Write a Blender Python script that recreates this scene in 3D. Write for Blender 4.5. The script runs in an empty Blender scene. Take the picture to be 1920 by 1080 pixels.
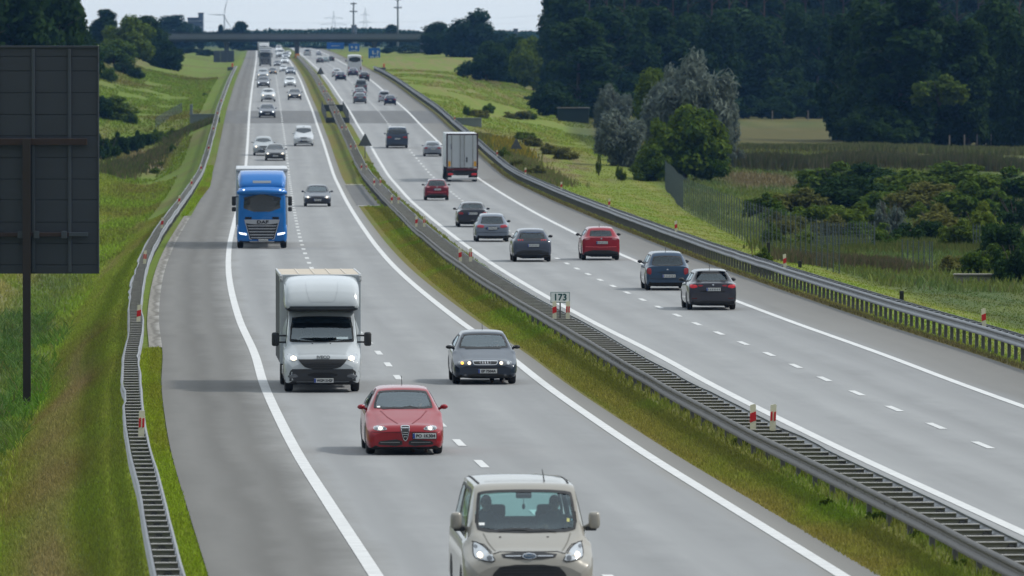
import bpy, bmesh, math, random
import numpy as np
from mathutils import Vector, Matrix
from mathutils.bvhtree import BVHTree
random.seed(7)
RNG = np.random.default_rng(11)
R = math.radians
SC = bpy.context.scene
COL = SC.collection
F = 15000.0          # focal length in pixels of a 1920 px wide frame
CAM = 12.0           # camera height
YH = 75.0            # image row of the horizon

# ------------------------------------------------------------------ helpers
def pchip(pts):
    x = np.array([p[0] for p in pts], float); y = np.array([p[1] for p in pts], float)
    h = np.diff(x); m = np.diff(y) / h
    d = np.zeros_like(y)
    for i in range(1, len(x) - 1):
        if m[i-1] * m[i] > 0:
            w1 = 2*h[i] + h[i-1]; w2 = h[i] + 2*h[i-1]
            d[i] = (w1 + w2) / (w1/m[i-1] + w2/m[i])
    d[0] = m[0]; d[-1] = m[-1]
    def f(q):
        q = np.asarray(q, float)
        i = np.clip(np.searchsorted(x, q) - 1, 0, len(x) - 2)
        t = (q - x[i]) / h[i]
        lo = q < x[0]; hi = q > x[-1]
        t2 = np.clip(t, 0, 1)
        v = ((1+2*t2)*(1-t2)**2*y[i] + t2*(1-t2)**2*h[i]*d[i] + t2*t2*(3-2*t2)*y[i+1] + t2*t2*(t2-1)*h[i]*d[i+1])
        v = np.where(lo, y[0] + d[0]*(q-x[0]), v)
        v = np.where(hi, y[-1] + d[-1]*(q-x[-1]), v)
        return v
    return f

def vnoise(x, y, seed=0):
    """smooth value noise 0..1 on a unit lattice"""
    x = np.asarray(x, float); y = np.asarray(y, float)
    xi = np.floor(x).astype(np.int64); yi = np.floor(y).astype(np.int64)
    fx = x - xi; fy = y - yi
    fx = fx*fx*(3-2*fx); fy = fy*fy*(3-2*fy)
    def hsh(a, b):
        n = (a*374761393 + b*668265263 + seed*1274126177) & 0x7fffffff
        n = ((n ^ (n >> 13)) * 1274126177) & 0x7fffffff
        return ((n ^ (n >> 16)) & 0xffff) / 65535.0
    return (hsh(xi, yi)*(1-fx) + hsh(xi+1, yi)*fx)*(1-fy) + (hsh(xi, yi+1)*(1-fx) + hsh(xi+1, yi+1)*fx)*fy

def fbm(x, y, seed=0, n=3):
    v = 0; a = .5; t = 0
    for k in range(n):
        v = v + a*vnoise(x*2**k, y*2**k, seed+k*17); t += a; a *= .5
    return v / t

def tag(o, label=None, cat=None, group=None, kind=None):
    if label: o['label'] = label
    if cat: o['category'] = cat
    if group: o['group'] = group
    if kind: o['kind'] = kind
    return o

def empty(name, loc=(0, 0, 0), label=None, cat=None, group=None):
    o = bpy.data.objects.new(name, None); COL.objects.link(o)
    o.location = loc
    o.empty_display_size = .2
    return tag(o, label, cat, group)

def link_mesh(name, me, mats, parent=None, smooth=None):
    o = bpy.data.objects.new(name, me); COL.objects.link(o)
    if mats is not None:
        for m in (mats if isinstance(mats, (list, tuple)) else [mats]):
            me.materials.append(m)
    if parent is not None: o.parent = parent
    if smooth is not None:
        me.polygons.foreach_set('use_smooth', [True]*len(me.polygons))
        if smooth < 180: me.set_sharp_from_angle(angle=R(smooth))
    return o

class MB:
    """collects shapes into one mesh"""
    def __init__(s): s.v = []; s.f = []; s.mi = []; s.cur = 0
    def add(s, vs, fs):
        b = len(s.v); s.v.extend([tuple(p) for p in vs])
        s.f.extend([tuple(i+b for i in f) for f in fs]); s.mi.extend([s.cur]*len(fs)); return s
    def box(s, c, d, rz=0, M=None):
        x, y, z = d[0]/2, d[1]/2, d[2]/2
        vs = [Vector((a*x, b*y, e*z)) for a in (-1, 1) for b in (-1, 1) for e in (-1, 1)]
        if rz: vs = [Matrix.Rotation(rz, 3, 'Z') @ v for v in vs]
        if M is not None: vs = [M @ v for v in vs]
        vs = [v + Vector(c) for v in vs]
        return s.add(vs, [(0,1,3,2),(4,6,7,5),(0,4,5,1),(2,3,7,6),(0,2,6,4),(1,5,7,3)])
    def bbox(s, c, d, bev=.02, M=None):
        """box with chamfered edges"""
        bm = bmesh.new(); bmesh.ops.create_cube(bm, size=1)
        for v in bm.verts: v.co = Vector((v.co.x*d[0], v.co.y*d[1], v.co.z*d[2]))
        bmesh.ops.bevel(bm, geom=bm.edges[:], offset=min(bev, min(d)*.45), segments=2, profile=.5, affect='EDGES')
        bm.verts.index_update()
        vs = [(M @ v.co if M is not None else v.co) + Vector(c) for v in bm.verts]
        s.add(vs, [[v.index for v in f.verts] for f in bm.faces]); bm.free(); return s
    def tube(s, pts, rad, n=8, cap=True):
        pts = [Vector(p) for p in pts]
        rad = rad if isinstance(rad, (list, tuple)) else [rad]*len(pts)
        vs = []; up0 = None
        for i, p in enumerate(pts):
            t = (pts[min(i+1, len(pts)-1)] - pts[max(i-1, 0)]).normalized()
            ref = Vector((0, 0, 1)) if abs(t.z) < .9 else Vector((1, 0, 0))
            a = t.cross(ref).normalized(); b = t.cross(a).normalized()
            for k in range(n):
                q = 2*math.pi*k/n
                vs.append(p + (a*math.cos(q) + b*math.sin(q))*rad[i])
        fs = []
        for i in range(len(pts)-1):
            for k in range(n):
                k2 = (k+1) % n
                fs.append((i*n+k, i*n+k2, (i+1)*n+k2, (i+1)*n+k))
        if cap:
            fs.append(tuple(range(n))[::-1]); fs.append(tuple((len(pts)-1)*n+k for k in range(n)))
        return s.add(vs, fs)
    def prism(s, poly, y0, y1, plane='xz'):
        """extrude a 2-D polygon; plane xz is extruded along y, xy along z, yz along x"""
        n = len(poly)
        def pt(p, e):
            return (p[0], e, p[1]) if plane == 'xz' else (p[0], p[1], e) if plane == 'xy' else (e, p[0], p[1])
        vs = [pt(p, y0) for p in poly] + [pt(p, y1) for p in poly]
        fs = [tuple(range(n)), tuple(range(2*n-1, n-1, -1))]
        for i in range(n):
            j = (i+1) % n
            fs.append((i, i+n, j+n, j))
        return s.add(vs, fs)
    def lathe(s, prof, n=20, axis='x', c=(0, 0, 0)):
        """prof: (axial, radius)"""
        vs = []
        for a, r in prof:
            for k in range(n):
                q = 2*math.pi*k/n
                e, g = r*math.cos(q), r*math.sin(q)
                p = (a, e, g) if axis == 'x' else (e, g, a) if axis == 'z' else (e, a, g)
                vs.append((p[0]+c[0], p[1]+c[1], p[2]+c[2]))
        fs = []
        for i in range(len(prof)-1):
            for k in range(n):
                k2 = (k+1) % n
                fs.append((i*n+k, i*n+k2, (i+1)*n+k2, (i+1)*n+k))
        return s.add(vs, fs)
    def ball(s, c, r, n=10, m=7):
        r = r if isinstance(r, (tuple, list)) else (r, r, r)
        vs = [(c[0], c[1], c[2]-r[2])]
        for i in range(1, m):
            t = math.pi*i/m - math.pi/2
            for k in range(n):
                q = 2*math.pi*k/n
                vs.append((c[0]+r[0]*math.cos(t)*math.cos(q), c[1]+r[1]*math.cos(t)*math.sin(q), c[2]+r[2]*math.sin(t)))
        vs.append((c[0], c[1], c[2]+r[2])); L = len(vs)-1; fs = []
        for k in range(n):
            k2 = (k+1) % n
            fs.append((0, 1+k2, 1+k)); fs.append((L, 1+(m-2)*n+k, 1+(m-2)*n+k2))
            for i in range(m-2):
                fs.append((1+i*n+k, 1+i*n+k2, 1+(i+1)*n+k2, 1+(i+1)*n+k))
        return s.add(vs, fs)
    def mesh(s, name, fixn=True):
        me = bpy.data.meshes.new(name); me.from_pydata(s.v, [], s.f)
        if fixn:
            bm = bmesh.new(); bm.from_mesh(me); bmesh.ops.recalc_face_normals(bm, faces=bm.faces[:]); bm.to_mesh(me); bm.free()
        if any(s.mi): me.polygons.foreach_set('material_index', s.mi)
        me.update(); return me
    def build(s, name, mats, parent=None, smooth=None, fixn=True):
        return link_mesh(name, s.mesh(name, fixn), mats, parent, smooth)

def quads_mesh(name, V, FQ, attr=None):
    """fast mesh from numpy arrays; attr = per-vertex rgba called tint"""
    me = bpy.data.meshes.new(name)
    V = np.asarray(V, np.float32); FQ = np.asarray(FQ, np.int32); k = FQ.shape[1]
    me.vertices.add(len(V)); me.vertices.foreach_set('co', V.ravel())
    me.loops.add(FQ.size); me.loops.foreach_set('vertex_index', FQ.ravel())
    me.polygons.add(len(FQ)); me.polygons.foreach_set('loop_start', np.arange(0, FQ.size, k, dtype=np.int32))
    me.polygons.foreach_set('loop_total', np.full(len(FQ), k, np.int32))
    me.update(calc_edges=True)
    if attr is not None:
        a = me.color_attributes.new('tint', 'FLOAT_COLOR', 'POINT')
        a.data.foreach_set('color', np.asarray(attr, np.float32).ravel())
    return me

# ------------------------------------------------------------------ materials
MATS = {}
def nodes_of(name):
    m = bpy.data.materials.new(name); m.use_nodes = True
    nt = m.node_tree; b = nt.nodes['Principled BSDF']
    return m, nt, b
def mat(name, col, rough=.5, metal=0., var=.12, scale=6., bump=0., coat=0., spec=.5, emit=None, estr=1.):
    """plain surface with a little procedural unevenness in colour and gloss"""
    if name in MATS: return MATS[name]
    m, nt, b = nodes_of(name); N = nt.nodes; L = nt.links
    tc = N.new('ShaderNodeTexCoord'); nz = N.new('ShaderNodeTexNoise')
    nz.inputs['Scale'].default_value = scale; nz.inputs['Detail'].default_value = 5
    L.new(tc.outputs['Object'], nz.inputs['Vector'])
    mx = N.new('ShaderNodeMix'); mx.data_type = 'RGBA'
    c = list(col)+[1]
    mx.inputs['A'].default_value = [max(0, v*(1-var)) for v in c[:3]]+[1]
    mx.inputs['B'].default_value = [v*(1+var) for v in c[:3]]+[1]
    L.new(nz.outputs['Fac'], mx.inputs['Factor']); L.new(mx.outputs['Result'], b.inputs['Base Color'])
    mr = N.new('ShaderNodeMapRange'); mr.inputs['To Min'].default_value = max(.02, rough-.06); mr.inputs['To Max'].default_value = min(1, rough+.06)
    L.new(nz.outputs['Fac'], mr.inputs['Value']); L.new(mr.outputs['Result'], b.inputs['Roughness'])
    b.inputs['Metallic'].default_value = metal
    b.inputs['Specular IOR Level'].default_value = spec
    b.inputs['Coat Weight'].default_value = coat; b.inputs['Coat Roughness'].default_value = .06
    if bump:
        bp = N.new('ShaderNodeBump'); bp.inputs['Strength'].default_value = bump; bp.inputs['Distance'].default_value = .02
        L.new(nz.outputs['Fac'], bp.inputs['Height']); L.new(bp.outputs['Normal'], b.inputs['Normal'])
    if emit is not None:
        b.inputs['Emission Color'].default_value = list(emit)+[1]; b.inputs['Emission Strength'].default_value = estr
    MATS[name] = m; return m
def paint(name, col, metal=.12, rough=.32):
    return mat(name, col, rough, metal, .05, 2.5, coat=.8, spec=.25)
def tint_mat(name, rough=.9, nscale=1.5, amt=.35, fine=12., spec=.15, trans=0.):
    """colour from the mesh's own colour layer, broken up by noise"""
    m, nt, b = nodes_of(name); N = nt.nodes; L = nt.links
    at = N.new('ShaderNodeAttribute'); at.attribute_name = 'tint'
    ge = N.new('ShaderNodeNewGeometry')
    n1 = N.new('ShaderNodeTexNoise'); n1.inputs['Scale'].default_value = nscale; n1.inputs['Detail'].default_value = 6; n1.inputs['Roughness'].default_value = .65
    n2 = N.new('ShaderNodeTexNoise'); n2.inputs['Scale'].default_value = fine; n2.inputs['Detail'].default_value = 3
    L.new(ge.outputs['Position'], n1.inputs['Vector']); L.new(ge.outputs['Position'], n2.inputs['Vector'])
    ad = N.new('ShaderNodeMath'); ad.operation = 'ADD'; L.new(n1.outputs['Fac'], ad.inputs[0]); L.new(n2.outputs['Fac'], ad.inputs[1])
    mr = N.new('ShaderNodeMapRange'); mr.inputs['From Min'].default_value = .55; mr.inputs['From Max'].default_value = 1.45
    mr.inputs['To Min'].default_value = 1-amt; mr.inputs['To Max'].default_value = 1+amt
    L.new(ad.outputs[0], mr.inputs['Value'])
    vm = N.new('ShaderNodeVectorMath'); vm.operation = 'SCALE'
    L.new(at.outputs['Color'], vm.inputs[0]); L.new(mr.outputs['Result'], vm.inputs['Scale'])
    L.new(vm.outputs['Vector'], b.inputs['Base Color'])
    b.inputs['Roughness'].default_value = rough; b.inputs['Specular IOR Level'].default_value = spec
    if trans:
        tr = N.new('ShaderNodeBsdfTranslucent'); L.new(vm.outputs['Vector'], tr.inputs['Color'])
        ms = N.new('ShaderNodeMixShader'); ms.inputs[0].default_value = trans
        L.new(b.outputs[0], ms.inputs[1]); L.new(tr.outputs[0], ms.inputs[2]); L.new(ms.outputs[0], N['Material Output'].inputs['Surface'])
    MATS[name] = m; return m
def leaf_mat(name, c1, c2, rough=.65, scale=.35):
    """foliage: hue shifts between clumps and from tree to tree"""
    m, nt, b = nodes_of(name); N = nt.nodes; L = nt.links
    ge = N.new('ShaderNodeNewGeometry'); oi = N.new('ShaderNodeObjectInfo')
    nz = N.new('ShaderNodeTexNoise'); nz.inputs['Scale'].default_value = scale; nz.inputs['Detail'].default_value = 4
    L.new(ge.outputs['Position'], nz.inputs['Vector'])
    ad = N.new('ShaderNodeMath'); ad.operation = 'ADD'
    L.new(nz.outputs['Fac'], ad.inputs[0])
    ml = N.new('ShaderNodeMath'); ml.operation = 'MULTIPLY_ADD'; ml.inputs[1].default_value = .5; ml.inputs[2].default_value = -.25
    L.new(oi.outputs['Random'], ml.inputs[0]); L.new(ml.outputs[0], ad.inputs[1])
    ri = N.new('ShaderNodeMath'); ri.operation = 'MULTIPLY_ADD'; ri.inputs[1].default_value = .36; ri.inputs[2].default_value = -.18
    L.new(ge.outputs['Random Per Island'], ri.inputs[0])
    ad2 = N.new('ShaderNodeMath'); ad2.operation = 'ADD'; ad2.use_clamp = True
    L.new(ad.outputs[0], ad2.inputs[0]); L.new(ri.outputs[0], ad2.inputs[1])
    mx = N.new('ShaderNodeMix'); mx.data_type = 'RGBA'
    mx.inputs['A'].default_value = list(c1)+[1]; mx.inputs['B'].default_value = list(c2)+[1]
    L.new(ad2.outputs[0], mx.inputs['Factor']); L.new(mx.outputs['Result'], b.inputs['Base Color'])
    b.inputs['Roughness'].default_value = rough; b.inputs['Specular IOR Level'].default_value = .06
    # some light passes through the leaves
    tr = N.new('ShaderNodeBsdfTranslucent'); L.new(mx.outputs['Result'], tr.inputs['Color'])
    ms = N.new('ShaderNodeMixShader'); ms.inputs[0].default_value = .36
    L.new(b.outputs[0], ms.inputs[1]); L.new(tr.outputs[0], ms.inputs[2])
    L.new(ms.outputs[0], N['Material Output'].inputs['Surface'])
    MATS[name] = m; return m
def glass_mat(name, tint, refl=(.84, .95, 1.0), ior=2.5):
    m = bpy.data.materials.new(name); m.use_nodes = True
    nt = m.node_tree; N = nt.nodes; L = nt.links; N.remove(N['Principled BSDF'])
    t = N.new('ShaderNodeBsdfTransparent'); t.inputs['Color'].default_value = list(tint)+[1]
    g = N.new('ShaderNodeBsdfGlossy'); g.inputs['Roughness'].default_value = .04; g.inputs['Color'].default_value = list(refl)+[1]
    fr = N.new('ShaderNodeFresnel'); fr.inputs['IOR'].default_value = ior
    nz = N.new('ShaderNodeTexNoise'); nz.inputs['Scale'].default_value = 1.6; nz.inputs['Detail'].default_value = 4
    tc = N.new('ShaderNodeTexCoord'); L.new(tc.outputs['Object'], nz.inputs['Vector'])
    bp = N.new('ShaderNodeBump'); bp.inputs['Strength'].default_value = .12; bp.inputs['Distance'].default_value = .05
    L.new(nz.outputs['Fac'], bp.inputs['Height']); L.new(bp.outputs['Normal'], g.inputs['Normal'])
    ms = N.new('ShaderNodeMixShader'); L.new(fr.outputs[0], ms.inputs[0]); L.new(t.outputs[0], ms.inputs[1]); L.new(g.outputs[0], ms.inputs[2])
    L.new(ms.outputs[0], N['Material Output'].inputs['Surface'])
    MATS[name] = m; return m

# ------------------------------------------------------------------ the road's line, level and cross-section
XL = pchip([(70, .9), (100, -.55), (129.9, -2.22), (150.6, -3.4), (172, -4.6), (191, -5.57), (213, -6.62), (235, -7.55), (270, -9.2), (336, -11.9),
            (395, -13.95), (443, -15.45), (522, -17.85), (691, -23.0), (765, -25.3), (904, -29.7), (1087, -35.4), (1327, -42.8),
            (1546, -49.6), (1875, -59.9), (2381, -76.), (4000, -128.)])
ZR = pchip([(70, -8.38), (90, -8.486), (130, -8.70), (200, -9.08), (300, -9.62), (400, -10.16), (500, -10.7), (580, -11.05), (645, -11.2), (714, -10.72),
            (765, -10.15), (857, -9.24), (932, -8.42), (1087, -7.39), (1181, -6.75), (1327, -6.02), (1546, -5.3), (1875, -4.375), (2381, -3.17), (2830, -2.7), (4000, -2.6)])
_D = np.concatenate([np.arange(85, 700, .5), np.arange(700, 3500, 2.)])
_Y = YH - F*ZR(_D)/_D
_ord = np.argsort(_Y)
def row2d(y): return float(np.interp(y, _Y[_ord], _D[_ord]))
def road(o, d, h=0.):
    return Vector((float(XL(d))+o, d, float(ZR(d))+CAM+h))
def road_dir(d):
    """unit vector along the road, away from the camera"""
    return (road(0, d+2) - road(0, d-2)).normalized()

# heights of the land beside the road, relative to the road's level
DR = [90, 130, 200, 260, 330, 420, 520, 650, 760, 860, 950, 1150, 1400, 1800, 2400, 4000]
OL = [-400, -200, -80, -45, -28, -18, -14, -11, -8.5, -6.8, -5.4, -4.1, -3.0]
HL = [[-1,-1,-1,-1,-1.5,-2.2,-2.6,-2.8,-2.5,-1.7,-.75,-.1,0]]*3 + [
      [-.5,-.5,-.3,-.2,-.6,-1.4,-1.7,-2.1,-2.6,-2.5,-1.1,-.15,0],
      [0,0,0,0,-.3,-1.0,-1.3,-1.7,-2.3,-2.1,-1.0,-.15,0],
      [0,0,0,0,-.1,-.7,-1.0,-1.3,-1.9,-1.8,-.9,-.15,0],
      [0,0,0,0,0,-.6,-.9,-1.2,-1.5,-1.4,-.8,-.15,0],
      [0,0,0,0,0,-.5,-.9,-1.1,-1.4,-1.3,-.8,-.15,0],
      [1,1,1,.5,-.2,-.9,-1.5,-2.4,-2.6,-1.6,-.8,-.15,0],
      [2,2,2,1.5,.2,-1.3,-2.6,-3.0,-2.4,-1.3,-.7,-.15,0],
      [4,4,4,3.0,1.2,-.4,-.9,-1.0,-.9,-.7,-.5,-.1,0],
      [7,7,7,6.5,4.2,.7,-.1,-.6,-.7,-.6,-.4,-.1,0],
      [7,7,7,6.5,4.5,1.0,.2,-.4,-.6,-.5,-.4,-.1,0],
      [5,5,5,4,2.5,.6,.1,-.3,-.5,-.5,-.4,-.1,0],
      [0,0,0,0,.2,0,0,-.2,-.4,-.4,-.3,-.1,0], [0]*13]
OR_ = [21.3, 22.6, 25, 28.5, 33, 40, 50, 65, 90, 130, 200, 400]
HR = [[0,-.1,-.45,-.9,-1.2,-1.3,-1.4,-1.5,-1.6,-1.7,-1.8,-1.8]]*6 + [
      [0,-.1,-.4,-.8,-1.1,-1.3,-1.4,-1.5,-1.6,-1.6,-1.6,-1.6],
      [0,-.1,-.35,-.65,-.9,-1.1,-1.2,-1.25,-1.3,-1.3,-1.3,-1.3],
      [0,-.1,-.3,-.5,-.8,-1.4,-2.0,-2.3,-2.4,-2.4,-2.4,-2.4],
      [0,-.15,-.6,-1.2,-1.6,-2.2,-2.8,-3.2,-3.3,-3.3,-3.3,-3.3],
      [0,-.2,-.8,-1.4,-2.0,-2.8,-3.6,-4.1,-4.2,-4.2,-4.2,-4.2],
      [0,-.1,-.3,-.7,-1.5,-2.8,-4.5,-5.3,-5.5,-5.5,-5.5,-5.5],
      [0,0,0,0,-.3,-1.2,-2.5,-5.0,-6.5,-6.6,-6.6,-6.6],
      [0,0,.2,.4,.7,1.1,1.1,0,-4,-7.5,-7.8,-7.8],
      [0,0,0,0,0,0,-.5,-2,-6,-9,-9.3,-9.3], [0]*12]
def _tab(d, o, OO, HH):
    HH = np.array(HH, float); DD = np.array(DR, float)
    i = np.clip(np.searchsorted(DD, d) - 1, 0, len(DD)-2)
    t = np.clip((d - DD[i])/(DD[i+1]-DD[i]), 0, 1); t = t*t*(3-2*t)
    OO = np.array(OO, float)
    j = np.clip(np.searchsorted(OO, o) - 1, 0, len(OO)-2)
    u = np.clip((o - OO[j])/(OO[j+1]-OO[j]), 0, 1)
    a = HH[i, j]*(1-u) + HH[i, j+1]*u; b = HH[i+1, j]*(1-u) + HH[i+1, j+1]*u
    return a*(1-t) + b*t
def land_h(o, d):
    o = np.asarray(o, float); d = np.asarray(d, float)
    l = _tab(d, np.minimum(o, -3.0), OL, HL); r = _tab(d, np.maximum(o, 21.3), OR_, HR)
    h = np.where(o < 9, l, r)
    rough = (fbm(o*.5, d*.12, 5)-.5)*.25*np.clip(np.maximum(-4-o, o-23)/4, 0, 1)
    gap = np.clip((np.abs(d-574)-62)/14, 0, 1)*np.clip((np.abs(d-907)-40)/10, 0, 1)
    med = np.where((o > 8.1) & (o < 11.25), -.03+.24*np.clip((o-8.3)/.9, 0, 1)*np.clip((11.2-o)/.7, 0, 1)*gap, 0)
    return np.where((o <= -3) | (o >= 21.3), h+rough, med)
def land_z(X, d):
    d = np.asarray(d, float)
    return ZR(d) + CAM + land_h(np.asarray(X, float)-XL(d), d)
def stand(px, d, dz=0.):
    """a point of the land at distance d that the photo shows in column px"""
    X = (px-960)/F*d
    return Vector((X, d, float(land_z(X, d))+dz))
def spot(px, py):
    """the point of the land that the photo shows at column px, row py"""
    d = np.arange(95, 3600, 1.)
    X = (px-960)/F*d
    ok = land_z(X, d) >= CAM - (py-YH)/F*d
    i = int(np.argmax(ok)) if ok.any() else len(d)-1
    return Vector((float(X[i]), float(d[i]), float(land_z(X[i], d[i]))))
# ------------------------------------------------------------------ ground
OR1 = pchip([(130, 7.57), (200, 7.47), (260, 7.4), (370, 7.22), (490, 7.2), (650, 7.35), (1000, 7.4), (4000, 7.4)])
OL2 = pchip([(100, 12.1), (172, 11.95), (260, 11.82), (400, 11.65), (520, 11.6), (650, 11.85), (900, 11.75), (4000, 11.75)])
OR2 = pchip([(100, 18.6), (200, 18.55), (300, 18.45), (400, 18.3), (480, 18.4), (577, 18.75), (650, 18.95), (780, 18.65), (1000, 18.5), (4000, 18.4)])
OD1 = lambda d: OR1(d)*.497
OD2 = lambda d: (OL2(d)+OR2(d))/2

def depths(a, b, first, grow):
    out = [a]; s = first
    while out[-1] + s < b: out.append(out[-1]+s); s *= grow
    out.append(b); return np.array(out)

def land_tint(o, d):
    """colour of the land itself: mown turf, dry grass, bare soil, field"""
    o = np.asarray(o, float); d = np.asarray(d, float)
    big = fbm(o*.11, d*.028, 3, 4)[..., None]; mid = fbm(o*.55, d*.11, 9, 3)[..., None]; streak = fbm(o*1.1, d*.035, 21, 3)[..., None]
    lush = np.array([.112, .162, .016]); olive = np.array([.112, .112, .022]); dry = np.array([.165, .14, .058]); soil = np.array([.15, .108, .06])
    yel = np.array([.145, .18, .024]); dark = np.array([.045, .068, .018]); tan = np.array([.080, .070, .018])
    mix = lambda a, b, t: a*(1-t)+b*t
    sm = lambda x, a, b: np.clip((x-a)/(b-a), 0, 1)[..., None]
    # left side
    c = mix(lush, olive, sm(big[..., 0], .50, .74)); c = mix(c, dry, sm(streak[..., 0], .60, .78)*.4)
    wob = (fbm(o*0+7, d*.06, 31)-.5)*.7
    c = mix(c, dry*.92, (sm(o+wob, -6.1, -5.5)*(1-sm(o+wob, -5.1, -4.6)))*sm(-d, -290, -235)*(.25+.5*streak))
    c = mix(c, dark*1.35, sm(-o, 6.6, 8.0)*(1-sm(-o, 9.5, 11))*sm(-d, -470, -400)*(.45+.5*mid))
    c = mix(c, dry, sm(-o, 9.2, 11)*(1-sm(-o, 17, 22))*sm(-d, -560, -470)*sm(mid[..., 0], .32, .5))
    c = mix(c, soil, sm(-o, 7, 9)*(1-sm(-o, 12, 14))*sm(d, 740, 780)*(1-sm(d, 860, 890))*.85)
    c = mix(c, dry*.85, sm(-o, 17, 20)*(1-sm(-o, 30, 36))*sm(d, 1050, 1200)*.7)
    c = mix(c, lush*1.15, sm(-o, 3., 3.2)*(1-sm(-o, 4.3, 4.8))*.55)
    c = mix(c, yel*.95, sm(-o, 10, 12)*(1-sm(-o, 20, 26))*sm(d, 590, 640)*(1-sm(d, 735, 760))*.85)
    # right side: mown verge, then rough field, stubble and sandy track
    r = mix(yel, lush*1.15, sm(mid[..., 0], .45, .7)); r = mix(r, np.array([.19, .18, .045]), sm(streak[..., 0], .52, .68)*.55)
    fo = np.interp(d, [100, 420, 560, 660, 735, 900, 1150, 1400], [28.3, 28.4, 31, 34.5, 34, 36, 45, 70])
    rough = mix(np.array([.075, .095, .02]), dark*1.4, sm(mid[..., 0], .4, .65)); rough = mix(rough, np.array([.12, .145, .032]), sm(big[..., 0], .5, .65)*.6)
    r = mix(r, rough, sm(o-fo, -.6, .8))
    X = o + XL(d)
    r = mix(r, tan, sm(o-fo, 2, 4)*sm(d, 840, 880)*(1-sm(d, 1120, 1190))*(.75+.25*big))
    r = mix(r, olive*.6, sm(o-fo, 2, 4)*sm(d, 1170, 1200)*(1-sm(d, 1400, 1500))*.9)
    r = mix(r, soil*.75, sm(X, 17, 19.5)*(1-sm(X, 24, 26))*sm(d, 655, 670)*(1-sm(d, 720, 735))*.8)
    r = mix(r, soil*1.1, sm(o, 23, 25)*(1-sm(o, 30, 33))*sm(d, 640, 690)*(1-sm(d, 860, 900))*sm(mid[..., 0], .35, .55)*.75)
    r = mix(r, np.array([.19, .15, .065]), sm(o, 24, 28)*sm(d, 1050, 1300)*(1-sm(d, 1700, 1900))*sm(streak[..., 0], .45, .6)*.6)
    r = mix(r, soil*.8, (1-sm(o, 21.5, 22.1))*.8)
    # median
    m = mix(olive*1.1, lush*.95, sm(mid[..., 0], .5, .75)); m = mix(m, np.array([.17, .12, .035]), sm(9.0-o, 0, .8)*sm(streak[..., 0], .35, .6)*.5)
    c = np.where((o > 8)[..., None], m, c)
    c = np.where((o > 16)[..., None], r, c)
    far = sm(d, 1900, 3000)
    c = mix(c, np.array([.06, .085, .035]), far)
    return np.clip(c, .01, .8)

def rgba(c): return np.concatenate([c, np.ones(c.shape[:-1]+(1,))], -1)

def build_ground():
    D = np.concatenate([depths(86, 4000, .8, 1.0115), [5500, 8000, 14000, 40000]])
    O = np.concatenate([-np.geomspace(3.0, 60, 70)[::-1], [-2.5, 4, 8.05, 8.4, 8.8, 9.2, 9.7, 10.2, 10.7, 11.2, 16, 21.25], 21.3+np.geomspace(.3, 160, 110)])
    Ofar_l = [-1200, -500, -250, -120]; Ofar_r = [260, 420, 800, 1600]
    O = np.concatenate([Ofar_l, O, Ofar_r])
    DD, OO = np.meshgrid(D, O, indexing='ij')
    k = np.maximum(1, DD/4000)
    X = XL(np.minimum(DD, 4000)) + OO*k
    dc = np.minimum(DD, 4000)
    Z = ZR(dc)+CAM+land_h(OO, dc)
    under = (OO > -2.9) & (OO < 8.05) | (OO > 11.3) & (OO < 21.2)
    Z = np.where(under, Z-.05, Z)
    Z = np.where(DD > 4000, ZR(4000.)+CAM-.3, Z)
    V = np.stack([X, DD, Z], -1).reshape(-1, 3)
    n, m = DD.shape
    i = np.arange(n*m).reshape(n, m)
    Q = np.stack([i[:-1, :-1], i[:-1, 1:], i[1:, 1:], i[1:, :-1]], -1).reshape(-1, 4)
    me = quads_mesh('ground', V, Q, rgba(land_tint(OO, dc)).reshape(-1, 4))
    o = link_mesh('ground', me, tint_mat('land', .95, 1.6, .42, 9.), smooth=180)
    tag(o, 'grass verges, ditch, fields and rough land beside the motorway', kind='structure')
build_ground()

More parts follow.
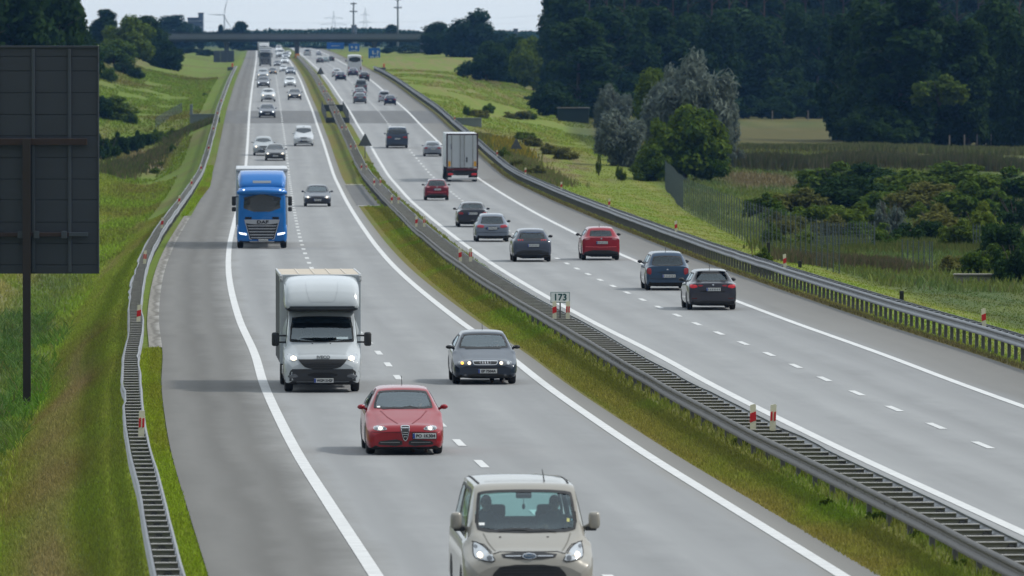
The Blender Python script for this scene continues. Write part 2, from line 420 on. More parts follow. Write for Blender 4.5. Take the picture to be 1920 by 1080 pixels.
def road_mat(name, base, shoulder, lanes, amt=.13):
    """worn concrete: u = metres across, v = metres along; darker wheel tracks and joints belong to the slab"""
    m, nt, b = nodes_of(name); N = nt.nodes; L = nt.links
    uv = N.new('ShaderNodeUVMap'); uv.uv_map = 'across_along'
    sp = N.new('ShaderNodeSeparateXYZ'); L.new(uv.outputs[0], sp.inputs[0])
    mp = N.new('ShaderNodeMapping'); mp.inputs['Scale'].default_value = (1.1, .022, 1); L.new(uv.outputs[0], mp.inputs[0])
    n1 = N.new('ShaderNodeTexNoise'); n1.inputs['Scale'].default_value = 1; n1.inputs['Detail'].default_value = 7; n1.inputs['Roughness'].default_value = .6
    L.new(mp.outputs[0], n1.inputs[0])
    mp2 = N.new('ShaderNodeMapping'); mp2.inputs['Scale'].default_value = (.35, .12, 1); L.new(uv.outputs[0], mp2.inputs[0])
    n2 = N.new('ShaderNodeTexNoise'); n2.inputs['Scale'].default_value = 1; n2.inputs['Detail'].default_value = 8; n2.inputs['Roughness'].default_value = .7
    L.new(mp2.outputs[0], n2.inputs[0])
    n3 = N.new('ShaderNodeTexNoise'); n3.inputs['Scale'].default_value = 28; n3.inputs['Detail'].default_value = 2; L.new(uv.outputs[0], n3.inputs[0])
    rp = N.new('ShaderNodeValToRGB'); e = rp.color_ramp.elements
    lo, hi = -4., 24.
    pts = lanes
    e[0].position = 0; e[0].color = list(pts[0][1])+[1]; e[1].position = 1; e[1].color = list(pts[-1][1])+[1]
    for x, c in pts:
        q = e.new((x-lo)/(hi-lo)); q.color = list(c)+[1]
    mr = N.new('ShaderNodeMapRange'); mr.inputs['From Min'].default_value = lo; mr.inputs['From Max'].default_value = hi
    # tracks wander a little
    wv = N.new('ShaderNodeMath'); wv.operation = 'MULTIPLY_ADD'; wv.inputs[1].default_value = 1.2; L.new(n2.outputs['Fac'], wv.inputs[0])
    sb = N.new('ShaderNodeMath'); sb.operation = 'SUBTRACT'; sb.inputs[1].default_value = .6; L.new(sp.outputs['X'], wv.inputs[2]); L.new(wv.outputs[0], sb.inputs[0])
    L.new(sb.outputs[0], mr.inputs['Value']); L.new(mr.outputs['Result'], rp.inputs['Fac'])
    ad = N.new('ShaderNodeMath'); ad.operation = 'ADD'; L.new(n1.outputs['Fac'], ad.inputs[0]); L.new(n2.outputs['Fac'], ad.inputs[1])
    ad2 = N.new('ShaderNodeMath'); ad2.operation = 'MULTIPLY_ADD'; ad2.inputs[1].default_value = .35; L.new(n3.outputs['Fac'], ad2.inputs[0]); L.new(ad.outputs[0], ad2.inputs[2])
    sc = N.new('ShaderNodeMapRange'); sc.inputs['From Min'].default_value = .8; sc.inputs['From Max'].default_value = 1.55
    sc.inputs['To Min'].default_value = 1-amt; sc.inputs['To Max'].default_value = 1+amt; L.new(ad2.outputs[0], sc.inputs['Value'])
    vm = N.new('ShaderNodeVectorMath'); vm.operation = 'SCALE'; L.new(rp.outputs[0], vm.inputs[0]); L.new(sc.outputs['Result'], vm.inputs['Scale'])
    L.new(vm.outputs[0], b.inputs['Base Color']); b.inputs['Roughness'].default_value = .82; b.inputs['Specular IOR Level'].default_value = .3
    bp = N.new('ShaderNodeBump'); bp.inputs['Strength'].default_value = .25; bp.inputs['Distance'].default_value = .01
    L.new(n3.outputs['Fac'], bp.inputs['Height']); L.new(bp.outputs[0], b.inputs['Normal'])
    MATS[name] = m; return m

def ribbon(name, o0, o1, d0, d1, h, m, cols=1, step=4., label=None, thick=0.):
    """a sheet that follows the road between two distances from the edge line"""
    f0 = o0 if callable(o0) else (lambda d, q=o0: d*0+q)
    f1 = o1 if callable(o1) else (lambda d, q=o1: d*0+q)
    D = depths(d0, d1, min(step, (d1-d0)/2), 1.01)
    T = np.linspace(0, 1, cols+1)
    OO = f0(D)[:, None]*(1-T) + f1(D)[:, None]*T
    DD = np.repeat(D[:, None], cols+1, 1)
    V = np.stack([XL(DD)+OO, DD, ZR(DD)+CAM+h], -1).reshape(-1, 3)
    n, q = DD.shape; i = np.arange(n*q).reshape(n, q)
    Q = np.stack([i[:-1, :-1], i[:-1, 1:], i[1:, 1:], i[1:, :-1]], -1).reshape(-1, 4)
    me = quads_mesh(name, V, Q)
    uv = me.uv_layers.new(name='across_along')
    u = np.stack([OO, DD], -1).reshape(-1, 2)[Q.ravel()]
    uv.data.foreach_set('uv', u.astype(np.float32).ravel())
    ob = link_mesh(name, me, m, smooth=180)
    return tag(ob, label, kind='structure')

G = lambda v, w=0.: (v*.95*(.975+.045*w), v*.95, v*.95*(1.015-.075*w))
left_lanes = [(-3, G(.145, .9)), (-2.2, G(.165, .9)), (-1.65, G(.118, 1.1)), (-1.2, G(.152, .9)), (-.8, G(.13, 1.)), (-.45, G(.17, .7)), (-.1, G(.23, .6)), (.5, G(.285)), (1.05, G(.245)), (1.85, G(.29)), (2.65, G(.245)), (3.6, G(.29)),
              (4.6, G(.255)), (5.5, G(.295)), (6.4, G(.255)), (7.1, G(.27)), (7.6, G(.21, 1)), (8.2, G(.17, 1))]
right_lanes = [(11.2, G(.25)), (11.9, G(.30)), (12.5, G(.30)), (13.1, G(.26)), (13.9, G(.30)), (14.7, G(.265)), (15.4, G(.30)), (16.1, G(.25)), (16.9, G(.29)), (17.7, G(.245)), (18.5, G(.25)),
               (19.0, G(.20, .7)), (20.0, G(.18, .9)), (21, G(.16, 1.0)), (22, G(.14, 1.2))]
ML = road_mat('worn_road_left', None, None, left_lanes); MR = road_mat('worn_road_right', None, None, right_lanes)
ribbon('road', -2.72, lambda d: OR1(d)+.62, 86, 3400, 0, ML, 40, 2., 'carriageway with oncoming traffic and its hard shoulder')
ribbon('road', lambda d: OL2(d)-.75, 21.3, 86, 3400, 0, MR, 40, 2., 'carriageway with traffic driving away and its hard shoulder')
MDK = road_mat('dark_asphalt', None, None, [(-3, G(.125, .5)), (1.2, G(.15)), (3.6, G(.14)), (7, G(.155)), (12, G(.155)), (16, G(.14)), (22, G(.13))], .16)
ribbon('bridge_road_surface', -2.7, lambda d: OR1(d)+.6, 872, 942, .004, MDK, 20, 2., 'dark resurfaced strip across the oncoming carriageway')
ribbon('bridge_road_surface', lambda d: OL2(d)-.73, 21.25, 872, 942, .004, MDK, 20, 2., 'dark resurfaced strip across the carriageway driving away')
# the paved gap across the median, with pale kerbs
MGAP = road_mat('crossover_asphalt', None, None, [(7, G(.15, .4)), (8.5, G(.115, .3)), (9.8, G(.13)), (11, G(.15))], .2)
d0, d1 = row2d(386), row2d(347)
ribbon('crossover_road', lambda d: OR1(d)+.5, lambda d: OL2(d)-.6, d0, d1, .006, MGAP, 6, 2., 'paved crossover through the grass median')
MK = mat('pale_kerb_concrete', (.42, .41, .38), .85, 0, .2, 3)
for q in (d0-2.2, d1):
    ribbon('kerb', lambda d: OR1(d)+.55, 9.2, q, q+2.2, .03, MK, 2, 1., 'pale kerb at the edge of the median crossover')
    ribbon('kerb', 10.2, lambda d: OL2(d)-.65, q, q+2.2, .03, MK, 2, 1., 'pale kerb at the edge of the median crossover')
# paint
MP = mat('road_paint', (.58, .59, .59), .7, 0, .22, 2.2)
W = .122
for nm, f, lab in (('left', lambda d: d*0, 'solid white edge line beside the left hard shoulder'), ('', lambda d: OR1(d), 'solid white line beside the grass median, oncoming side'),
                   ('', lambda d: OL2(d), 'solid white line beside the grass median, far side'), ('', lambda d: OR2(d), 'solid white edge line beside the right hard shoulder')):
    ribbon('edge_line_marking', lambda d, f=f: f(d)-W, lambda d, f=f: f(d)+W, 86, 3300, .009, MP, 2, 2., lab)
def dashes(f, ref, lab):
    P = 9.9; k0 = -40; mb = MB()
    k = int((86-ref)/P)
    d = ref + k*P
    while d < 2200:
        for a in range(3):
            q0, q1 = d-1.65+a*1.1, d-1.65+a*1.1+1.1
            vs = []
            for q in (q0, q1):
                c = float(f(np.array(q)))
                vs += [road(c-.09, q, .009), road(c+.09, q, .009)]
            if q0 > 86: mb.add(vs, [(0, 1, 3, 2)])
        d += P
    tag(mb.build('lane_dash_marking', MP), lab, kind='structure')
dashes(OD1, row2d(684), 'broken white line between the oncoming lanes')
dashes(OD2, row2d(711), 'broken white line between the lanes driving away')
# pale concrete drain beside the left hard shoulder
MDR = road_mat('drain_concrete', None, None, [(-4, G(.12, 2.)), (-3.0, G(.25, 1.6)), (-2.9, G(.13, 2)), (-2.8, G(.2, 1.5)), (-2.7, G(.3, 1))], .4)
ribbon('drain_channel_path', -3.12, -2.72, row2d(652), row2d(405), .012, MDR, 6, 1.5, 'pale concrete drain channel beside the left hard shoulder')

# ------------------------------------------------------------------ grass and weeds
def blades(name, o0, o1, d0, d1, n, h, w, label, tint=(1, 1, 1), seed=1, power=2., mask=None, lean=.5):
    r = np.random.default_rng(seed)
    u = r.random(n)
    d = d0*(d1/d0)**(u)                     # denser near the camera
    o = r.random(n)*(o1-o0)+o0
    if mask is not None:
        k = mask(o, d); o = o[k]; d = d[k]; n = len(o)
    X = XL(d)+o; Z = land_z(X, d)
    hh = h*(.45+.9*r.random(n))*(d/d0)**.1; ww = w*(.6+.8*r.random(n))*(d/d0)**.5
    a = r.random(n)*math.pi
    lx = (r.random(n)-.5)*lean*hh*2; ly = (r.random(n)-.5)*lean*hh*2
    dx = np.cos(a)*ww/2; dy = np.sin(a)*ww/2
    b0 = np.stack([X-dx, d-dy, Z-.01], -1); b1 = np.stack([X+dx, d+dy, Z-.01], -1)
    m0 = np.stack([X-dx*.8+lx*.4, d-dy*.8+ly*.4, Z+hh*.6], -1); m1 = np.stack([X+dx*.8+lx*.4, d+dy*.8+ly*.4, Z+hh*.6], -1)
    t = np.stack([X+lx, d+ly, Z+hh], -1)
    V = np.stack([b0, b1, m1, m0, t], 1).reshape(-1, 3)
    k = np.arange(n)[:, None]*5
    T = np.concatenate([k+np.array([[0, 1, 2]]), k+np.array([[0, 2, 3]]), k+np.array([[3, 2, 4]])], 0)
    c = land_tint(o, d)*np.array(tint)*(1.3+1.0*r.random((n, 1)))
    dryb = r.random(n) < .07
    c[dryb] = c[dryb]*.5+np.array([.17, .14, .06])*.5
    me = quads_mesh(name, V, T, rgba(np.repeat(c, 5, 0)))
    ob = link_mesh(name, me, MATS.get('grass_blade') or tint_mat('grass_blade', .7, 3., .2, 20., .3, .42))
    return tag(ob, label, 'grass', kind='stuff')
blades('grass', -6.6, -3.5, 112, 520, 150000, .085, .022, 'short green grass on the left verge', seed=2, tint=(1.22, 1.06, 1.35))
blades('grass', -3.42, -2.76, 112, row2d(655), 34000, .085, .022, 'bright green grass strip between left guardrail and hard shoulder', seed=3, tint=(1.3, 1.25, .7))
blades('grass', -3.3, -2.5, row2d(405), row2d(312), 15000, .16, .05, 'tongue of green grass beside the left hard shoulder', seed=4, tint=(1.3, 1.3, .9),
       mask=lambda o, d: o < -2.5-.35*np.abs(d-row2d(350))/90)
blades('grass', -15, -6.3, 150, 700, 70000, .17, .045, 'rough grass in the left ditch', seed=5, tint=(1.25, 1.25, 1.1))
blades('weeds', -9.6, -6.4, 195, 345, 9000, .42, .05, 'dark green weeds in the ditch around the sign post', seed=25, tint=(.55, .8, .6), lean=1.1, mask=lambda o, d: fbm(o*.45, d*.07, 91) > .47)
blades('grass', 8.15, 9.2, 112, 520, 90000, .075, .022, 'short olive grass along the median', seed=6, tint=(1.1, 1.15, 1))
blades('grass', 9.2, 11.1, 112, 700, 26000, .13, .03, 'taller grass under the median barrier', seed=7, tint=(.9, 1, .9))
blades('grass', 22.2, 36, 190, 900, 120000, .045, .035, 'mown yellow green grass on the right verge', seed=8)
blades('grass', 21.35, 22.3, 190, 700, 20000, .10, .04, 'grass strip in front of the right guardrail', seed=9)
FENCE_O = lambda d: np.interp(d, [100, 420, 560, 660, 735, 900, 1150, 1400], [28.3, 28.4, 31, 34.5, 34, 36, 45, 70])
blades('grass', 28, 66, 350, 900, 95000, .34, .07, 'rough tall grass on the land beyond the right fence', seed=10, mask=lambda o, d: (o > FENCE_O(d)+.5) & (fbm(o*.12, d*.03, 77) > .26))

blades('grass', -30, -6, 430, 1350, 90000, .22, .10, 'rough grass on the left bank beyond the ditch', seed=15, tint=(.85, .85, .8), mask=lambda o, d: fbm(o*.2, d*.03, 55) > .36)
blades('grass', 23, 50, 760, 1500, 50000, .16, .10, 'rough grass on the slope right of the far guardrail', seed=16, tint=(.9, .9, .85), mask=lambda o, d: fbm(o*.15, d*.02, 58) > .42)
# ------------------------------------------------------------------ steel barriers
M_STEEL = mat('galvanised_steel', (.33, .34, .35), .5, .5, .35, 1.3)
M_STEELD = mat('weathered_steel', (.155, .147, .137), .6, .4, .4, .8)
M_STEELR = mat('dull_zinc', (.235, .245, .26), .5, .5, .4, .7)
M_BAR = mat('bar_steel', (.37, .36, .34), .6, .25, .3, 3)
M_POST = mat('post_steel', (.13, .13, .135), .65, .3, .3, 2.)
ORD = ['first', 'second', 'third', 'fourth', 'fifth', 'sixth', 'seventh', 'eighth', 'ninth', 'tenth', 'eleventh', 'twelfth', 'thirteenth', 'fourteenth', 'fifteenth',
       'sixteenth', 'seventeenth', 'eighteenth', 'nineteenth', 'twentieth', 'twenty-first', 'twenty-second', 'twenty-third', 'twenty-fourth', 'twenty-fifth', 'twenty-sixth',
       'twenty-seventh', 'twenty-eighth', 'twenty-ninth', 'thirtieth', 'thirty-first', 'thirty-second', 'thirty-third', 'thirty-fourth', 'thirty-fifth', 'thirty-sixth', 'thirty-seventh', 'thirty-eighth', 'thirty-ninth', 'fortieth']
WPROF = [(.045, .755), (.010, .738), (0, .70), (.010, .665), (.055, .63), (.055, .575), (.010, .54), (0, .505), (.010, .47), (.055, .45),
         (.065, .458), (.022, .478), (.012, .505), (.022, .535), (.067, .568), (.067, .637), (.022, .672), (.012, .70), (.022, .728), (.052, .748)]
def beam(name, of, face, d0, d1, m, parent, seed, wob=.035, zwob=.012):
    D = depths(d0, d1, 1.6, 1.006)
    w = (fbm(D*.09, D*0+seed, 3)-.5)*2*wob + np.where(fbm(D*.021, D*0+seed+.5, 8) > .68, (vnoise(D*.25, D*0, 4)-.5)*wob*3, 0)
    zz = (fbm(D*.06, D*0+seed, 13)-.5)*2*zwob
    P = np.array(WPROF); n = len(P)
    O = of(D)[:, None] + face*P[None, :, 0] + w[:, None]
    Z = (ZR(D)+CAM+zz)[:, None] + P[None, :, 1]
    X = XL(D)[:, None] + O
    V = np.stack([X, np.repeat(D[:, None], n, 1), Z], -1).reshape(-1, 3)
    i = np.arange(len(D)*n).reshape(len(D), n); j = np.roll(i, -1, 1)
    Q = np.stack([i[:-1], j[:-1], j[1:], i[1:]], -1).reshape(-1, 4)
    if face < 0: Q = Q[:, ::-1]
    o = link_mesh(name, quads_mesh(name, V, Q), m, parent, smooth=50)
    o.matrix_parent_inverse = parent.matrix_world.inverted()
    return o
def repeated(name, proto_mb, m, parent, spots, limit=100):
    """the nearest ones as parts of their own, the rest as one mesh"""
    me = proto_mb.mesh(name); me.materials.append(m)
    pi = Matrix.Translation(-Vector(parent.location))
    first = None
    for k, M in enumerate(spots[:limit]):
        if first is None:
            first = bpy.data.objects.new(name, me); o = first
        else: o = first.copy()
        COL.objects.link(o); o.parent = parent; o.matrix_local = pi @ M
    rest = MB()
    for M in spots[limit:]:
        rest.add([(pi @ M) @ Vector(v) for v in proto_mb.v], proto_mb.f)
    if rest.v:
        o = rest.build(name, m, parent); o['kind'] = 'stuff'
def frame_at(o, d, h=0):
    t = road_dir(d); x = Vector((t.y, -t.x, 0)).normalized(); z = x.cross(t)
    M = Matrix((x, t, z)).transposed().to_4x4(); M.translation = road(o, d, h)
    return M
def barrier(name, label, oa, fa, ob, fb, d0, d1, mats, pitch, postpitch, posto, postw, seed):
    t = empty(name, road(oa, d0), label, 'guardrail'); bpy.context.view_layer.update()
    beam('beam', lambda D: D*0+oa, fa, d0, d1, mats[0], t, seed)
    beam('beam', lambda D: D*0+ob, fb, d0, d1, mats[1], t, seed+3)
    a, b = sorted((oa + (.06 if fa > 0 else -.06), ob + (.06 if fb > 0 else -.06)))
    bar = MB(); bar.bbox((0, 0, .715), (b-a, .135, .02), .004); bar.bbox((0, -.01, .655), (b-a, .012, .10), .003); bar.bbox((0, 0, .602), (b-a, .06, .012), .003)
    ds = []; d = max(d0+.8, 113.)
    while d < d1: ds.append(d); d += pitch
    repeated('cross_bar', bar, mats[2], t, [frame_at((a+b)/2, q) for q in ds])
    po = MB(); po.bbox((0, 0, .20), (postw, .10, 1.0), .01); po.bbox((0, 0, .60), (postw*1.6, .06, .14), .01)
    ds = []; d = max(d0+.4, 113.)
    while d < d1: ds.append(d); d += postpitch
    for oo in posto: pass
    repeated('post', po, M_POST, t, [frame_at(oo, q, -.02) for q in ds for oo in posto])
    return t
barrier('guardrail', 'steel guardrail on the left verge with ladder of cross bars', -3.28, -1, -3.76, 1, 100, 1480, (M_STEELR, M_STEELR, M_BAR), 1.66, 3.32, (-3.52,), .1, 1)
barrier('guardrail', 'double steel guardrail with ladder of cross bars along the grass median', 9.30, 1, 10.12, -1, 100, 1950, (M_STEELD, M_STEELR, M_BAR), 1.72, 3.44, (9.46, 9.96), .09, 5)
barrier('guardrail', 'steel guardrail on closely spaced posts beside the right hard shoulder', 21.72, 1, 22.16, -1, 190, 1470, (M_STEELR, M_STEELR, M_STEELR), 1.83, 1.83, (21.90,), .1, 9)

# ------------------------------------------------------------------ delineator posts on the barriers
M_DEL = mat('ivory_plastic', (.78, .75, .56), .55, 0, .06, 5)
M_RED = mat('red_reflector', (.62, .02, .025), .35, 0, .08, 9)
M_WHITE = mat('white_sheet', (.86, .89, .89), .45, 0, .05, 6)
def make_delineator(two=False):
    t = empty('delineator_post')
    b = MB(); prof = [(-.062, 0), (.062, 0), (.062, .545), (.03, .56), (-.062, .535)]
    b.prism(prof, -.02, .02); b.build('post', M_DEL, t)
    if two:
        for x in (-.036, .036):
            MB().prism([(x-.022, .20), (x+.022, .215), (x+.022, .405), (x-.022, .39)], -.026, -.018).build('reflector', M_RED, t)
    else:
        MB().prism([(-.064, .17), (.064, .215), (.064, .405), (-.064, .36)], -.026, .026).build('reflector', M_RED, t)
    return t
def copy_tree(o, parent=None):
    c = o.copy(); COL.objects.link(c); c.parent = parent
    if parent is not None: c.matrix_parent_inverse = o.matrix_parent_inverse.copy()
    for ch in list(o.children): copy_tree(ch, c)
    return c
_dl = [make_delineator(False), make_delineator(True)]; _used = [False, False]
def delineator(kind, o, d, h, label, group, lean=0., yaw=0.):
    t = _dl[kind] if not _used[kind] else copy_tree(_dl[kind]); _used[kind] = True
    M = frame_at(o, d, h) @ Matrix.Rotation(lean, 4, 'Y') @ Matrix.Rotation(yaw, 4, 'Z')
    t.location = M.translation; t.rotation_euler = M.to_euler()
    tag(t, label, 'road marker', group)
rr = random.Random(3)
for k in range(11):
    d = 165 + 79.3*k
    delineator(1 if k in (0, 2) else 0, -3.44, d, .69, f'ivory post with red reflector on the left verge guardrail, {ORD[k]} from the camera', 'marker posts on the left guardrail', rr.uniform(.0, .14))
for k in range(13):
    d = 168 + 79.5*k
    for j in (0, 1):
        delineator(j, (9.45, 9.86)[j], d, .70, f'ivory post with {("one slanted red band", "two red bars")[j]} in the {ORD[k]} median pair from the camera', 'marker posts on the median guardrail', rr.uniform(-.06, .06))
for k in range(9):
    d = 240 + 76.5*k
    delineator(0, 21.95, d, .69, f'ivory post with red band on the right verge guardrail, {ORD[k]} from the camera', 'marker posts on the right guardrail', rr.uniform(-.05, .05))

# ------------------------------------------------------------------ writing
def text_mesh(txt, size, depth=.004, squeeze=1.):
    cu = bpy.data.curves.new('lettering', 'FONT'); cu.body = txt; cu.size = size; cu.extrude = depth; cu.align_x = 'CENTER'; cu.align_y = 'CENTER'; cu.resolution_u = 3
    o = bpy.data.objects.new('lettering', cu); COL.objects.link(o)
    bpy.context.view_layer.update()
    me = bpy.data.meshes.new_from_object(o.evaluated_get(bpy.context.evaluated_depsgraph_get()))
    bpy.data.objects.remove(o); bpy.data.curves.remove(cu)
    # reads from the camera: x to the right, y up -> x, z; the letter's face looks to -y
    for v in me.vertices: v.co = Vector((v.co.x*squeeze, -v.co.z, v.co.y))
    return me
def bold(me, w):
    """thickens lettering by joining shifted copies"""
    bm = bmesh.new()
    for k, (dx, dz) in enumerate(((-w, 0), (w, 0), (0, w), (0, -w), (0, 0))):
        n0 = len(bm.verts); bm.from_mesh(me); bm.verts.ensure_lookup_table()
        for v in bm.verts[n0:]: v.co.x += dx; v.co.z += dz; v.co.y -= .0004*k
    bm.to_mesh(me); bm.free(); return me

# kilometre sign in the median
t = empty('kilometre_sign', road(9.63, 247.6, .69), 'small white sign reading 173 on a thin post in the median barrier', 'road sign')
MB().bbox((0, 0, .26), (.045, .045, .62), .008).build('post', M_POST, t)
MB().bbox((0, -.03, .68), (.60, .012, .335), .004).build('sign_panel', mat('sign_rim_green', (.03, .13, .13), .5), t)
p = MB().bbox((0, -.038, .68), (.565, .008, .30), .002).build('sign_face', M_WHITE, t)
link_mesh('lettering', bold(text_mesh('173', .285, .003, 1.0), .008), mat('sign_green', (.01, .085, .085), .5), p).location = (0, -.0435, .678)

# backs of triangular warning signs
M_SIGNB = mat('grey_sign_back', (.10, .11, .115), .6, .2, .12, 2)
def tri_sign(X, d, base_z, hgt, size, label):
    t = empty('warning_sign', (X, d, base_z), label, 'road sign', 'triangular warning signs seen from behind')
    MB().tube([(0, 0, -.2), (0, 0, hgt)], .04, 8).build('post', M_POST, t)
    s = size/2
    pan = MB().prism([(-s, hgt-size*.87), (s, hgt-size*.87), (.04, hgt+.02), (-.04, hgt+.02)], -.075, -.05).build('sign_panel', M_SIGNB, t)
    MB().bbox((0, -.085, hgt-size*.55), (s*.9, .02, .05), .005).build('bracket', M_STEELD, t)
p = road(10.6, 714); tri_sign(p.x, 714, p.z, 2.35, 1.25, 'grey triangular sign back standing in the median beside a white edge line')
q = stand(968, 735); tri_sign(q.x, q.y, q.z, 1.75, 1.08, 'grey triangular sign back beyond the right guardrail near yellow weeds')
p = road(10.6, 1262); tri_sign(p.x, 1262, p.z, 2.0, 1.25, 'small distant triangular sign back in the median near the overpass')

# the big direction sign seen from behind
S0 = 259.; sS = F/S0
Xp = lambda px: (px-960)/sS
Zp = lambda py: CAM-(py-YH)/sS
g0 = float(land_z(Xp(50), S0))
M_PAN = mat('sign_back_slate', (.055, .064, .080), .55, .25, .10, .8)
M_RIB = mat('sign_rib_slate', (.070, .085, .105), .5, .3, .12, 2)
M_RUST = mat('rusty_steel', (.046, .030, .025), .85, .1, .4, 2.5, bump=.3)
M_DRUST = mat('dark_rusty_post', (.040, .032, .028), .8, .15, .3, 1.8, bump=.2)
t = empty('direction_sign', (Xp(50), S0, g0), 'huge slate grey direction sign seen from behind on rusty posts', 'road sign')
ox, oz = Xp(50), g0
x1 = Xp(185)-ox; x0 = x1-8.3; zt = Zp(86)-oz; zb = Zp(514)-oz
def edge_rows(rows):
    return [Zp(r)-oz for r in rows]
seams = edge_rows([86, 106, 133, 174, 215, 255, 296, 336, 375, 417, 457, 497, 514])
mb = MB()
for a, b in zip(seams[:-1], seams[1:]):
    mb.bbox(((x0+x1)/2, .20, (a+b)/2), (x1-x0, .03, abs(a-b)-.022), .006)
mb.box(((x0+x1)/2, .225, (zt+zb)/2), (x1-x0-.02, .015, zt-zb-.02))
mb.bbox(((x0+x1)/2, .17, zt-.03), (x1-x0+.01, .09, .07), .01); mb.bbox((x1-.02, .17, (zt+zb)/2), (.05, .09, zt-zb-.13), .01)
mb.build('sign_panel', M_PAN, t)
x = Xp(130)-ox
while x > x0:
    MB().bbox((x, .135, (zt+zb)/2-.02), (.10, .08, zt-zb-.16), .012).build('rib', M_RIB, t); x -= Xp(130)-Xp(62)
zb1 = Zp(266)-oz; zb2 = Zp(440)-oz; xe = Xp(163)-ox
mb = MB(); xl = x0+.4
mb.bbox(((xl+xe)/2, .04, zb1), (xe-xl, .11, .21), .012); mb.build('beam', M_RUST, t)
mb = MB(); mb.bbox(((xl+xe)/2, .04, zb2), (xe-xl, .11, .13), .012); mb.build('beam', M_RUST, t)
for cx in (Xp(38)-ox, Xp(68)-ox, Xp(120)-ox):
    MB().bbox((cx, -.03, zb2), (.18, .05, .24), .01).build('clamp', M_RIB, t)
MB().bbox((Xp(147)-ox, -.03, zb2+.01), (.62, .03, .13), .01).build('clamp', M_RIB, t)
for px_ in (0, -5.4):
    mb = MB(); h0 = -1.2; h1 = zb1+.1
    mb.bbox((px_, -.16, (h0+h1)/2), (.25, .022, h1-h0), .004); mb.bbox((px_, -.02, (h0+h1)/2), (.25, .022, h1-h0), .004); mb.box((px_, -.09, (h0+h1)/2), (.02, .12, h1-h0))
    mb.build('post', M_DRUST, t)

# ------------------------------------------------------------------ wire fences on the right
M_FP = mat('fence_post_grey', (.075, .10, .105), .6, .3, .2, 2); M_WIRE = mat('fence_wire', (.13, .18, .20), .5, .4, .1, 3)
def wire_fence(pts, hgt, label, pitch=.24, wire=.005, post_pitch=3.0):
    """pts: (x, y, z) on the land"""
    t = empty('wire_fence', pts[0], label, 'fence'); o0 = Vector(pts[0]); mb = MB()
    P = [Vector(p)-o0 for p in pts]
    posts = []; carry = 0
    for a, b in zip(P[:-1], P[1:]):
        L = (b-a).length; n = max(1, int(L/pitch)); dr = (b-a)/L; nx = Vector((dr.y, -dr.x, 0)).normalized()
        for k in range(n):
            q = a + dr*(k*L/n); w = wire/2
            mb.add([q-dr*w, q+dr*w, q+dr*w+Vector((0, 0, hgt)), q-dr*w+Vector((0, 0, hgt))], [(0, 1, 2, 3)])
        for r in range(8):
            z = .05+(hgt-.08)*r/7
            mb.add([a+Vector((0, 0, z-wire/2)), b+Vector((0, 0, z-wire/2)), b+Vector((0, 0, z+wire/2)), a+Vector((0, 0, z+wire/2))], [(0, 1, 2, 3)])
        s = carry
        while s < L: posts.append(a+dr*s); s += post_pitch
        carry = s-L
    posts.append(P[-1])
    mb.build('wire_mesh', M_WIRE, t, fixn=False)
    pm = MB().tube([(0, 0, -.3), (0, 0, hgt+.08)], .028, 7).mesh('post'); pm.materials.append(M_FP)
    for k, q in enumerate(posts[:100]):
        o = bpy.data.objects.new('post', pm); COL.objects.link(o); o.parent = t; o.location = q
    return t
FO = [(372, 28.4), (420, 28.4), (490, 29.6), (560, 31.0), (610, 32.8), (668, 34.9)]
fpts = []
for (da, oa), (db, ob) in zip(FO[:-1], FO[1:]):
    for k in range(4):
        d = da+(db-da)*k/4; o = oa+(ob-oa)*k/4; X = float(XL(d))+o; fpts.append((X, d, float(land_z(X, d))))
wire_fence(fpts, 2.25, 'long wire mesh fence along the mown verge past the green bush', post_pitch=3.7)
a, b = spot(1521, 475), spot(1640, 468); wire_fence([a, b], 1.5, 'short grey wire fence panel among the brushwood', post_pitch=.78)
a, b = spot(1692, 507), spot(1748, 512); wire_fence([a, b], 1.45, 'narrow wire fence bay beside the reeds near the concrete headwall', post_pitch=.6)
a, b = spot(1825, 470), spot(1912, 478); wire_fence([a, b], 1.4, 'wire fence bay below the bushes at the far right', post_pitch=.8)
# fence posts along the wood
M_WOODP = mat('grey_wood', (.22, .20, .17), .85, 0, .3, 4)
k = 0
for px_, py_ in ((1448, 226), (1515, 226), (1780, 278), (1808, 277), (1832, 276), (1858, 275), (1884, 276), (1905, 275)):
    q = spot(px_, py_); o = MB().tube([(0, 0, -.3), (0, 0, 1.0), (0, 0, 1.5)], [.09, .08, .07], 7).build('fence_post', M_WOODP)
    o.location = q; tag(o, f'pale wooden fence post at the foot of the wood, {ORD[k]} from the left', 'fence post', 'posts at the foot of the wood'); k += 1
for lab, px_, py_, h_ in (('short dark post on the mown verge behind the right guardrail', 1691, 566, .42), ('dark post beside the wire fence end', 1441, 492, .95), ('low dark stump post at the edge of the reeds', 1500, 502, .32)):
    q = spot(px_, py_); mb = MB(); mb.bbox((0, 0, h_/2-.1), (.17, .12, h_+.2), .02); o = mb.build('marker_post', mat('tarred_post', (.02, .022, .02), .8, 0, .2, 4)); o.location = q; tag(o, lab, 'post')
# concrete headwall over the ditch, far right
M_CONC = mat('old_concrete', (.26, .25, .22), .9, 0, .3, 1.5, bump=.2)
q = spot(1852, 531); s = F/q.y
t = empty('culvert_headwall', q, 'low concrete headwall over the ditch at the far right', 'culvert')
MB().bbox((0, 0, .05), (124/s, .5, .62), .04).build('wall', M_CONC, t)
MB().bbox((0, -.03, .39), (128/s, .62, .08), .02).build('coping', M_CONC, t)
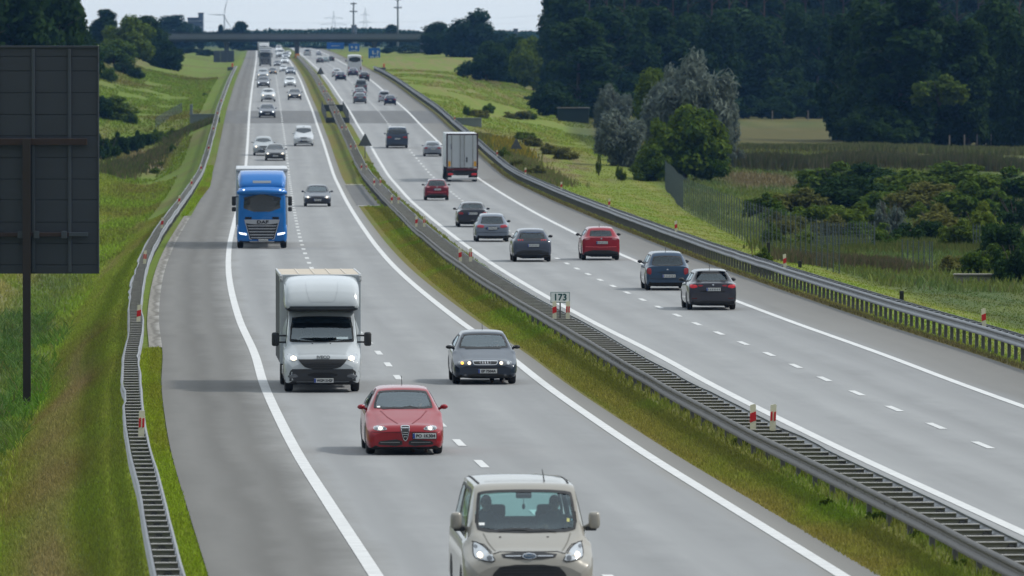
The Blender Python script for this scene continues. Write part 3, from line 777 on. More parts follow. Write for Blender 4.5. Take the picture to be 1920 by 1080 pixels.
# bridge details where the dark strip crosses
M_DKP = mat('dark_railing_panel', (.055, .066, .075), .6, .2, .2, 2)
t = empty('median_railing', road(9.6, 905), 'dark steel railing box in the median where the road bridges a ditch', 'railing')
for oo, da, db in ((8.45, 876, 936), (10.95, 880, 938)):
    a = road(oo, da)-t.location; b = road(oo, db)-t.location; mb = MB()
    n = 12
    for r in range(5): mb.tube([a+Vector((0, 0, .2+.24*r)), b+Vector((0, 0, .2+.24*r))], .035, 6)
    for k in range(n+1): mb.tube([a+(b-a)*k/n, a+(b-a)*k/n+Vector((0, 0, 1.25))], .035, 6)
    mb.build('side_railing', M_DKP, t)
for dd, hh in ((874, .6), (938, .8)):
    a = road(8.45, dd)-t.location; b = road(10.95, dd)-t.location
    MB().bbox(((a.x+b.x)/2, a.y, a.z+hh/2), (2.6, .12, hh), .02).build('end_panel', M_DKP, t)
M_PAR = mat('bridge_parapet_grey', (.19, .22, .24), .7, .1, .2, 1)
for nm, oa, ob, dd, hh, lab in (('left', -6.7, -3.9, 905, .42, 'grey parapet beam beyond the left guardrail over the ditch'), ('right', 22.7, 25.6, 880, .38, 'grey parapet beam beyond the right guardrail over the ditch')):
    a = road(oa, dd); b = road(ob, dd)
    t = empty('parapet', ((a.x+b.x)/2, dd, float(land_z((a.x+b.x)/2, dd))), lab, 'parapet')
    MB().bbox((0, 0, hh*.5+.1), (abs(oa-ob), .4, hh+.6), .03).build('wall', M_PAR, t)
    MB().bbox((0, 0, hh+.45), (abs(oa-ob)+.1, .5, .09), .02).build('coping', M_PAR, t)
    if nm == 'left': MB().bbox((-1.25, .2, .9), (.32, .32, 2.2), .03).build('post', M_PAR, t)
a, b = spot(292, 243), spot(341, 213)
wire_fence([a, (a+b)/2, b], 1.3, 'short dark green fence on the slope left of the parapet', pitch=.2, wire=.02, post_pitch=2.2)
# little orange and grey markers where the guardrails begin
M_OR = mat('orange_plastic', (.75, .14, .05), .5, 0, .06, 4)
for px_, py_, lab in ((436, 131, 'orange marker on grey base where the left guardrail begins'), (720, 132, 'orange marker where the right guardrail begins')):
    q = spot(px_, py_); t = empty('barrier_end_marker', q, lab, 'road marker')
    MB().bbox((0, 0, .62), (.34, .2, 1.25), .05).build('marker_board', M_OR, t); MB().bbox((-.3, .1, .2), (1.3, .8, .7), .08).build('base', M_SIGNB, t)

# low dark shed on the right
q = spot(1075, 229); s = F/q.y
t = empty('shed', q, 'low dark green shed standing in the field before the silver willows', 'shed')
MB().bbox((0, 1.2, .8), (58/s, 2.4, 2.0), .05).build('wall', mat('dark_green_boards', (.014, .03, .03), .8, 0, .2, 2), t)
MB().bbox((0, 1.2, 1.84), (62/s, 2.8, .12), .03).build('roof', mat('grey_roof_sheet', (.11, .10, .085), .8, 0, .2, 2), t)
# ------------------------------------------------------------------ vehicles
M_TYRE = mat('tyre_rubber', (.016, .016, .017), .8, 0, .2, 12)
M_RIM = mat('alloy_rim', (.42, .43, .45), .35, .8, .08, 8)
M_BLACK = mat('black_plastic', (.018, .019, .021), .55, 0, .15, 10)
M_GAP = mat('dark_gap', (.008, .008, .009), .8, 0, .1, 10)
M_UNDER = mat('underbody', (.012, .012, .012), .85, 0, .2, 4)
M_CHROME = mat('chrome_trim', (.62, .63, .65), .18, .95, .04, 8)
M_GLASS = glass_mat('car_glass', (.62, .74, .74))
M_RGLASS = glass_mat('rear_glass', (.50, .60, .62), ior=1.8)
M_DGLASS = mat('dark_glass', (.012, .020, .026), .06, 0, .2, 1.2, spec=1.0, coat=.6)
M_SEAT = mat('seat_cloth', (.028, .032, .038), .9, 0, .15, 20)
M_DASH = mat('dashboard', (.022, .024, .026), .7, 0, .1, 14)
M_LENS = mat('lamp_lens', (.50, .53, .56), .12, .4, .25, 9, coat=.8)
M_LENSD = mat('dark_lamp_lens', (.12, .13, .145), .12, .3, .3, 9, coat=.8)
M_LIT = mat('lit_headlamp', (1, .9, .75), .3, 0, .03, 4, emit=(1, .82, .58), estr=1.5)
M_LITW = mat('lit_white_lamp', (1, 1, 1), .3, 0, .03, 4, emit=(.85, .94, 1), estr=1.7)
M_LITO = mat('lit_indicator', (1, .5, .1), .3, 0, .03, 4, emit=(1, .50, .06), estr=1.5)
M_TAIL = mat('tail_lamp', (.26, .012, .018), .22, 0, .12, 9, coat=.7)
M_TAILD = mat('dark_tail_lamp', (.08, .008, .012), .2, 0, .12, 9, coat=.7)
M_TAILB = mat('lit_tail_lamp', (.42, .012, .02), .25, 0, .05, 9, coat=.5, emit=(1, .03, .04), estr=.10)
M_PLATE = mat('plate_white', (.62, .64, .64), .4, 0, .05, 8)
M_EU = mat('plate_blue', (.01, .05, .30), .4, 0, .05, 8)
M_INK = mat('plate_ink', (.02, .02, .022), .5, 0, .05, 8)

def chaikin(p, n=2, keep=.25):
    for _ in range(n):
        q = []
        for i in range(len(p)):
            a, b = p[i], p[(i+1) % len(p)]
            q.append((a[0]*(1-keep)+b[0]*keep, a[1]*(1-keep)+b[1]*keep)); q.append((a[0]*keep+b[0]*(1-keep), a[1]*keep+b[1]*(1-keep)))
        p = q
    return p
def mirror(p): return [(-x, z) for x, z in p][::-1]
def rect(x0, x1, z0, z1): return [(x0, z0), (x1, z0), (x1, z1), (x0, z1)]
def inside(p, x, z):
    c = False; n = len(p)
    for i in range(n):
        x1, z1 = p[i]; x2, z2 = p[(i+1) % n]
        if (z1 > z) != (z2 > z) and x < (x2-x1)*(z-z1)/(z2-z1)+x1: c = not c
    return c
def inset(p, k):
    """moves a roughly convex polygon's points inwards by k"""
    n = len(p); a = sum(p[i][0]*p[(i+1) % n][1]-p[(i+1) % n][0]*p[i][1] for i in range(n)); sg = 1 if a > 0 else -1
    out = []
    for i in range(n):
        p0, p1, p2 = p[i-1], p[i], p[(i+1) % n]
        t = Vector((p2[0]-p0[0], p2[1]-p0[1]));
        if t.length < 1e-9: out.append(p1); continue
        t.normalize(); nrm = Vector((-t.y, t.x))*sg
        out.append((p1[0]+nrm.x*k, p1[1]+nrm.y*k))
    return out

class Shell:
    """a body lofted through cross-sections from nose (y = 0) to tail"""
    def __init__(s, rows, step=.09, fine=None):
        A = np.array(rows, float); u = A[:, 0]
        fs = [pchip(list(zip(u, A[:, k]))) for k in range(1, 8)]
        g = list(np.arange(u[0], u[-1], step)) + list(u)
        if fine: g += list(np.arange(fine[0], fine[1], step/2))
        U = np.unique(np.round(g, 3)); U = U[np.concatenate([[True], np.diff(U) > .012])]
        if U[-1] < u[-1]-1e-6: U = np.append(U, u[-1])
        s.U = U; rings = []
        for q in U:
            zb, wl, zs, wg, zt, wt, zc = [float(f(q)) for f in fs]
            zs = min(zs, zt-.012); mid = (zb+.22+zs)/2 if zs-zb > .5 else (zb+zs)/2
            zg = min(zs+.025, zt-.006)
            h = [(0, zb), (.45*wl, zb), (.84*wl, zb), (.94*wl, zb+.03), (.98*wl, zb+min(.10, (zs-zb)*.2)), (wl, zb+min(.22, (zs-zb)*.4)), (wl, mid), (.996*wl, mid*.45+zs*.55), (.986*wl, zs-.03*min(1, (zs-zb))), (.965*wl, zs),
                 (min(wg, .965*wl), zg)]
            a = (min(wg, .965*wl), zg)
            for t in (.2, .4, .6, .8): h.append((a[0]*(1-t)+wt*t + .012*math.sin(t*math.pi), a[1]*(1-t)+zt*t))
            dz = zc-zt
            h += [(wt, zt), (wt*.955, zt+.30*dz), (wt*.86, zt+.58*dz), (wt*.66, zt+.82*dz), (wt*.4, zt+.95*dz), (wt*.18, zt+.99*dz), (0, zc)]
            rings.append(h + [(-x, z) for x, z in h[-2:0:-1]])
        s.K = len(rings[0])
        s.v = [Vector((x, q, z)) for q, r in zip(U, rings) for x, z in r]
        K = s.K; s.f = []
        for i in range(len(U)-1):
            for k in range(K):
                k2 = (k+1) % K
                s.f.append((i*K+k, i*K+k2, (i+1)*K+k2, (i+1)*K+k))
        s.cap = [tuple(range(K)), tuple((len(U)-1)*K+k for k in range(K))[::-1]]
        s.bvh = BVHTree.FromPolygons(s.v, s.f+s.cap)
        s.L = float(U[-1]); s.holes = []
    DIR = {'front': Vector((0, 1, 0)), 'rear': Vector((0, -1, 0)), 'left': Vector((1, 0, 0)), 'right': Vector((-1, 0, 0)), 'top': Vector((0, 0, -1))}
    def hit(s, side, p, lift=.006):
        d = s.DIR[side]
        o = {'front': Vector((p[0], -3, p[1])), 'rear': Vector((-p[0], s.L+3, p[1])), 'left': Vector((-4, p[0], p[1])), 'right': Vector((4, p[0], p[1])), 'top': Vector((p[0], p[1], 6))}[side]
        loc, nrm, _, _ = s.bvh.ray_cast(o, d)
        if loc is None:
            q = o + d*(3+.3 if side in ('front', 'rear') else 3.1)
            loc, nrm, _, _ = s.bvh.find_nearest(q)
            loc = Vector((q.x, loc.y, q.z)) if side in ('front', 'rear') else loc
        return loc - d*lift
    def patch(s, side, poly, lift=.006, nr=6, nc=10, skirt=.03):
        """a thin panel that hugs the body; returns MB"""
        z0 = min(p[1] for p in poly); z1 = max(p[1] for p in poly); e = (z1-z0)*1e-4; mb = MB(); g = []
        d = s.DIR[side]
        for i in range(nr+1):
            z = z0+e+(z1-z0-2*e)*i/nr; xs = []
            for k in range(len(poly)):
                a, b = poly[k], poly[(k+1) % len(poly)]
                if (a[1] > z) != (b[1] > z): xs.append(a[0]+(b[0]-a[0])*(z-a[1])/(b[1]-a[1]))
            if len(xs) < 2: continue
            g.append([s.hit(side, (min(xs)+(max(xs)-min(xs))*j/nc, z), lift) for j in range(nc+1)])
        n = len(g); vs = [v for r in g for v in r]; C = nc+1
        fs = [(i*C+j, i*C+j+1, (i+1)*C+j+1, (i+1)*C+j) for i in range(n-1) for j in range(nc)]
        loop = [j for j in range(C)] + [i*C+nc for i in range(1, n)] + [(n-1)*C+j for j in range(nc-1, -1, -1)] + [i*C for i in range(n-2, 0, -1)]
        b = len(vs); vs += [vs[k]+d*(lift+skirt) for k in loop]
        for k in range(len(loop)):
            k2 = (k+1) % len(loop); fs.append((loop[k], b+k, b+k2, loop[k2]))
        return mb.add(vs, fs)
    def ring(s, side, outer, inner, lift=.009):
        """a strip between two loops of equal length"""
        mb = MB(); n = len(outer); d = s.DIR[side]
        a = [s.hit(side, p, lift) for p in outer]; b = [s.hit(side, p, lift) for p in inner]
        c = [v+d*.03 for v in a]; e = [v+d*.03 for v in b]
        fs = []
        for i in range(n):
            j = (i+1) % n
            fs += [(i, j, n+j, n+i), (j, i, 2*n+i, 2*n+j), (n+i, n+j, 3*n+j, 3*n+i)]
        return mb.add(a+b+c+e, fs)
    def line(s, side, pts, w=.012, lift=.004):
        mb = MB(); vs = []; out = []
        P = []
        for a, b in zip(pts[:-1], pts[1:]):
            for k in range(6): P.append((a[0]+(b[0]-a[0])*k/6, a[1]+(b[1]-a[1])*k/6))
        P.append(pts[-1])
        for i, p in enumerate(P):
            a = P[max(0, i-1)]; b = P[min(len(P)-1, i+1)]; t = Vector((b[0]-a[0], b[1]-a[1])).normalized(); n = Vector((-t.y, t.x))*w/2
            vs += [s.hit(side, (p[0]+n.x, p[1]+n.y), lift), s.hit(side, (p[0]-n.x, p[1]-n.y), lift)]
        return mb.add(vs, [(2*i, 2*i+1, 2*i+3, 2*i+2) for i in range(len(P)-1)])
    def cut(s, side, poly, lo, hi): s.holes.append((side, poly, lo, hi))
    def body(s, name, m, parent, smooth=38, under=True):
        mb = MB()
        keep = []
        for f in s.f:
            c = sum((s.v[i] for i in f), Vector())/4; out = False
            for side, poly, lo, hi in s.holes:
                if not lo <= c.y <= hi: continue
                if side == 'front' and inside(poly, c.x, c.z) or side == 'rear' and inside(poly, -c.x, c.z): out = True
                if side == 'left' and c.x < -.3 and inside(poly, c.y, c.z) or side == 'right' and c.x > .3 and inside(poly, c.y, c.z): out = True
            if not out: keep.append(f)
        mb.v = [tuple(v) for v in s.v]; mb.f = keep + s.cap
        K = s.K
        mb.mi = [1 if (f[0] % K in (0, 1, 2, K-1, K-2, K-3) and len(f) == 4) else 0 for f in mb.f]
        return mb.build(name, [m, M_UNDER], parent, smooth, fixn=not s.holes)

def car_rows(p):
    hw, H, L, zn, zw, uw, urf, urr, ubw, zbw = [p[k] for k in ('hw', 'H', 'L', 'zn', 'zw', 'uw', 'urf', 'urr', 'ubw', 'zbw')]
    belt, beltr, hr, hb = p['belt'], p['beltr'], p['hr'], p['hb']; zb = p.get('zb', .18); zt = p.get('trunk', None); nr = p.get('nose', 1.)
    hz = lambda t: zn+(zw-zn)*t
    r = [(0, zb+.06, .80*hw, zn*.66, .72*hw, zn*.76, .55*hw, zn*.78), (.035*nr, zb+.03, .875*hw, zn*.73, .79*hw, zn*.85, .6*hw, zn*.885),
         (.11*nr, zb, .935*hw, zn*.80, .84*hw, zn*.94, .64*hw, zn*.975), (.26*nr, zb, .98*hw, zn*.87, .88*hw, zn-.015, .66*hw, zn+.025)]
    for t in (.35, .7):
        u = .26*nr+(uw-.26*nr)*t
        r.append((u, zb, hw, (zn*.87)*(1-t)+(belt-.02)*t, .90*hw*(1-t)+hb*t, hz(t)-.015*(1-t)-.01, (.66+.14*t)*hw, hz(t)+.03-.01*t))
    r += [(uw, zb, hw, belt-.01, hb, zw-.012, p.get('wb', .80)*hw, zw+.02), (urf, zb, hw, belt+(beltr-belt)*.25, hb, H-.075, hr, H-.025),
          ((urf*.6+urr*.4), zb, hw, belt+(beltr-belt)*.6, hb, H-.06, hr+.012, H), (urr, zb, hw, beltr, hb*.985, H-.095, hr*.97, H-.035)]
    if zt:
        r += [(ubw, zb, hw*.99, beltr-.03, hb*.96, zbw-.015, hr*1.12, zbw+.01), ((ubw+L)/2, zb+.01, hw*.975, zt-.10, hb*.93, zt-.03, hr*1.16, zt+.01),
              (L-.10, zb+.02, hw*.945, zt-.13, hb*.90, zt-.035, hr*1.15, zt), (L-.035, zb+.05, hw*.90, zt*.80, hw*.82, zt*.9, hr*1.1, zt*.93), (L, zb+.12, hw*.85, zt*.62, hw*.76, zt*.72, hr, zt*.76)]
    else:
        r += [(ubw, zb+.01, hw*.97, min(beltr, zbw-.05)-.02, hb*.95, zbw-.02, hr*1.2, zbw+.005), (L-.055, zb+.04, hw*.945, zbw*.86, hb*.92, zbw*.93, hr*1.22, zbw*.955),
              (L-.02, zb+.07, hw*.915, zbw*.70, hw*.84, zbw*.80, hr*1.2, zbw*.83), (L, zb+.13, hw*.87, zbw*.52, hw*.8, zbw*.60, hr*1.15, zbw*.63)]
    return r

STYLE = {
 'hatch': dict(L=4.2, H=1.45, hw=.87, zn=.74, zw=.95, uw=1.05, urf=1.80, urr=3.45, ubw=4.08, zbw=.98, belt=.89, beltr=.95, hr=.56, hb=.79, r=.31, ax=(.82, 3.4)),
 'sedan': dict(L=4.65, H=1.43, hw=.90, zn=.72, zw=.94, uw=1.2, urf=2.0, urr=3.25, ubw=3.95, zbw=1.0, trunk=1.0, belt=.88, beltr=.94, hr=.56, hb=.80, r=.32, ax=(.9, 3.65)),
 'suv': dict(L=4.3, H=1.60, hw=.89, zn=.90, zw=1.10, uw=1.0, urf=1.70, urr=3.6, ubw=4.2, zbw=1.10, belt=1.03, beltr=1.10, hr=.57, hb=.81, r=.345, ax=(.85, 3.5), zb=.22),
 'mpv': dict(L=4.3, H=1.56, hw=.87, zn=.80, zw=1.06, uw=.95, urf=1.75, urr=3.7, ubw=4.24, zbw=.96, belt=.95, beltr=.98, hr=.57, hb=.80, r=.31, ax=(.85, 3.6)),
 'van': dict(L=4.95, H=1.93, hw=.985, zn=.98, zw=1.22, uw=.72, urf=1.55, urr=4.6, ubw=4.89, zbw=1.15, belt=1.08, beltr=1.12, hr=.76, hb=.915, r=.33, ax=(.95, 3.9), wb=.83),
 'caddy': dict(L=4.4, H=1.80, hw=.89, zn=.86, zw=1.12, uw=.9, urf=1.65, urr=4.1, ubw=4.34, zbw=1.08, belt=1.0, beltr=1.05, hr=.65, hb=.82, r=.32, ax=(.88, 3.55)),
}
def put(root, o, d, away, dz=0.):
    """stands a vehicle on the road: local y = 0 is its axle nearest the camera"""
    M = frame_at(o, d, .002+dz)
    if away: M = M @ Matrix.Rotation(math.pi, 4, 'Z')
    root.location = M.translation; root.rotation_euler = M.to_euler()
def lane_o(px, d): return (px-960)/F*d - float(XL(d))

def wheel(parent, x, y, r, w=.2, rim=M_RIM):
    mb = MB(); h = w/2
    mb.lathe([(-h*.2, r*.60), (-h*.75, r*.62), (-h, r*.72), (-h, r*.86), (-h*.82, r*.97), (-h*.4, r), (h*.4, r), (h*.82, r*.97), (h, r*.86), (h, r*.72), (h*.75, r*.62), (h*.2, r*.60)], 28)
    o = mb.build('wheel', M_TYRE, parent, 45); o.location = (x, y, r)
    rb = MB(); sg = 1 if x > 0 else -1
    rb.lathe([(sg*h*.55, .001), (sg*h*.62, r*.12), (sg*h*.5, r*.2), (sg*h*.62, r*.45), (sg*h*.80, r*.60), (sg*h*.70, r*.64)], 28)
    for k in range(5):
        q = k*2*math.pi/5; rb.box((sg*h*.66, math.cos(q)*r*.36, math.sin(q)*r*.36), (.02, .05+.03*abs(math.sin(q)), .05+.03*abs(math.cos(q))))
    rb.build('rim', rim, o, 40)
    return o

def plate(root, S, side, cx, cz, txt=None, w=.50, h=.112, M=None, tilt=0.):
    y = S.hit(side, (cx, cz), 0).y if S else 0
    sg = -1 if side == 'front' else 1
    x = cx if side == 'front' else -cx
    base = MB().bbox((0, 0, 0), (w, .014, h), .004).build('number_plate', M_PLATE, root)
    base.location = (x, y+sg*.022, cz); base.rotation_euler = (0, tilt if sg < 0 else -tilt, 0 if sg < 0 else math.pi)
    MB().bbox((0, .004, 0), (w+.03, .012, h+.025), .004).build('plate_frame', M_BLACK, base)
    MB().bbox((-w/2+.024, -.0075, 0), (.045, .004, h-.006), .001).build('blue_band', M_EU, base)
    if txt:
        o = link_mesh('lettering', bold(text_mesh(txt, h*.86, .002, .92*(w-.08)/(.066*len(txt)*h/.112*1.0+.001) if False else .88), .0035), M_INK, base)
        wd = max(o.dimensions.x, .01); o.scale.x = min(1.15, (w-.085)/wd); o.location = (.024, -.0105, -.002)
    else:
        k = 7; mb = MB()
        for i in range(k): mb.bbox((-.19*w/.5+.024+i*.062*w/.5, -.009, 0), (.028, .003, h*.6), .001)
        mb.build('lettering', mat('faint_ink', (.10, .11, .12), .5), base)
    return base

def side_mirror(root, x, y, z, m, size=(.19, .12, .13), arm=True, mk=M_BLACK):
    for sg in (-1, 1):
        mb = MB()
        if size[2] > .2: mb.bbox((sg*x, y, z), size, .05)
        else: mb.ball((sg*x, y, z), (size[0]/2, size[1]/2, size[2]/2), 12, 8)
        if arm: mb.tube([(sg*(x-size[0]*.35), y+.02, z-size[2]*.25), (sg*(x-size[0]*.9), y+.06, z-size[2]*.5)], [.03, .04], 6)
        o = mb.build('wing_mirror', m, root, 60)

def glaze(root, S, side, poly, near, name, lo=None, hi=None, seal=.042, nr=8, nc=14, rounds=2, mglass=None):
    poly = chaikin(chaikin(poly, 1, .10), 1, .28)
    if near:
        inner = inset(poly, seal)
        S.cut(side, inset(poly, seal*.62), lo, hi)
        pane = S.patch(side, inset(poly, .008), .005, nr, nc, .012).build(name, mglass or M_GLASS, root, 60)
        S.ring(side, poly, inner).build('seal', M_BLACK, pane, 60)
    else:
        pane = S.patch(side, poly, .006, max(4, nr//2), max(6, nc//2), .02).build(name, mglass or M_DGLASS, root, 60)
    return pane

def cabin(root, p, rhd=False):
    """seats, dashboard and wheel seen through the glass"""
    z0 = p['belt']-.62
    for sx in (-.37, .37):
        mb = MB(); y = p['urf']+.35
        mb.bbox((sx, y-.15, z0+.18), (.5, .5, .22), .07)
        Mr = Matrix.Rotation(R(-14), 3, 'X')
        mb.bbox((sx, y+.2, z0+.55), (.48, .16, .72), .07, M=Mr); mb.bbox((sx, y+.30, z0+1.0), (.26, .10, .20), .045, M=Mr)
        mb.build('seat', M_SEAT, root, 60)
    mb = MB(); y = p['urf']+1.3; mb.bbox((0, y, z0+.35), (1.25, .35, .85), .08)
    for sx in (-.38, .38): mb.bbox((sx, y+.06, z0+.88), (.24, .10, .18), .04)
    mb.build('rear_bench', M_SEAT, root, 60)
    hb = p['hb']
    mb = MB(); mb.prism([(p['uw']+.05, p['zw']-.16), (p['urf']+.02, p['zw']-.22), (p['urf']+.05, p['zw']-.06), (p['uw']+.35, p['zw']-.01), (p['uw']+.12, p['zw']-.02)], -hb+.06, hb-.06, 'yz'); mb.build('dashboard', M_DASH, root, 40)
    mb = MB(); c = Vector((.36, p['urf']+.02, p['zw']-.02)); n = 22
    mb.tube([c+Vector((.18*math.cos(2*math.pi*k/n), .07*math.sin(2*math.pi*k/n), .17*math.sin(2*math.pi*k/n))) for k in range(n+1)], .016, 6, False)
    mb.tube([c+Vector((-.17, 0, 0)), c+Vector((.17, 0, 0))], .014, 6); mb.tube([c, c+Vector((0, -.25, -.06))], .025, 6); mb.build('steering_wheel', M_BLACK, root, 60)
    MB().bbox((0, p['urf']-.05, p['H']-.17), (.22, .03, .065), .012).build('rear_view_mirror', M_BLACK, root)
    if True:
        mb = MB(); mb.box((0, (p['uw']+p['L'])/2, z0-.02), (2*p['hw']-.25, p['L']-p['uw']-.5, .04)); mb.build('cabin_floor', M_UNDER, root)

def front_default(root, S, p, c, lit=True, lamps=None, plate_txt=None, detail=True):
    hw, zn = p['hw'], p['zn']
    hl = lamps or [(-.93*hw, zn*.83), (-.50*hw, zn*.80), (-.48*hw, zn*.90), (-.88*hw, zn*.97)]
    for q in (hl, mirror(hl)):
        o = S.patch('front', chaikin(q, 1), .008, 4, 6).build('headlight', M_LENS, root, 50)
        cx = sum(a for a, _ in q)/len(q); cz = sum(b for _, b in q)/len(q); r = min(.085, zn*.10)
        if lit: S.patch('front', [(cx+r*math.cos(k*math.pi/5), cz+r*.85*math.sin(k*math.pi/5)) for k in range(10)], .013, 4, 4).build('lamp', lit if not isinstance(lit, bool) else M_LITW, o, 50)
    S.patch('front', chaikin([(-.36*hw, zn*.80), (-.42*hw, zn*.93), (.42*hw, zn*.93), (.36*hw, zn*.80)], 1), .008, 3, 8).build('grille', M_BLACK, root, 50)
    S.patch('front', chaikin([(-.62*hw, zn*.36), (-.55*hw, zn*.52), (.55*hw, zn*.52), (.62*hw, zn*.36)], 1), .008, 3, 8).build('lower_grille', M_BLACK, root, 50)
    plate(root, S, 'front', 0, zn*.60, plate_txt)

def rear_default(root, S, p, lamps=None, mt=None, plate_z=None, lower=.36, txt=None):
    hw, zb = p['hw'], p['zbw']; T = p.get('trunk', zb)
    hl = lamps or [(-.93*hw, T*.74), (-.50*hw, T*.78), (-.50*hw, T*.90), (-.88*hw, T*.93)]
    for q in (hl, mirror(hl)):
        S.patch('rear', chaikin(q, 1), .010, 4, 6).build('tail_light', mt or M_TAIL, root, 50)
    S.patch('rear', chaikin([(-.92*hw, .16), (-.90*hw, lower), (.90*hw, lower), (.92*hw, .16)], 1), .008, 3, 10).build('lower_bumper', M_BLACK, root, 50)
    plate(root, S, 'rear', 0, plate_z or T*.72, txt)

def make_car(name, style, col, near, label, cat, away, group=None, over=None, front=None, rear=None, mirror_col=None, antenna=False, lit=True, plate_txt=None, glass=None, scale=1.):
    p = dict(STYLE[style]); p.update(over or {})
    root = empty(name, (0, 0, 0), label, cat, group)
    S = Shell(car_rows(p), .075 if near else .14, (p['uw']-.1, p['urf']+.1) if near else None)
    hw, H = p['hw'], p['H']
    wb = p.get('wb', .80)*hw
    ws = p.get('ws') or [(-wb+.005, p['zw']+.035), (0, p['zw']+.03), (wb-.005, p['zw']+.035), (p['hr']-.025, H-.088), (0, H-.07), (-p['hr']+.025, H-.088)]
    glaze(root, S, 'front', ws, near and not away or near == 2, 'windscreen', p['uw']-.25, p['urf']+.15, mglass=glass)
    zt = p['zbw']; rb = p['hr']*1.12 if not p.get('trunk') else p['hr']*1.1
    rw = p.get('rw') or [(-rb, zt+.03), (0, zt+.02), (rb, zt+.03), (p['hr']*.93, H-.115), (0, H-.095), (-p['hr']*.93, H-.115)]
    glaze(root, S, 'rear', rw, near, 'rear_window', p['urr']-.3, p['ubw']+.2, mglass=glass or (M_RGLASS if near else None))
    b0, b1 = p['belt'], p['beltr']; um = (p['urf']+p['urr'])/2
    for sd in ('left', 'right'):
        q = [(p['uw']+.34, b0+.06), (um-.05, (b0+b1)/2+.06), (um-.05, H-.12), (p['urf']+.12, H-.125)]
        glaze(root, S, sd, q, near, 'side_window', p['uw'], p['L'], nr=5, nc=8, rounds=1, mglass=glass)
        q = [(um+.05, (b0+b1)/2+.06), (p['urr']+.30*(p['ubw']-p['urr']), b1+.07), (p['urr']-.05, H-.14), (um+.05, H-.12)]
        glaze(root, S, sd, q, near, 'side_window', p['uw'], p['L'], nr=5, nc=8, rounds=1, mglass=glass)
    m = paint('paint_%s' % '_'.join('%03d' % int(v*1000) for v in col), col)
    body = S.body('body', m, root)
    r = p['r']; a0, a1 = p['ax']
    for y in (a0, a1):
        for sg in (-1, 1):
            wheel(root, sg*(hw-.115), y, r)
            q = [(y+(r+.055)*math.cos(k*math.pi/9), max(p.get('zb', .18)+.02, r+(r+.055)*math.sin(k*math.pi/9))) for k in range(-2, 12)]
            S.patch('left' if sg < 0 else 'right', q, .004, 6, 8, .02).build('wheel_arch', M_GAP, root)
    mc = p.get('mir', (hw+.06, p['uw']+.42, b0+.11))
    side_mirror(root, mc[0], mc[1], mc[2], mirror_col or m, p.get('mirsize', (.20, .13, .13)))
    if near: cabin(root, p)
    if front: front(root, S, p, m)
    else: front_default(root, S, p, m, lit, plate_txt=plate_txt)
    if rear: rear(root, S, p, m)
    else: rear_default(root, S, p)
    if antenna: MB().tube([(0.05, p['urr']-.1 if away else p['urr']-.25, H-.05), (0.05, p['urr']-.05, H+.16)], [.012, .006], 5).build('antenna', M_BLACK, root)
    u0 = a1 if away else a0
    for ch in root.children: ch.location.y -= u0
    if scale != 1.: root.scale = (scale,)*3
    return root
# ------------------------------------------------------------------ people
def remeshed(mb, vox, name, m, parent, it=3):
    me = mb.mesh('tmp'); o = bpy.data.objects.new('tmp', me); COL.objects.link(o)
    md = o.modifiers.new('r', 'REMESH'); md.mode = 'VOXEL'; md.voxel_size = vox
    sm = o.modifiers.new('s', 'SMOOTH'); sm.iterations = it; sm.factor = .5
    bpy.context.view_layer.update()
    out = bpy.data.meshes.new_from_object(o.evaluated_get(bpy.context.evaluated_depsgraph_get()))
    bpy.data.objects.remove(o); bpy.data.meshes.remove(me)
    out.name = name
    return link_mesh(name, out, m, parent, smooth=180)
M_SKIN = mat('skin', (.42, .25, .18), .55, 0, .08, 9)
M_HAIR = mat('dark_hair', (.02, .015, .012), .7, 0, .3, 30)
def limb(mb, pts, rads):
    for a, b, ra, rb in zip(pts[:-1], pts[1:], rads[:-1], rads[1:]):
        a, b = Vector(a), Vector(b); n = max(3, int((b-a).length/.035))
        for k in range(n+1):
            t = k/n; r = ra+(rb-ra)*t; mb.ball(a+(b-a)*t, (r, r, r), 10, 7)
def hand(mb, w, d, side):
    """palm with four unequal bent fingers and a thumb from its side; d = pointing direction"""
    w = Vector(w); d = Vector(d).normalized(); acr = d.cross(Vector((0, 0, 1))).normalized(); dn = Vector((0, 0, -1))
    for k in range(4): mb.ball(w+d*(.02+.022*k), (.036, .036, .018), 8, 6)
    for k, (off, ln) in enumerate(((-.030, .062), (-.010, .072), (.010, .068), (.030, .052))):
        a = w+d*.092+acr*off; b = a+d*ln*.5+dn*.012; c = b+d*ln*.28+dn*.032
        for p, q, r in ((a, b, .0095), (b, c, .0085)):
            for j in range(5): mb.ball(p+(q-p)*j/4, r, 7, 5)
    a = w+d*.035+acr*.036*side; b = a+d*.035+acr*.03*side+dn*.01; c = b+d*.028+dn*.012
    for p, q in ((a, b), (b, c)):
        for j in range(5): mb.ball(p+(q-p)*j/4, .0105, 7, 5)
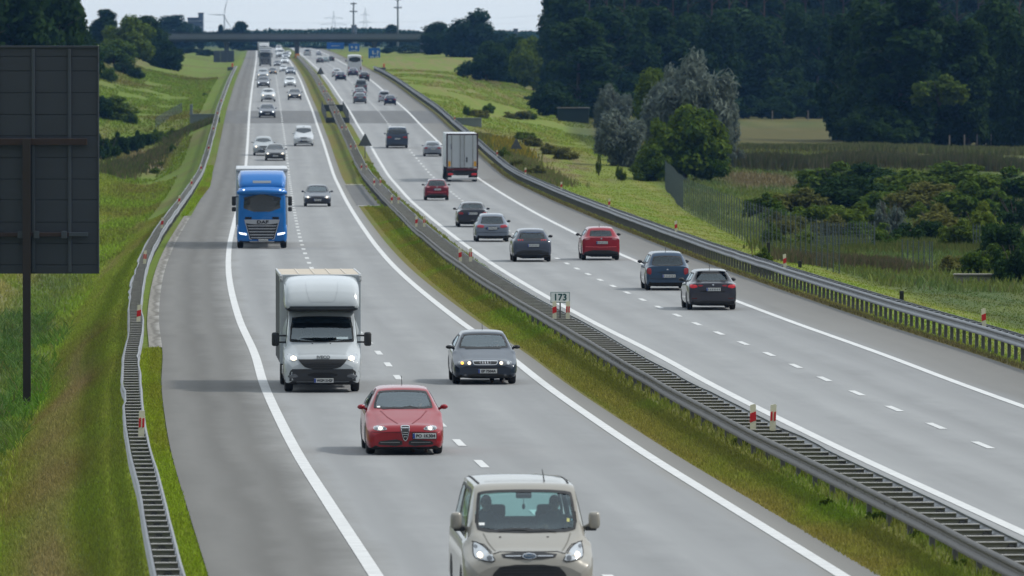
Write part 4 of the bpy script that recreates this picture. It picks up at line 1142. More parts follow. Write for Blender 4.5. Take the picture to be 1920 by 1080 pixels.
def make_person(name, jacket, wheel_grip):
    """seated, facing -y; origin on the seat under the hips"""
    t = empty(name); mb = MB()
    hd = (0, .02, .74)
    mb.ball(hd, (.074, .092, .112), 16, 12); mb.ball((0, -.01, .665), (.055, .07, .055), 12, 8)
    mb.ball((0, -.075, .735), (.014, .03, .022), 8, 6)                      # nose
    for sx in (-1, 1):
        mb.ball((sx*.077, .03, .735), (.012, .024, .032), 8, 6)             # ears
        mb.ball((sx*.03, -.062, .752), (.02, .014, .010), 8, 6)             # brows and lids
    mb.ball((0, -.066, .690), (.026, .014, .011), 8, 6)                     # lips
    limb(mb, [(0, .03, .66), (0, .045, .56)], [.055, .06])
    limb(mb, [(0, .04, .54), (0, .03, .30), (0, .02, .10)], [.12, .125, .13])
    for sx in (-1, 1):
        if wheel_grip: el = (sx*.25, -.12, .28); wr = (sx*.17, -.36, .42)
        else: el = (sx*.26, -.02, .20); wr = (sx*.12, -.24, .17)
        limb(mb, [(sx*.17, .04, .50), el, wr], [.058, .044, .03]); hand(mb, wr, (0-sx*.15, -1, .1 if wheel_grip else -.1), -sx)
        limb(mb, [(sx*.10, 0, .08), (sx*.14, -.42, .13), (sx*.13, -.55, -.22)], [.085, .06, .045])
        limb(mb, [(sx*.13, -.55, -.25), (sx*.14, -.72, -.28)], [.042, .035])
    b = remeshed(mb, .011, 'body', M_SKIN, t, 2)
    j = MB()
    limb(j, [(0, .045, .53), (0, .04, .30), (0, .03, .06)], [.14, .15, .155]); j.ball((0, .04, .50), (.21, .12, .09), 14, 8); j.ball((0, .045, .585), (.075, .075, .03), 10, 6)
    for sx in (-1, 1):
        if wheel_grip: el = (sx*.25, -.12, .28); wr = (sx*.178, -.33, .405)
        else: el = (sx*.26, -.02, .20); wr = (sx*.13, -.21, .172)
        limb(j, [(sx*.17, .04, .50), el, wr], [.078, .062, .046])
    remeshed(j, .013, 'jacket', jacket, t, 3)
    tr = MB()
    for sx in (-1, 1): limb(tr, [(sx*.09, .02, .06), (sx*.14, -.42, .13), (sx*.13, -.54, -.18)], [.12, .083, .065])
    remeshed(tr, .013, 'trousers', mat('dark_trousers', (.02, .022, .03), .85), t, 3)
    h = MB(); h.ball((0, .035, .765), (.083, .098, .105), 16, 10); h.ball((0, .07, .72), (.075, .065, .08), 12, 8)
    hm = h.mesh('hair'); bm = bmesh.new(); bm.from_mesh(hm)
    bmesh.ops.delete(bm, geom=[v for v in bm.verts if v.co.y < -.035 and v.co.z < .80], context='VERTS'); bm.to_mesh(hm); bm.free()
    link_mesh('hair', hm, M_HAIR, t, smooth=60)
    e = MB()
    for sx in (-1, 1): e.ball((sx*.03, -.068, .745), (.011, .008, .006), 8, 6)
    e.build('eyes', mat('eye_dark', (.03, .025, .02), .2), t, 60)
    return t
def seat_person(t, root, x, y, z, label, group='people inside the vehicles'):
    bpy.context.view_layer.update()
    M = root.matrix_world @ Matrix.Translation((x, y, z))
    t.location = M.translation; t.rotation_euler = M.to_euler(); tag(t, label, 'person', group)

# ------------------------------------------------------------------ oncoming, nearest: beige van
VAN = dict(H=1.95, zn=.965, zw=1.20, seat=.5, ws=[(-.765, 1.36), (-.745, 1.25), (-.60, 1.215), (0, 1.20), (.60, 1.215), (.745, 1.25), (.765, 1.36), (.722, 1.80), (.40, 1.825), (0, 1.83), (-.40, 1.825), (-.722, 1.80)],
           mir=(1.05, 1.12, 1.37), mirsize=(.17, .14, .26))
def van_front(root, S, p, m):
    hl = [(.50, .815), (.62, .80), (.80, .845), (.84, .90), (.835, 1.06), (.80, 1.10), (.66, 1.03), (.545, .905)]
    for sg, q in ((1, hl), (-1, mirror(hl))):
        o = S.patch('front', chaikin(q, 1), .010, 8, 8).build('headlight', M_LENS, root, 50)
        S.ring('front', chaikin(q, 1), inset(chaikin(q, 1), .014), .013).build('bezel', M_GAP, o)
        for cx, cz, r, mm in ((.735, .905, .045, M_LIT), (.60, .865, .042, M_LENSD), (.79, 1.02, .03, M_LENSD)):
            S.patch('front', [(sg*cx+r*math.cos(k*math.pi/6), cz+r*math.sin(k*math.pi/6)) for k in range(12)], .016, 5, 5).build('lamp', mm, o, 50)
    g = S.patch('front', chaikin([(-.37, .845), (.37, .845), (.44, .945), (-.44, .945)], 1), .010, 4, 12).build('grille', M_BLACK, root, 50)
    for sg in (-1, 1): S.patch('front', rect(min(sg*.125, sg*.36), max(sg*.125, sg*.36), .887, .903), .020, 2, 6).build('chrome_bar', M_CHROME, g, 50)
    ov = lambda a, b, n=20: [(a*math.cos(2*math.pi*k/n), .893+b*math.sin(2*math.pi*k/n)) for k in range(n)]
    bd = S.patch('front', ov(.108, .046), .026, 6, 10).build('badge', M_CHROME, g, 50)
    S.patch('front', ov(.096, .037), .030, 6, 10).build('badge_field', mat('badge_blue', (.02, .05, .09), .3, .2), bd, 50)
    y = S.hit('front', (0, .893), .034).y
    o = link_mesh('lettering', bold(text_mesh('Ford', .062, .002, 1.1), .0015), M_CHROME, bd); o.location = (0, y, .893)
    lg = S.patch('front', chaikin([(-.57, .50), (-.56, .62), (-.41, .765), (.41, .765), (.56, .62), (.57, .50), (.3, .46), (-.3, .46)], 1), .010, 8, 14).build('lower_grille', M_BLACK, root, 50)
    for z in (.60, .645, .69, .73): S.patch('front', rect(-.40, .40, z, z+.010), .020, 1, 10).build('slat', mat('slat_grey', (.035, .036, .04), .5), lg, 50)
    for sg in (-1, 1):
        q = chaikin([(sg*.62, .50), (sg*.86, .44), (sg*.88, .56), (sg*.70, .59)], 1)
        S.patch('front', q, .010, 4, 6).build('fog_lamp_pod', M_BLACK, root, 50)
    S.patch('front', chaikin([(-.8, .24), (-.8, .38), (.8, .38), (.8, .24)], 1), .010, 3, 10).build('bumper_skirt', M_BLACK, root, 50)
    plate(root, S, 'front', .03, .515, 'DLE 30121')
    for sg in (-1, 1):
        S.line('top', [(sg*.66, .70), (sg*.60, .45), (sg*.50, .20)], .018, .004).build('bonnet_crease', mat('crease_beige', (.17, .16, .135), .45, .15), root)
        S.line('front', [(sg*.84, 1.09), (sg*.66, 1.045), (sg*.54, .925), (sg*.44, .95)], .012, .006).build('bonnet_gap', M_GAP, root)
        MB().ball((sg*.36-.05, .58, S.hit('top', (sg*.36, .58), 0).z), (.02, .02, .012), 8, 5).build('washer_nozzle', M_BLACK, root)
    S.line('front', [(-.44, .952), (.44, .952)], .012, .006).build('bonnet_gap', M_GAP, root)
    for pts in ([(-.43, 1.245), (-.2, 1.262), (.02, 1.258), (.10, 1.25)], [(0, 1.238), (.25, 1.250), (.45, 1.235)]):
        S.line('front', pts, .028, .03).build('wiper', M_BLACK, root)
    S.patch('front', rect(-.72, -.63, 1.315, 1.35), .008, 2, 2).build('toll_sticker', M_WHITE, root)
    S.patch('front', rect(.62, .66, 1.36, 1.41), .008, 2, 2).build('sticker', mat('yellow_sticker', (.55, .55, .2), .5), root)
    for y in (1.75, 1.95): S.line('top', [(-.58, y), (-.2, y), (.2, y), (.58, y)], .022, .006).build('roof_rib', mat('rib_shade', (.19, .18, .155), .5), root)
    for sg in (-1, 1):
        S.line('top', [(sg*.68, 1.6), (sg*.70, 2.4), (sg*.70, 4.4)], .035, .006).build('roof_channel', M_GAP, root)
        mb = MB(); mb.bbox((sg*1.0, 1.13, 1.245), (.17, .10, .07), .02); mb.build('mirror_arm', M_BLACK, root)
    MB().tube([(.33, 1.66, 1.88), (.31, 1.95, 2.10)], [.014, .006], 6).build('antenna', M_BLACK, root)
    MB().bbox((0, 1.50, 1.735), (.24, .05, .10), .03).build('sensor_housing', M_BLACK, root)
    mb = MB(); mb.tube([(.0, 1.52, 1.68), (.0, 1.52, 1.57)], .004, 4); mb.ball((0, 1.52, 1.56), (.025, .012, .045), 8, 6); mb.build('pendant', M_BLACK, root)
def side_mirror_van(): pass
dV = F/124.0
van = make_car('van', 'van', (.325, .31, .275), 1, 'beige passenger van with lit headlamps, nearest vehicle to the camera', 'van', False, None, VAN, van_front,
               glass=glass_mat('van_glass', (.62, .86, .84), ior=2.0))
put(van, lane_o(986, dV), dV, False)

JK1 = mat('navy_jacket', (.018, .022, .035), .85, 0, .15, 8); JK2 = mat('grey_jacket', (.09, .10, .11), .85, 0, .15, 8)
pa = make_person('person', JK1, False); seat_person(pa, van, -.56, 1.62-.95+.10, .86, 'dark haired person in a navy jacket on the passenger side of the beige van')
pd = make_person('person', JK2, True); seat_person(pd, van, .48, 1.62-.95+.05, .86, 'person in a grey jacket holding the steering wheel of the beige van')

# ------------------------------------------------------------------ red hatchback
def alfa_front(root, S, p, m):
    hl = [(.39, .545), (.52, .525), (.66, .54), (.69, .585), (.66, .63), (.52, .64), (.41, .60)]
    for sg, q in ((1, hl), (-1, mirror(hl))):
        o = S.patch('front', chaikin(q, 1), .010, 6, 8).build('headlight', M_LENS, root, 50)
        for cx, r, mm in ((.535, .044, M_LIT), (.63, .04, M_LENSD), (.445, .032, M_LENSD)):
            S.patch('front', [(sg*cx+r*math.cos(k*math.pi/6), .582+r*.95*math.sin(k*math.pi/6)) for k in range(12)], .014, 5, 5).build('lamp', mm, o, 50)
    g = S.patch('front', chaikin([(-.095, .60), (-.085, .64), (.085, .64), (.095, .60), (.05, .36), (0, .30), (-.05, .36)], 1), .014, 10, 6).build('grille', M_BLACK, root, 50)
    S.ring('front', chaikin([(-.10, .60), (-.09, .645), (.09, .645), (.10, .60), (.055, .355), (0, .292), (-.055, .355)], 1), chaikin([(-.085, .60), (-.077, .632), (.077, .632), (.085, .60), (.043, .365), (0, .31), (-.043, .365)], 1), .02).build('grille_rim', M_CHROME, g, 50)
    for z, w in ((.585, .075), (.485, .062), (.44, .053), (.39, .036)): S.patch('front', rect(-w, w, z, z+.016), .022, 1, 4).build('slat', M_CHROME, g)
    for q in ([(-.60, .205), (-.06, .195), (-.07, .345), (-.56, .33)], [(.06, .195), (.60, .205), (.60, .32), (.08, .345)]):
        o = S.patch('front', chaikin(q, 1), .010, 4, 10).build('lower_grille', M_BLACK, root, 50)
        xs = [a for a, _ in q]; S.patch('front', rect(min(xs)+.06, max(xs)-.06, .272, .285), .018, 1, 8).build('slat', mat('slat_silver', (.3, .3, .3), .4, .5), o)
    S.line('front', [(-.80, .505), (-.4, .49), (-.1, .488)], .011, .005).build('bumper_gap', mat('deep_red_gap', (.06, .004, .008), .6), root)
    S.line('front', [(.1, .488), (.4, .49), (.80, .505)], .011, .005).build('bumper_gap', mat('deep_red_gap', (.06, .004, .008), .6), root)
    plate(root, S, 'front', .41, .415, 'PO 1K304')
    for sg in (-1, 1): S.line('top', [(sg*.50, 1.0), (sg*.36, .6), (sg*.15, .22)], .020, .005).build('bonnet_crease', mat('deep_red', (.19, .003, .009), .4, .15), root)
    for pts in ([(-.05, .985), (.15, 1.01), (.32, .975)], [(-.45, .965), (-.2, .978), (0, .972)]): S.line('front', pts, .02, .02).build('wiper', M_BLACK, root)
    S.patch('front', rect(-.57, -.50, .985, 1.015), .008, 2, 2).build('toll_sticker', M_WHITE, root)
dA = row2d(851)
alfa = make_car('car', 'hatch', (.27, .003, .010), 1, 'red hatchback with a small triangular grille and offset plate PO 1K304', 'car', False, None,
                dict(L=4.17, H=1.42, hw=.84, zb=.125, zn=.655, zw=.925, hr=.555, r=.31, ax=(.82, 3.37), mir=(.90, 1.5, .985), mirsize=(.17, .14, .115)), alfa_front, antenna=True)
put(alfa, lane_o(757, dA), dA, False)
seat_person(copy_tree(pd), alfa, .37, 1.80+.30-.82, .30, 'person in a grey jacket driving the red hatchback with plate PO 1K304')

# ------------------------------------------------------------------ blue grey hatchback
def audi_front(root, S, p, m):
    hl = [(.36, .50), (.66, .505), (.72, .56), (.69, .635), (.37, .645)]
    for sg, q in ((1, hl), (-1, mirror(hl))):
        o = S.patch('front', chaikin(q, 1), .010, 5, 8).build('headlight', M_LENSD, root, 50)
        for cx, r, mm in ((.425, .046, M_LIT), (.61, .042, M_LITO if sg < 0 else M_LENS)):
            S.patch('front', [(sg*cx+r*math.cos(k*math.pi/6), .575+r*math.sin(k*math.pi/6)) for k in range(12)], .014, 5, 5).build('lamp', mm, o, 50)
    a = chaikin([(-.34, .62), (-.31, .535), (-.25, .52), (.25, .52), (.31, .535), (.34, .62), (.33, .645), (-.33, .645)], 1)
    g = S.patch('front', a, .010, 5, 10).build('grille', M_BLACK, root, 50)
    S.ring('front', a, inset(a, .018), .016).build('grille_rim', M_CHROME, g, 50)
    mb = MB()
    for k in range(4):
        cx = -.10+k*.067; pts = []
        for i in range(17):
            q = (cx+.042*math.cos(i*math.pi/8), .585+.042*math.sin(i*math.pi/8)); pts.append(S.hit('front', q, .02))
        mb.tube(pts, .007, 5, False)
    mb.build('badge', M_CHROME, g, 60)
    S.patch('front', chaikin([(-.60, .15), (-.62, .29), (.62, .29), (.60, .15)], 1), .010, 4, 10).build('lower_grille', M_BLACK, root, 50)
    for sg in (-1, 1): S.patch('front', [(sg*.53+.04*math.cos(k*math.pi/5), .25+.04*math.sin(k*math.pi/5)) for k in range(10)], .014, 3, 3).build('fog_lamp', M_LENSD, root, 50)
    S.line('front', [(-.80, .47), (0, .455), (.80, .47)], .011, .005).build('bumper_gap', M_GAP, root)
    plate(root, S, 'front', .06, .36, 'EP 7504A')
    S.line('front', [(-.50, .925), (0, .935), (.45, .93)], .018, .02).build('wiper', M_BLACK, root)
dB = row2d(719.5)
audi = make_car('car', 'hatch', (.016, .027, .048), 1, 'blue grey hatchback with four ring badge and one amber lamp beside the median line', 'car', False, None,
                dict(L=4.15, H=1.39, hw=.855, zn=.66, zw=.905, belt=.86, hr=.56, r=.31, ax=(.85, 3.36), mir=(.90, 1.5, .955), mirsize=(.20, .13, .105)), audi_front, mirror_col=M_BLACK, antenna=True)
put(audi, lane_o(907.5, dB), dB, False)
seat_person(copy_tree(pa), audi, .37, 1.80+.30-.85, .28, 'dark haired person driving the blue grey hatchback with four ring badge')

# ------------------------------------------------------------------ white box truck
M_VWHITE = paint('van_white', (.47, .51, .54), 0., .35)
M_TARP = mat('dark_curtain', (.055, .06, .065), .7, 0, .2, 2)
def iveco():
    p = dict(STYLE['van']); p.update(L=2.5, H=2.12, hw=1.0, zn=1.0, zw=1.27, uw=.78, urf=1.34, urr=2.1, ubw=2.40, zbw=1.55, belt=1.15, beltr=1.2, hr=.84, hb=.93, wb=.86, zb=.22)
    root = empty('box_truck', (0, 0, 0), 'white box truck with sleeper pod above the cab and lit headlamps', 'truck')
    S = Shell(car_rows(p), .07, (.6, 1.5))
    ws = [(-.84, 1.31), (-.80, 1.285), (0, 1.275), (.80, 1.285), (.84, 1.31), (.775, 1.93), (0, 1.95), (-.775, 1.93)]
    glaze(root, S, 'front', ws, True, 'windscreen', .5, 1.5, seal=.04)
    S.patch('front', [(-.775, 1.78), (.775, 1.78), (.765, 1.915), (-.765, 1.915)], .009, 3, 10).build('sun_strip', M_DGLASS, root)
    for sd in ('left', 'right'): glaze(root, S, sd, [(1.15, 1.25), (2.0, 1.25), (2.0, 1.95), (1.42, 1.95)], True, 'side_window', .5, 2.4)
    body = S.body('cab_body', M_VWHITE, root)
    q = chaikin([(-.97, .20), (-.98, .60), (-.70, .615), (-.42, .55), (.42, .55), (.70, .615), (.98, .60), (.97, .20)], 1)
    bp = S.patch('front', q, .012, 8, 16).build('bumper', mat('bumper_black', (.028, .03, .034), .6, 0, .12, 5), root, 50)
    g = S.patch('front', chaikin([(-.64, .885), (-.60, .80), (-.40, .60), (.40, .60), (.60, .80), (.64, .885), (.48, .80), (.3, .795), (-.3, .795), (-.48, .80)], 1), .012, 8, 14).build('grille', M_BLACK, root, 50)
    for z in (.65, .70, .745): S.patch('front', rect(-.38, .38, z, z+.012), .018, 1, 8).build('slat', mat('slat_grey', (.035, .036, .04), .5), g)
    S.patch('front', chaikin([(-.36, .40), (-.40, .52), (.40, .52), (.36, .40)], 1), .016, 3, 8).build('lower_grille', M_GAP, bp)
    hl = [(.60, .86), (.74, .81), (.88, .83), (.93, .93), (.90, 1.0), (.80, 1.0), (.68, .94)]
    for sg, h in ((1, hl), (-1, mirror(hl))):
        o = S.patch('front', chaikin(h, 1), .012, 6, 8).build('headlight', M_LENS, root, 50)
        S.patch('front', [(sg*.75+.085*math.cos(k*math.pi/6), .89+.065*math.sin(k*math.pi/6)) for k in range(12)], .018, 5, 5).build('lamp', M_LIT, o, 50)
        S.patch('front', chaikin([(sg*.62, .38), (sg*.90, .36), (sg*.90, .47), (sg*.66, .50)], 1), .018, 3, 5).build('fog_lamp', M_LENSD, bp, 50)
        mb = MB(); mb.bbox((sg*1.20, 1.15, 1.35), (.19, .16, .36), .05); o = mb.build('wing_mirror', M_BLACK, root, 50)
        mb = MB()
        for z in (1.44, 1.27): mb.bbox((sg*1.0, 1.2, z), (.34, .05, .045), .015)
        mb.build('mirror_arm', M_BLACK, o)
    y = S.hit('front', (0, .905), .004).y
    o = link_mesh('lettering', bold(text_mesh('IVECO', .105, .006, 1.15), .006), mat('letter_grey', (.22, .24, .26), .4, .4), root); o.location = (.02, y-.02, .915)
    plate(root, S, 'front', .03, .315, 'WGM 3142F')
    for x in (-.25, .22): MB().ball((x, .70, S.hit('top', (x, .70), 0).z), (.022, .022, .014), 8, 5).build('washer_nozzle', M_BLACK, root)
    S.patch('front', rect(.38, .68, 1.36, 1.415), .012, 2, 3).build('windscreen_card', mat('card_blue_white', (.45, .55, .60), .5), root)
    cabin(root, dict(p, H=2.0, L=2.6, urf=1.25))
    # sleeper pod over the cab
    P = Shell([(.62, 2.19, .84, 2.24, .82, 2.28, .70, 2.30), (.66, 2.13, .93, 2.30, .91, 2.37, .80, 2.40), (.80, 2.10, .965, 2.43, .94, 2.56, .86, 2.61), (1.1, 2.08, .98, 2.62, .95, 2.74, .88, 2.81),
               (1.6, 2.08, .98, 2.76, .95, 2.86, .88, 2.93), (2.30, 2.08, .98, 2.83, .95, 2.92, .88, 2.98)], .08)
    pod = P.body('sleeper_pod', M_VWHITE, root)
    P.patch('front', rect(-.955, .955, 2.135, 2.215), .014, 2, 16).build('dark_band', mat('pod_band', (.012, .02, .03), .3), pod)
    for sg in (-1, 1):
        P.line('front', [(sg*.42, 2.84), (sg*.40, 2.62), (sg*.33, 2.37), (sg*.28, 2.33)], .012, .004).build('panel_groove', mat('groove_grey', (.36, .39, .42), .5), pod)
    P.line('front', [(-.28, 2.33), (.28, 2.33)], .012, .004).build('panel_groove', mat('groove_grey', (.36, .39, .42), .5), pod)
    # box body
    y0, y1 = 2.42, 8.6; hx = 1.065; zb, zt = .66, 3.0
    MB().bbox((0, y0+.03, (zb+zt)/2), (2*hx, .06, zt-zb), .02).build('box_front', M_VWHITE, root)
    for sg in (-1, 1):
        MB().bbox((sg*(hx-.02), (y0+y1)/2+.04, (zb+zt)/2-.02), (.035, y1-y0-.02, zt-zb-.08), .01).build('side_curtain', M_TARP, root)
        MB().bbox((sg*(hx-.02), (y0+y1)/2+.02, zt-.03), (.06, y1-y0-.04, .10), .02).build('roof_rail', mat('alu_rail', (.5, .51, .52), .45, .4), root)
        MB().bbox((sg*(hx-.03), y0-.015, zt-.10), (.09, .05, .16), .02).build('corner_cap', mat('alu_rail', (.5, .51, .52), .45, .4), root)
        MB().ball((sg*(hx-.03), y0-.05, zt-.12), (.022, .02, .03), 8, 5).build('marker_lamp', M_LENS, root)
    rf = MB().bbox((0, (y0+y1)/2+.03, zt-.01), (2*hx-.10, y1-y0-.10, .03), .01).build('box_roof', mat('beige_roof', (.50, .44, .36), .7, 0, .12, .8), root)
    for k in range(1, 5): MB().bbox((-hx+.1+k*.41, (y0+y1)/2, zt+.012), (.035, y1-y0-.3, .012), .004).build('roof_seam', mat('beige_seam', (.58, .53, .46), .7), rf)
    MB().bbox((0, y1, (zb+zt)/2), (2*hx, .05, zt-zb), .02).build('box_rear', M_VWHITE, root)
    MB().bbox((0, (y0+y1)/2, zb+.02), (2*hx-.06, y1-y0-.1, .10), .02).build('box_floor', M_UNDER, root)
    mb = MB()
    for sg in (-1, 1): mb.bbox((sg*.4, 4.8, .52), (.12, 7.2, .22), .02); mb.bbox((sg*.95, 4.3, .50), (.06, 1.6, .34), .02)
    mb.build('chassis', M_BLACK, root)
    for sg in (-1, 1):
        wheel(root, sg*.86, .98, .345, .22); wheel(root, sg*.88, 5.7, .345, .24); wheel(root, sg*.60, 5.7, .345, .24)
        q = [(.98+.42*math.cos(k*math.pi/9), max(.26, .345+.42*math.sin(k*math.pi/9))) for k in range(-2, 12)]
        S.patch('left' if sg < 0 else 'right', q, .004, 6, 8, .02).build('wheel_arch', M_GAP, root)
    for ch in root.children: ch.location.y -= .98
    return root
dI = row2d(734)
iv = iveco(); put(iv, lane_o(603, dI), dI, False)
seat_person(copy_tree(pd), iv, .40, 1.25+.42-.98, .62, 'person in a grey jacket driving the white box truck with sleeper pod')

# ------------------------------------------------------------------ blue articulated lorry and other lorries
def cab_rows(hw, H, zb=.28):
    return [(0, zb+.08, .90*hw, 1.0, .90*hw, H-.42, .84*hw, H-.36), (.05, zb+.02, .965*hw, 1.05, .965*hw, H-.30, .89*hw, H-.20), (.16, zb, .99*hw, 1.1, .985*hw, H-.20, .92*hw, H-.08),
            (.40, zb, hw, 1.15, .995*hw, H-.14, .93*hw, H-.02), (1.2, zb, hw, 1.15, .995*hw, H-.12, .93*hw, H), (2.15, zb, hw, 1.15, .995*hw, H-.12, .93*hw, H)]
def lorry(label, cabcol, boxcol, daf=False, near=True, tz=3.84, roofz=3.77, group=None):
    root = empty('lorry', (0, 0, 0), label, 'lorry', group)
    mc = paint('lorry_%03d_%03d_%03d' % tuple(int(c*1000) for c in cabcol), cabcol, .05, .3); mbx = mat('lorry_box_%03d_%03d' % (int(boxcol[0]*1000), int(boxcol[2]*1000)), boxcol, .55, 0, .06, 1.5)
    hw, H = 1.22, 3.02
    S = Shell(cab_rows(hw, H), .09)
    glaze(root, S, 'front', [(-1.08, 1.86), (-1.0, 1.78), (1.0, 1.78), (1.08, 1.86), (1.06, 2.60), (0, 2.64), (-1.06, 2.60)], False, 'windscreen', nr=10, nc=16)
    for sd in ('left', 'right'): glaze(root, S, sd, [(.35, 1.75), (1.2, 1.75), (1.2, 2.5), (.5, 2.5)], False, 'side_window')
    S.body('cab_body', mc, root)
    vb = MB(); vb.tube([(-1.16, .14, 2.70), (-.8, -.10, 2.74), (0, -.17, 2.76), (.8, -.10, 2.74), (1.16, .14, 2.70)], [.10, .13, .14, .13, .10], 10)
    vs = vb.build('sun_visor', mc, root, 60)
    for sg in (-1, 1):
        MB().ball((sg*.88, -.24, 2.84), (.05, .03, .035), 8, 6).build('marker_lamp', M_LITW, vs, 60)
    D = Shell([(.42, 2.88, 1.02, 3.0, .98, 3.06, .86, 3.08), (.55, 2.86, 1.10, 3.12, 1.06, 3.22, .95, 3.26), (1.0, 2.86, 1.16, 3.34, 1.12, roofz-.2, 1.0, roofz-.16), (1.6, 2.86, 1.18, 3.5, 1.14, roofz-.06, 1.04, roofz-.02), (2.15, 2.86, 1.18, 3.52, 1.14, roofz-.03, 1.04, roofz)], .1)
    df = D.body('roof_deflector', mc, root)
    if near: D.patch('front', rect(-.44, .44, 3.16, 3.28), .012, 2, 8).build('roof_plate', mat('plate_grey', (.22, .26, .30), .5), df)
    gp = [(-.84, 1.40), (-.58, .47), (-.52, .44), (.52, .44), (.58, .47), (.84, 1.40)]
    g = S.patch('front', gp, .012, 10, 12).build('grille', M_BLACK, root, 50)
    if daf:
        mS = mat('grille_silver', (.46, .48, .52), .35, .5)
        S.patch('front', [(-.84, 1.40), (-.79, 1.21), (-.3, 1.17), (.3, 1.17), (.79, 1.21), (.84, 1.40)], .030, 4, 12).build('grille_band', mS, g, 50)
        y = S.hit('front', (0, 1.28), .034).y
        o = link_mesh('lettering', bold(text_mesh('DAF', .205, .006, 1.5), .012), M_INK, g); o.location = (.03, y-.006, 1.275)
        for z, w in ((1.085, .73), (.945, .69), (.80, .65), (.655, .61), (.515, .56)):
            S.patch('front', [(-w, z+.035), (-w*.9, z-.01), (w*.9, z-.01), (w, z+.035), (w*.9, z+.035), (-w*.9, z+.035)], .028, 2, 12).build('slat', mS, g, 50)
        for sg in (-1, 1):
            S.line('front', [(sg*.84, 1.40), (sg*.59, .47), (sg*.50, .435)], .035, .034).build('grille_rim', mS, g)
            S.patch('front', rect(min(sg*.50, sg*.82), max(sg*.50, sg*.82), 1.42, 1.53), .012, 2, 4).build('wiper_recess', M_GAP, root)
    else:
        for z in (.6, .8, 1.0, 1.2): S.patch('front', rect(-.56, .56, z, z+.05), .02, 1, 6).build('slat', mbx, g)
    for sg in (-1, 1):
        hl = [(sg*.74, .64), (sg*1.10, .70), (sg*1.12, .79), (sg*.76, .74)]
        o = S.patch('front', hl, .016, 3, 6).build('headlight', M_LITW if daf else M_LENS, root)
        mb = MB(); mb.bbox((sg*1.36, .22, 2.30), (.20, .16, .46), .05); mb.bbox((sg*1.36, .22, 1.90), (.20, .16, .22), .05); mm = mb.build('wing_mirror', M_BLACK, root, 50)
        MB().bbox((sg*1.24, .26, 2.50), (.2, .05, .05), .015).build('mirror_arm', M_BLACK, mm)
    S.patch('front', rect(-.60, .60, .31, .36), .02, 1, 6).build('step', mat('alu_rail', (.5, .51, .52), .45, .4), root)
    if near: plate(root, S, 'front', .04, .40, None)
    y0, y1 = 2.95, 16.4; hx = 1.275
    b = MB(); b.bbox((0, (y0+y1)/2, (1.0+tz)/2), (2*hx, y1-y0, tz-1.0), .05); b.build('trailer_box', mbx, root, 50)
    MB().bbox((0, y0-.02, tz-.06), (2*hx+.01, .08, .12), .02).build('top_rail', mat('white_rail', (.62, .64, .66), .5), root)
    MB().bbox((0, 8.5, .85), (1.2, 13, .3), .04).build('chassis', M_BLACK, root)
    for y in (1.3, 5.2, 11.5, 12.8, 14.1):
        for sg in (-1, 1): wheel(root, sg*1.05, y, .50, .30)
    S.patch('left', [(1.3+.58*math.cos(k*math.pi/9), max(.32, .5+.58*math.sin(k*math.pi/9))) for k in range(-1, 11)], .004, 6, 8).build('wheel_arch', M_GAP, root)
    S.patch('right', [(1.3+.58*math.cos(k*math.pi/9), max(.32, .5+.58*math.sin(k*math.pi/9))) for k in range(-1, 11)], .004, 6, 8).build('wheel_arch', M_GAP, root)
    for ch in root.children: ch.location.y -= 1.3
    return root
dD = row2d(465)
daf = lorry('bright blue articulated lorry with silver grille reading DAF', (.006, .155, .50), (.52, .55, .58), True); put(daf, lane_o(491, dD), dD, False)

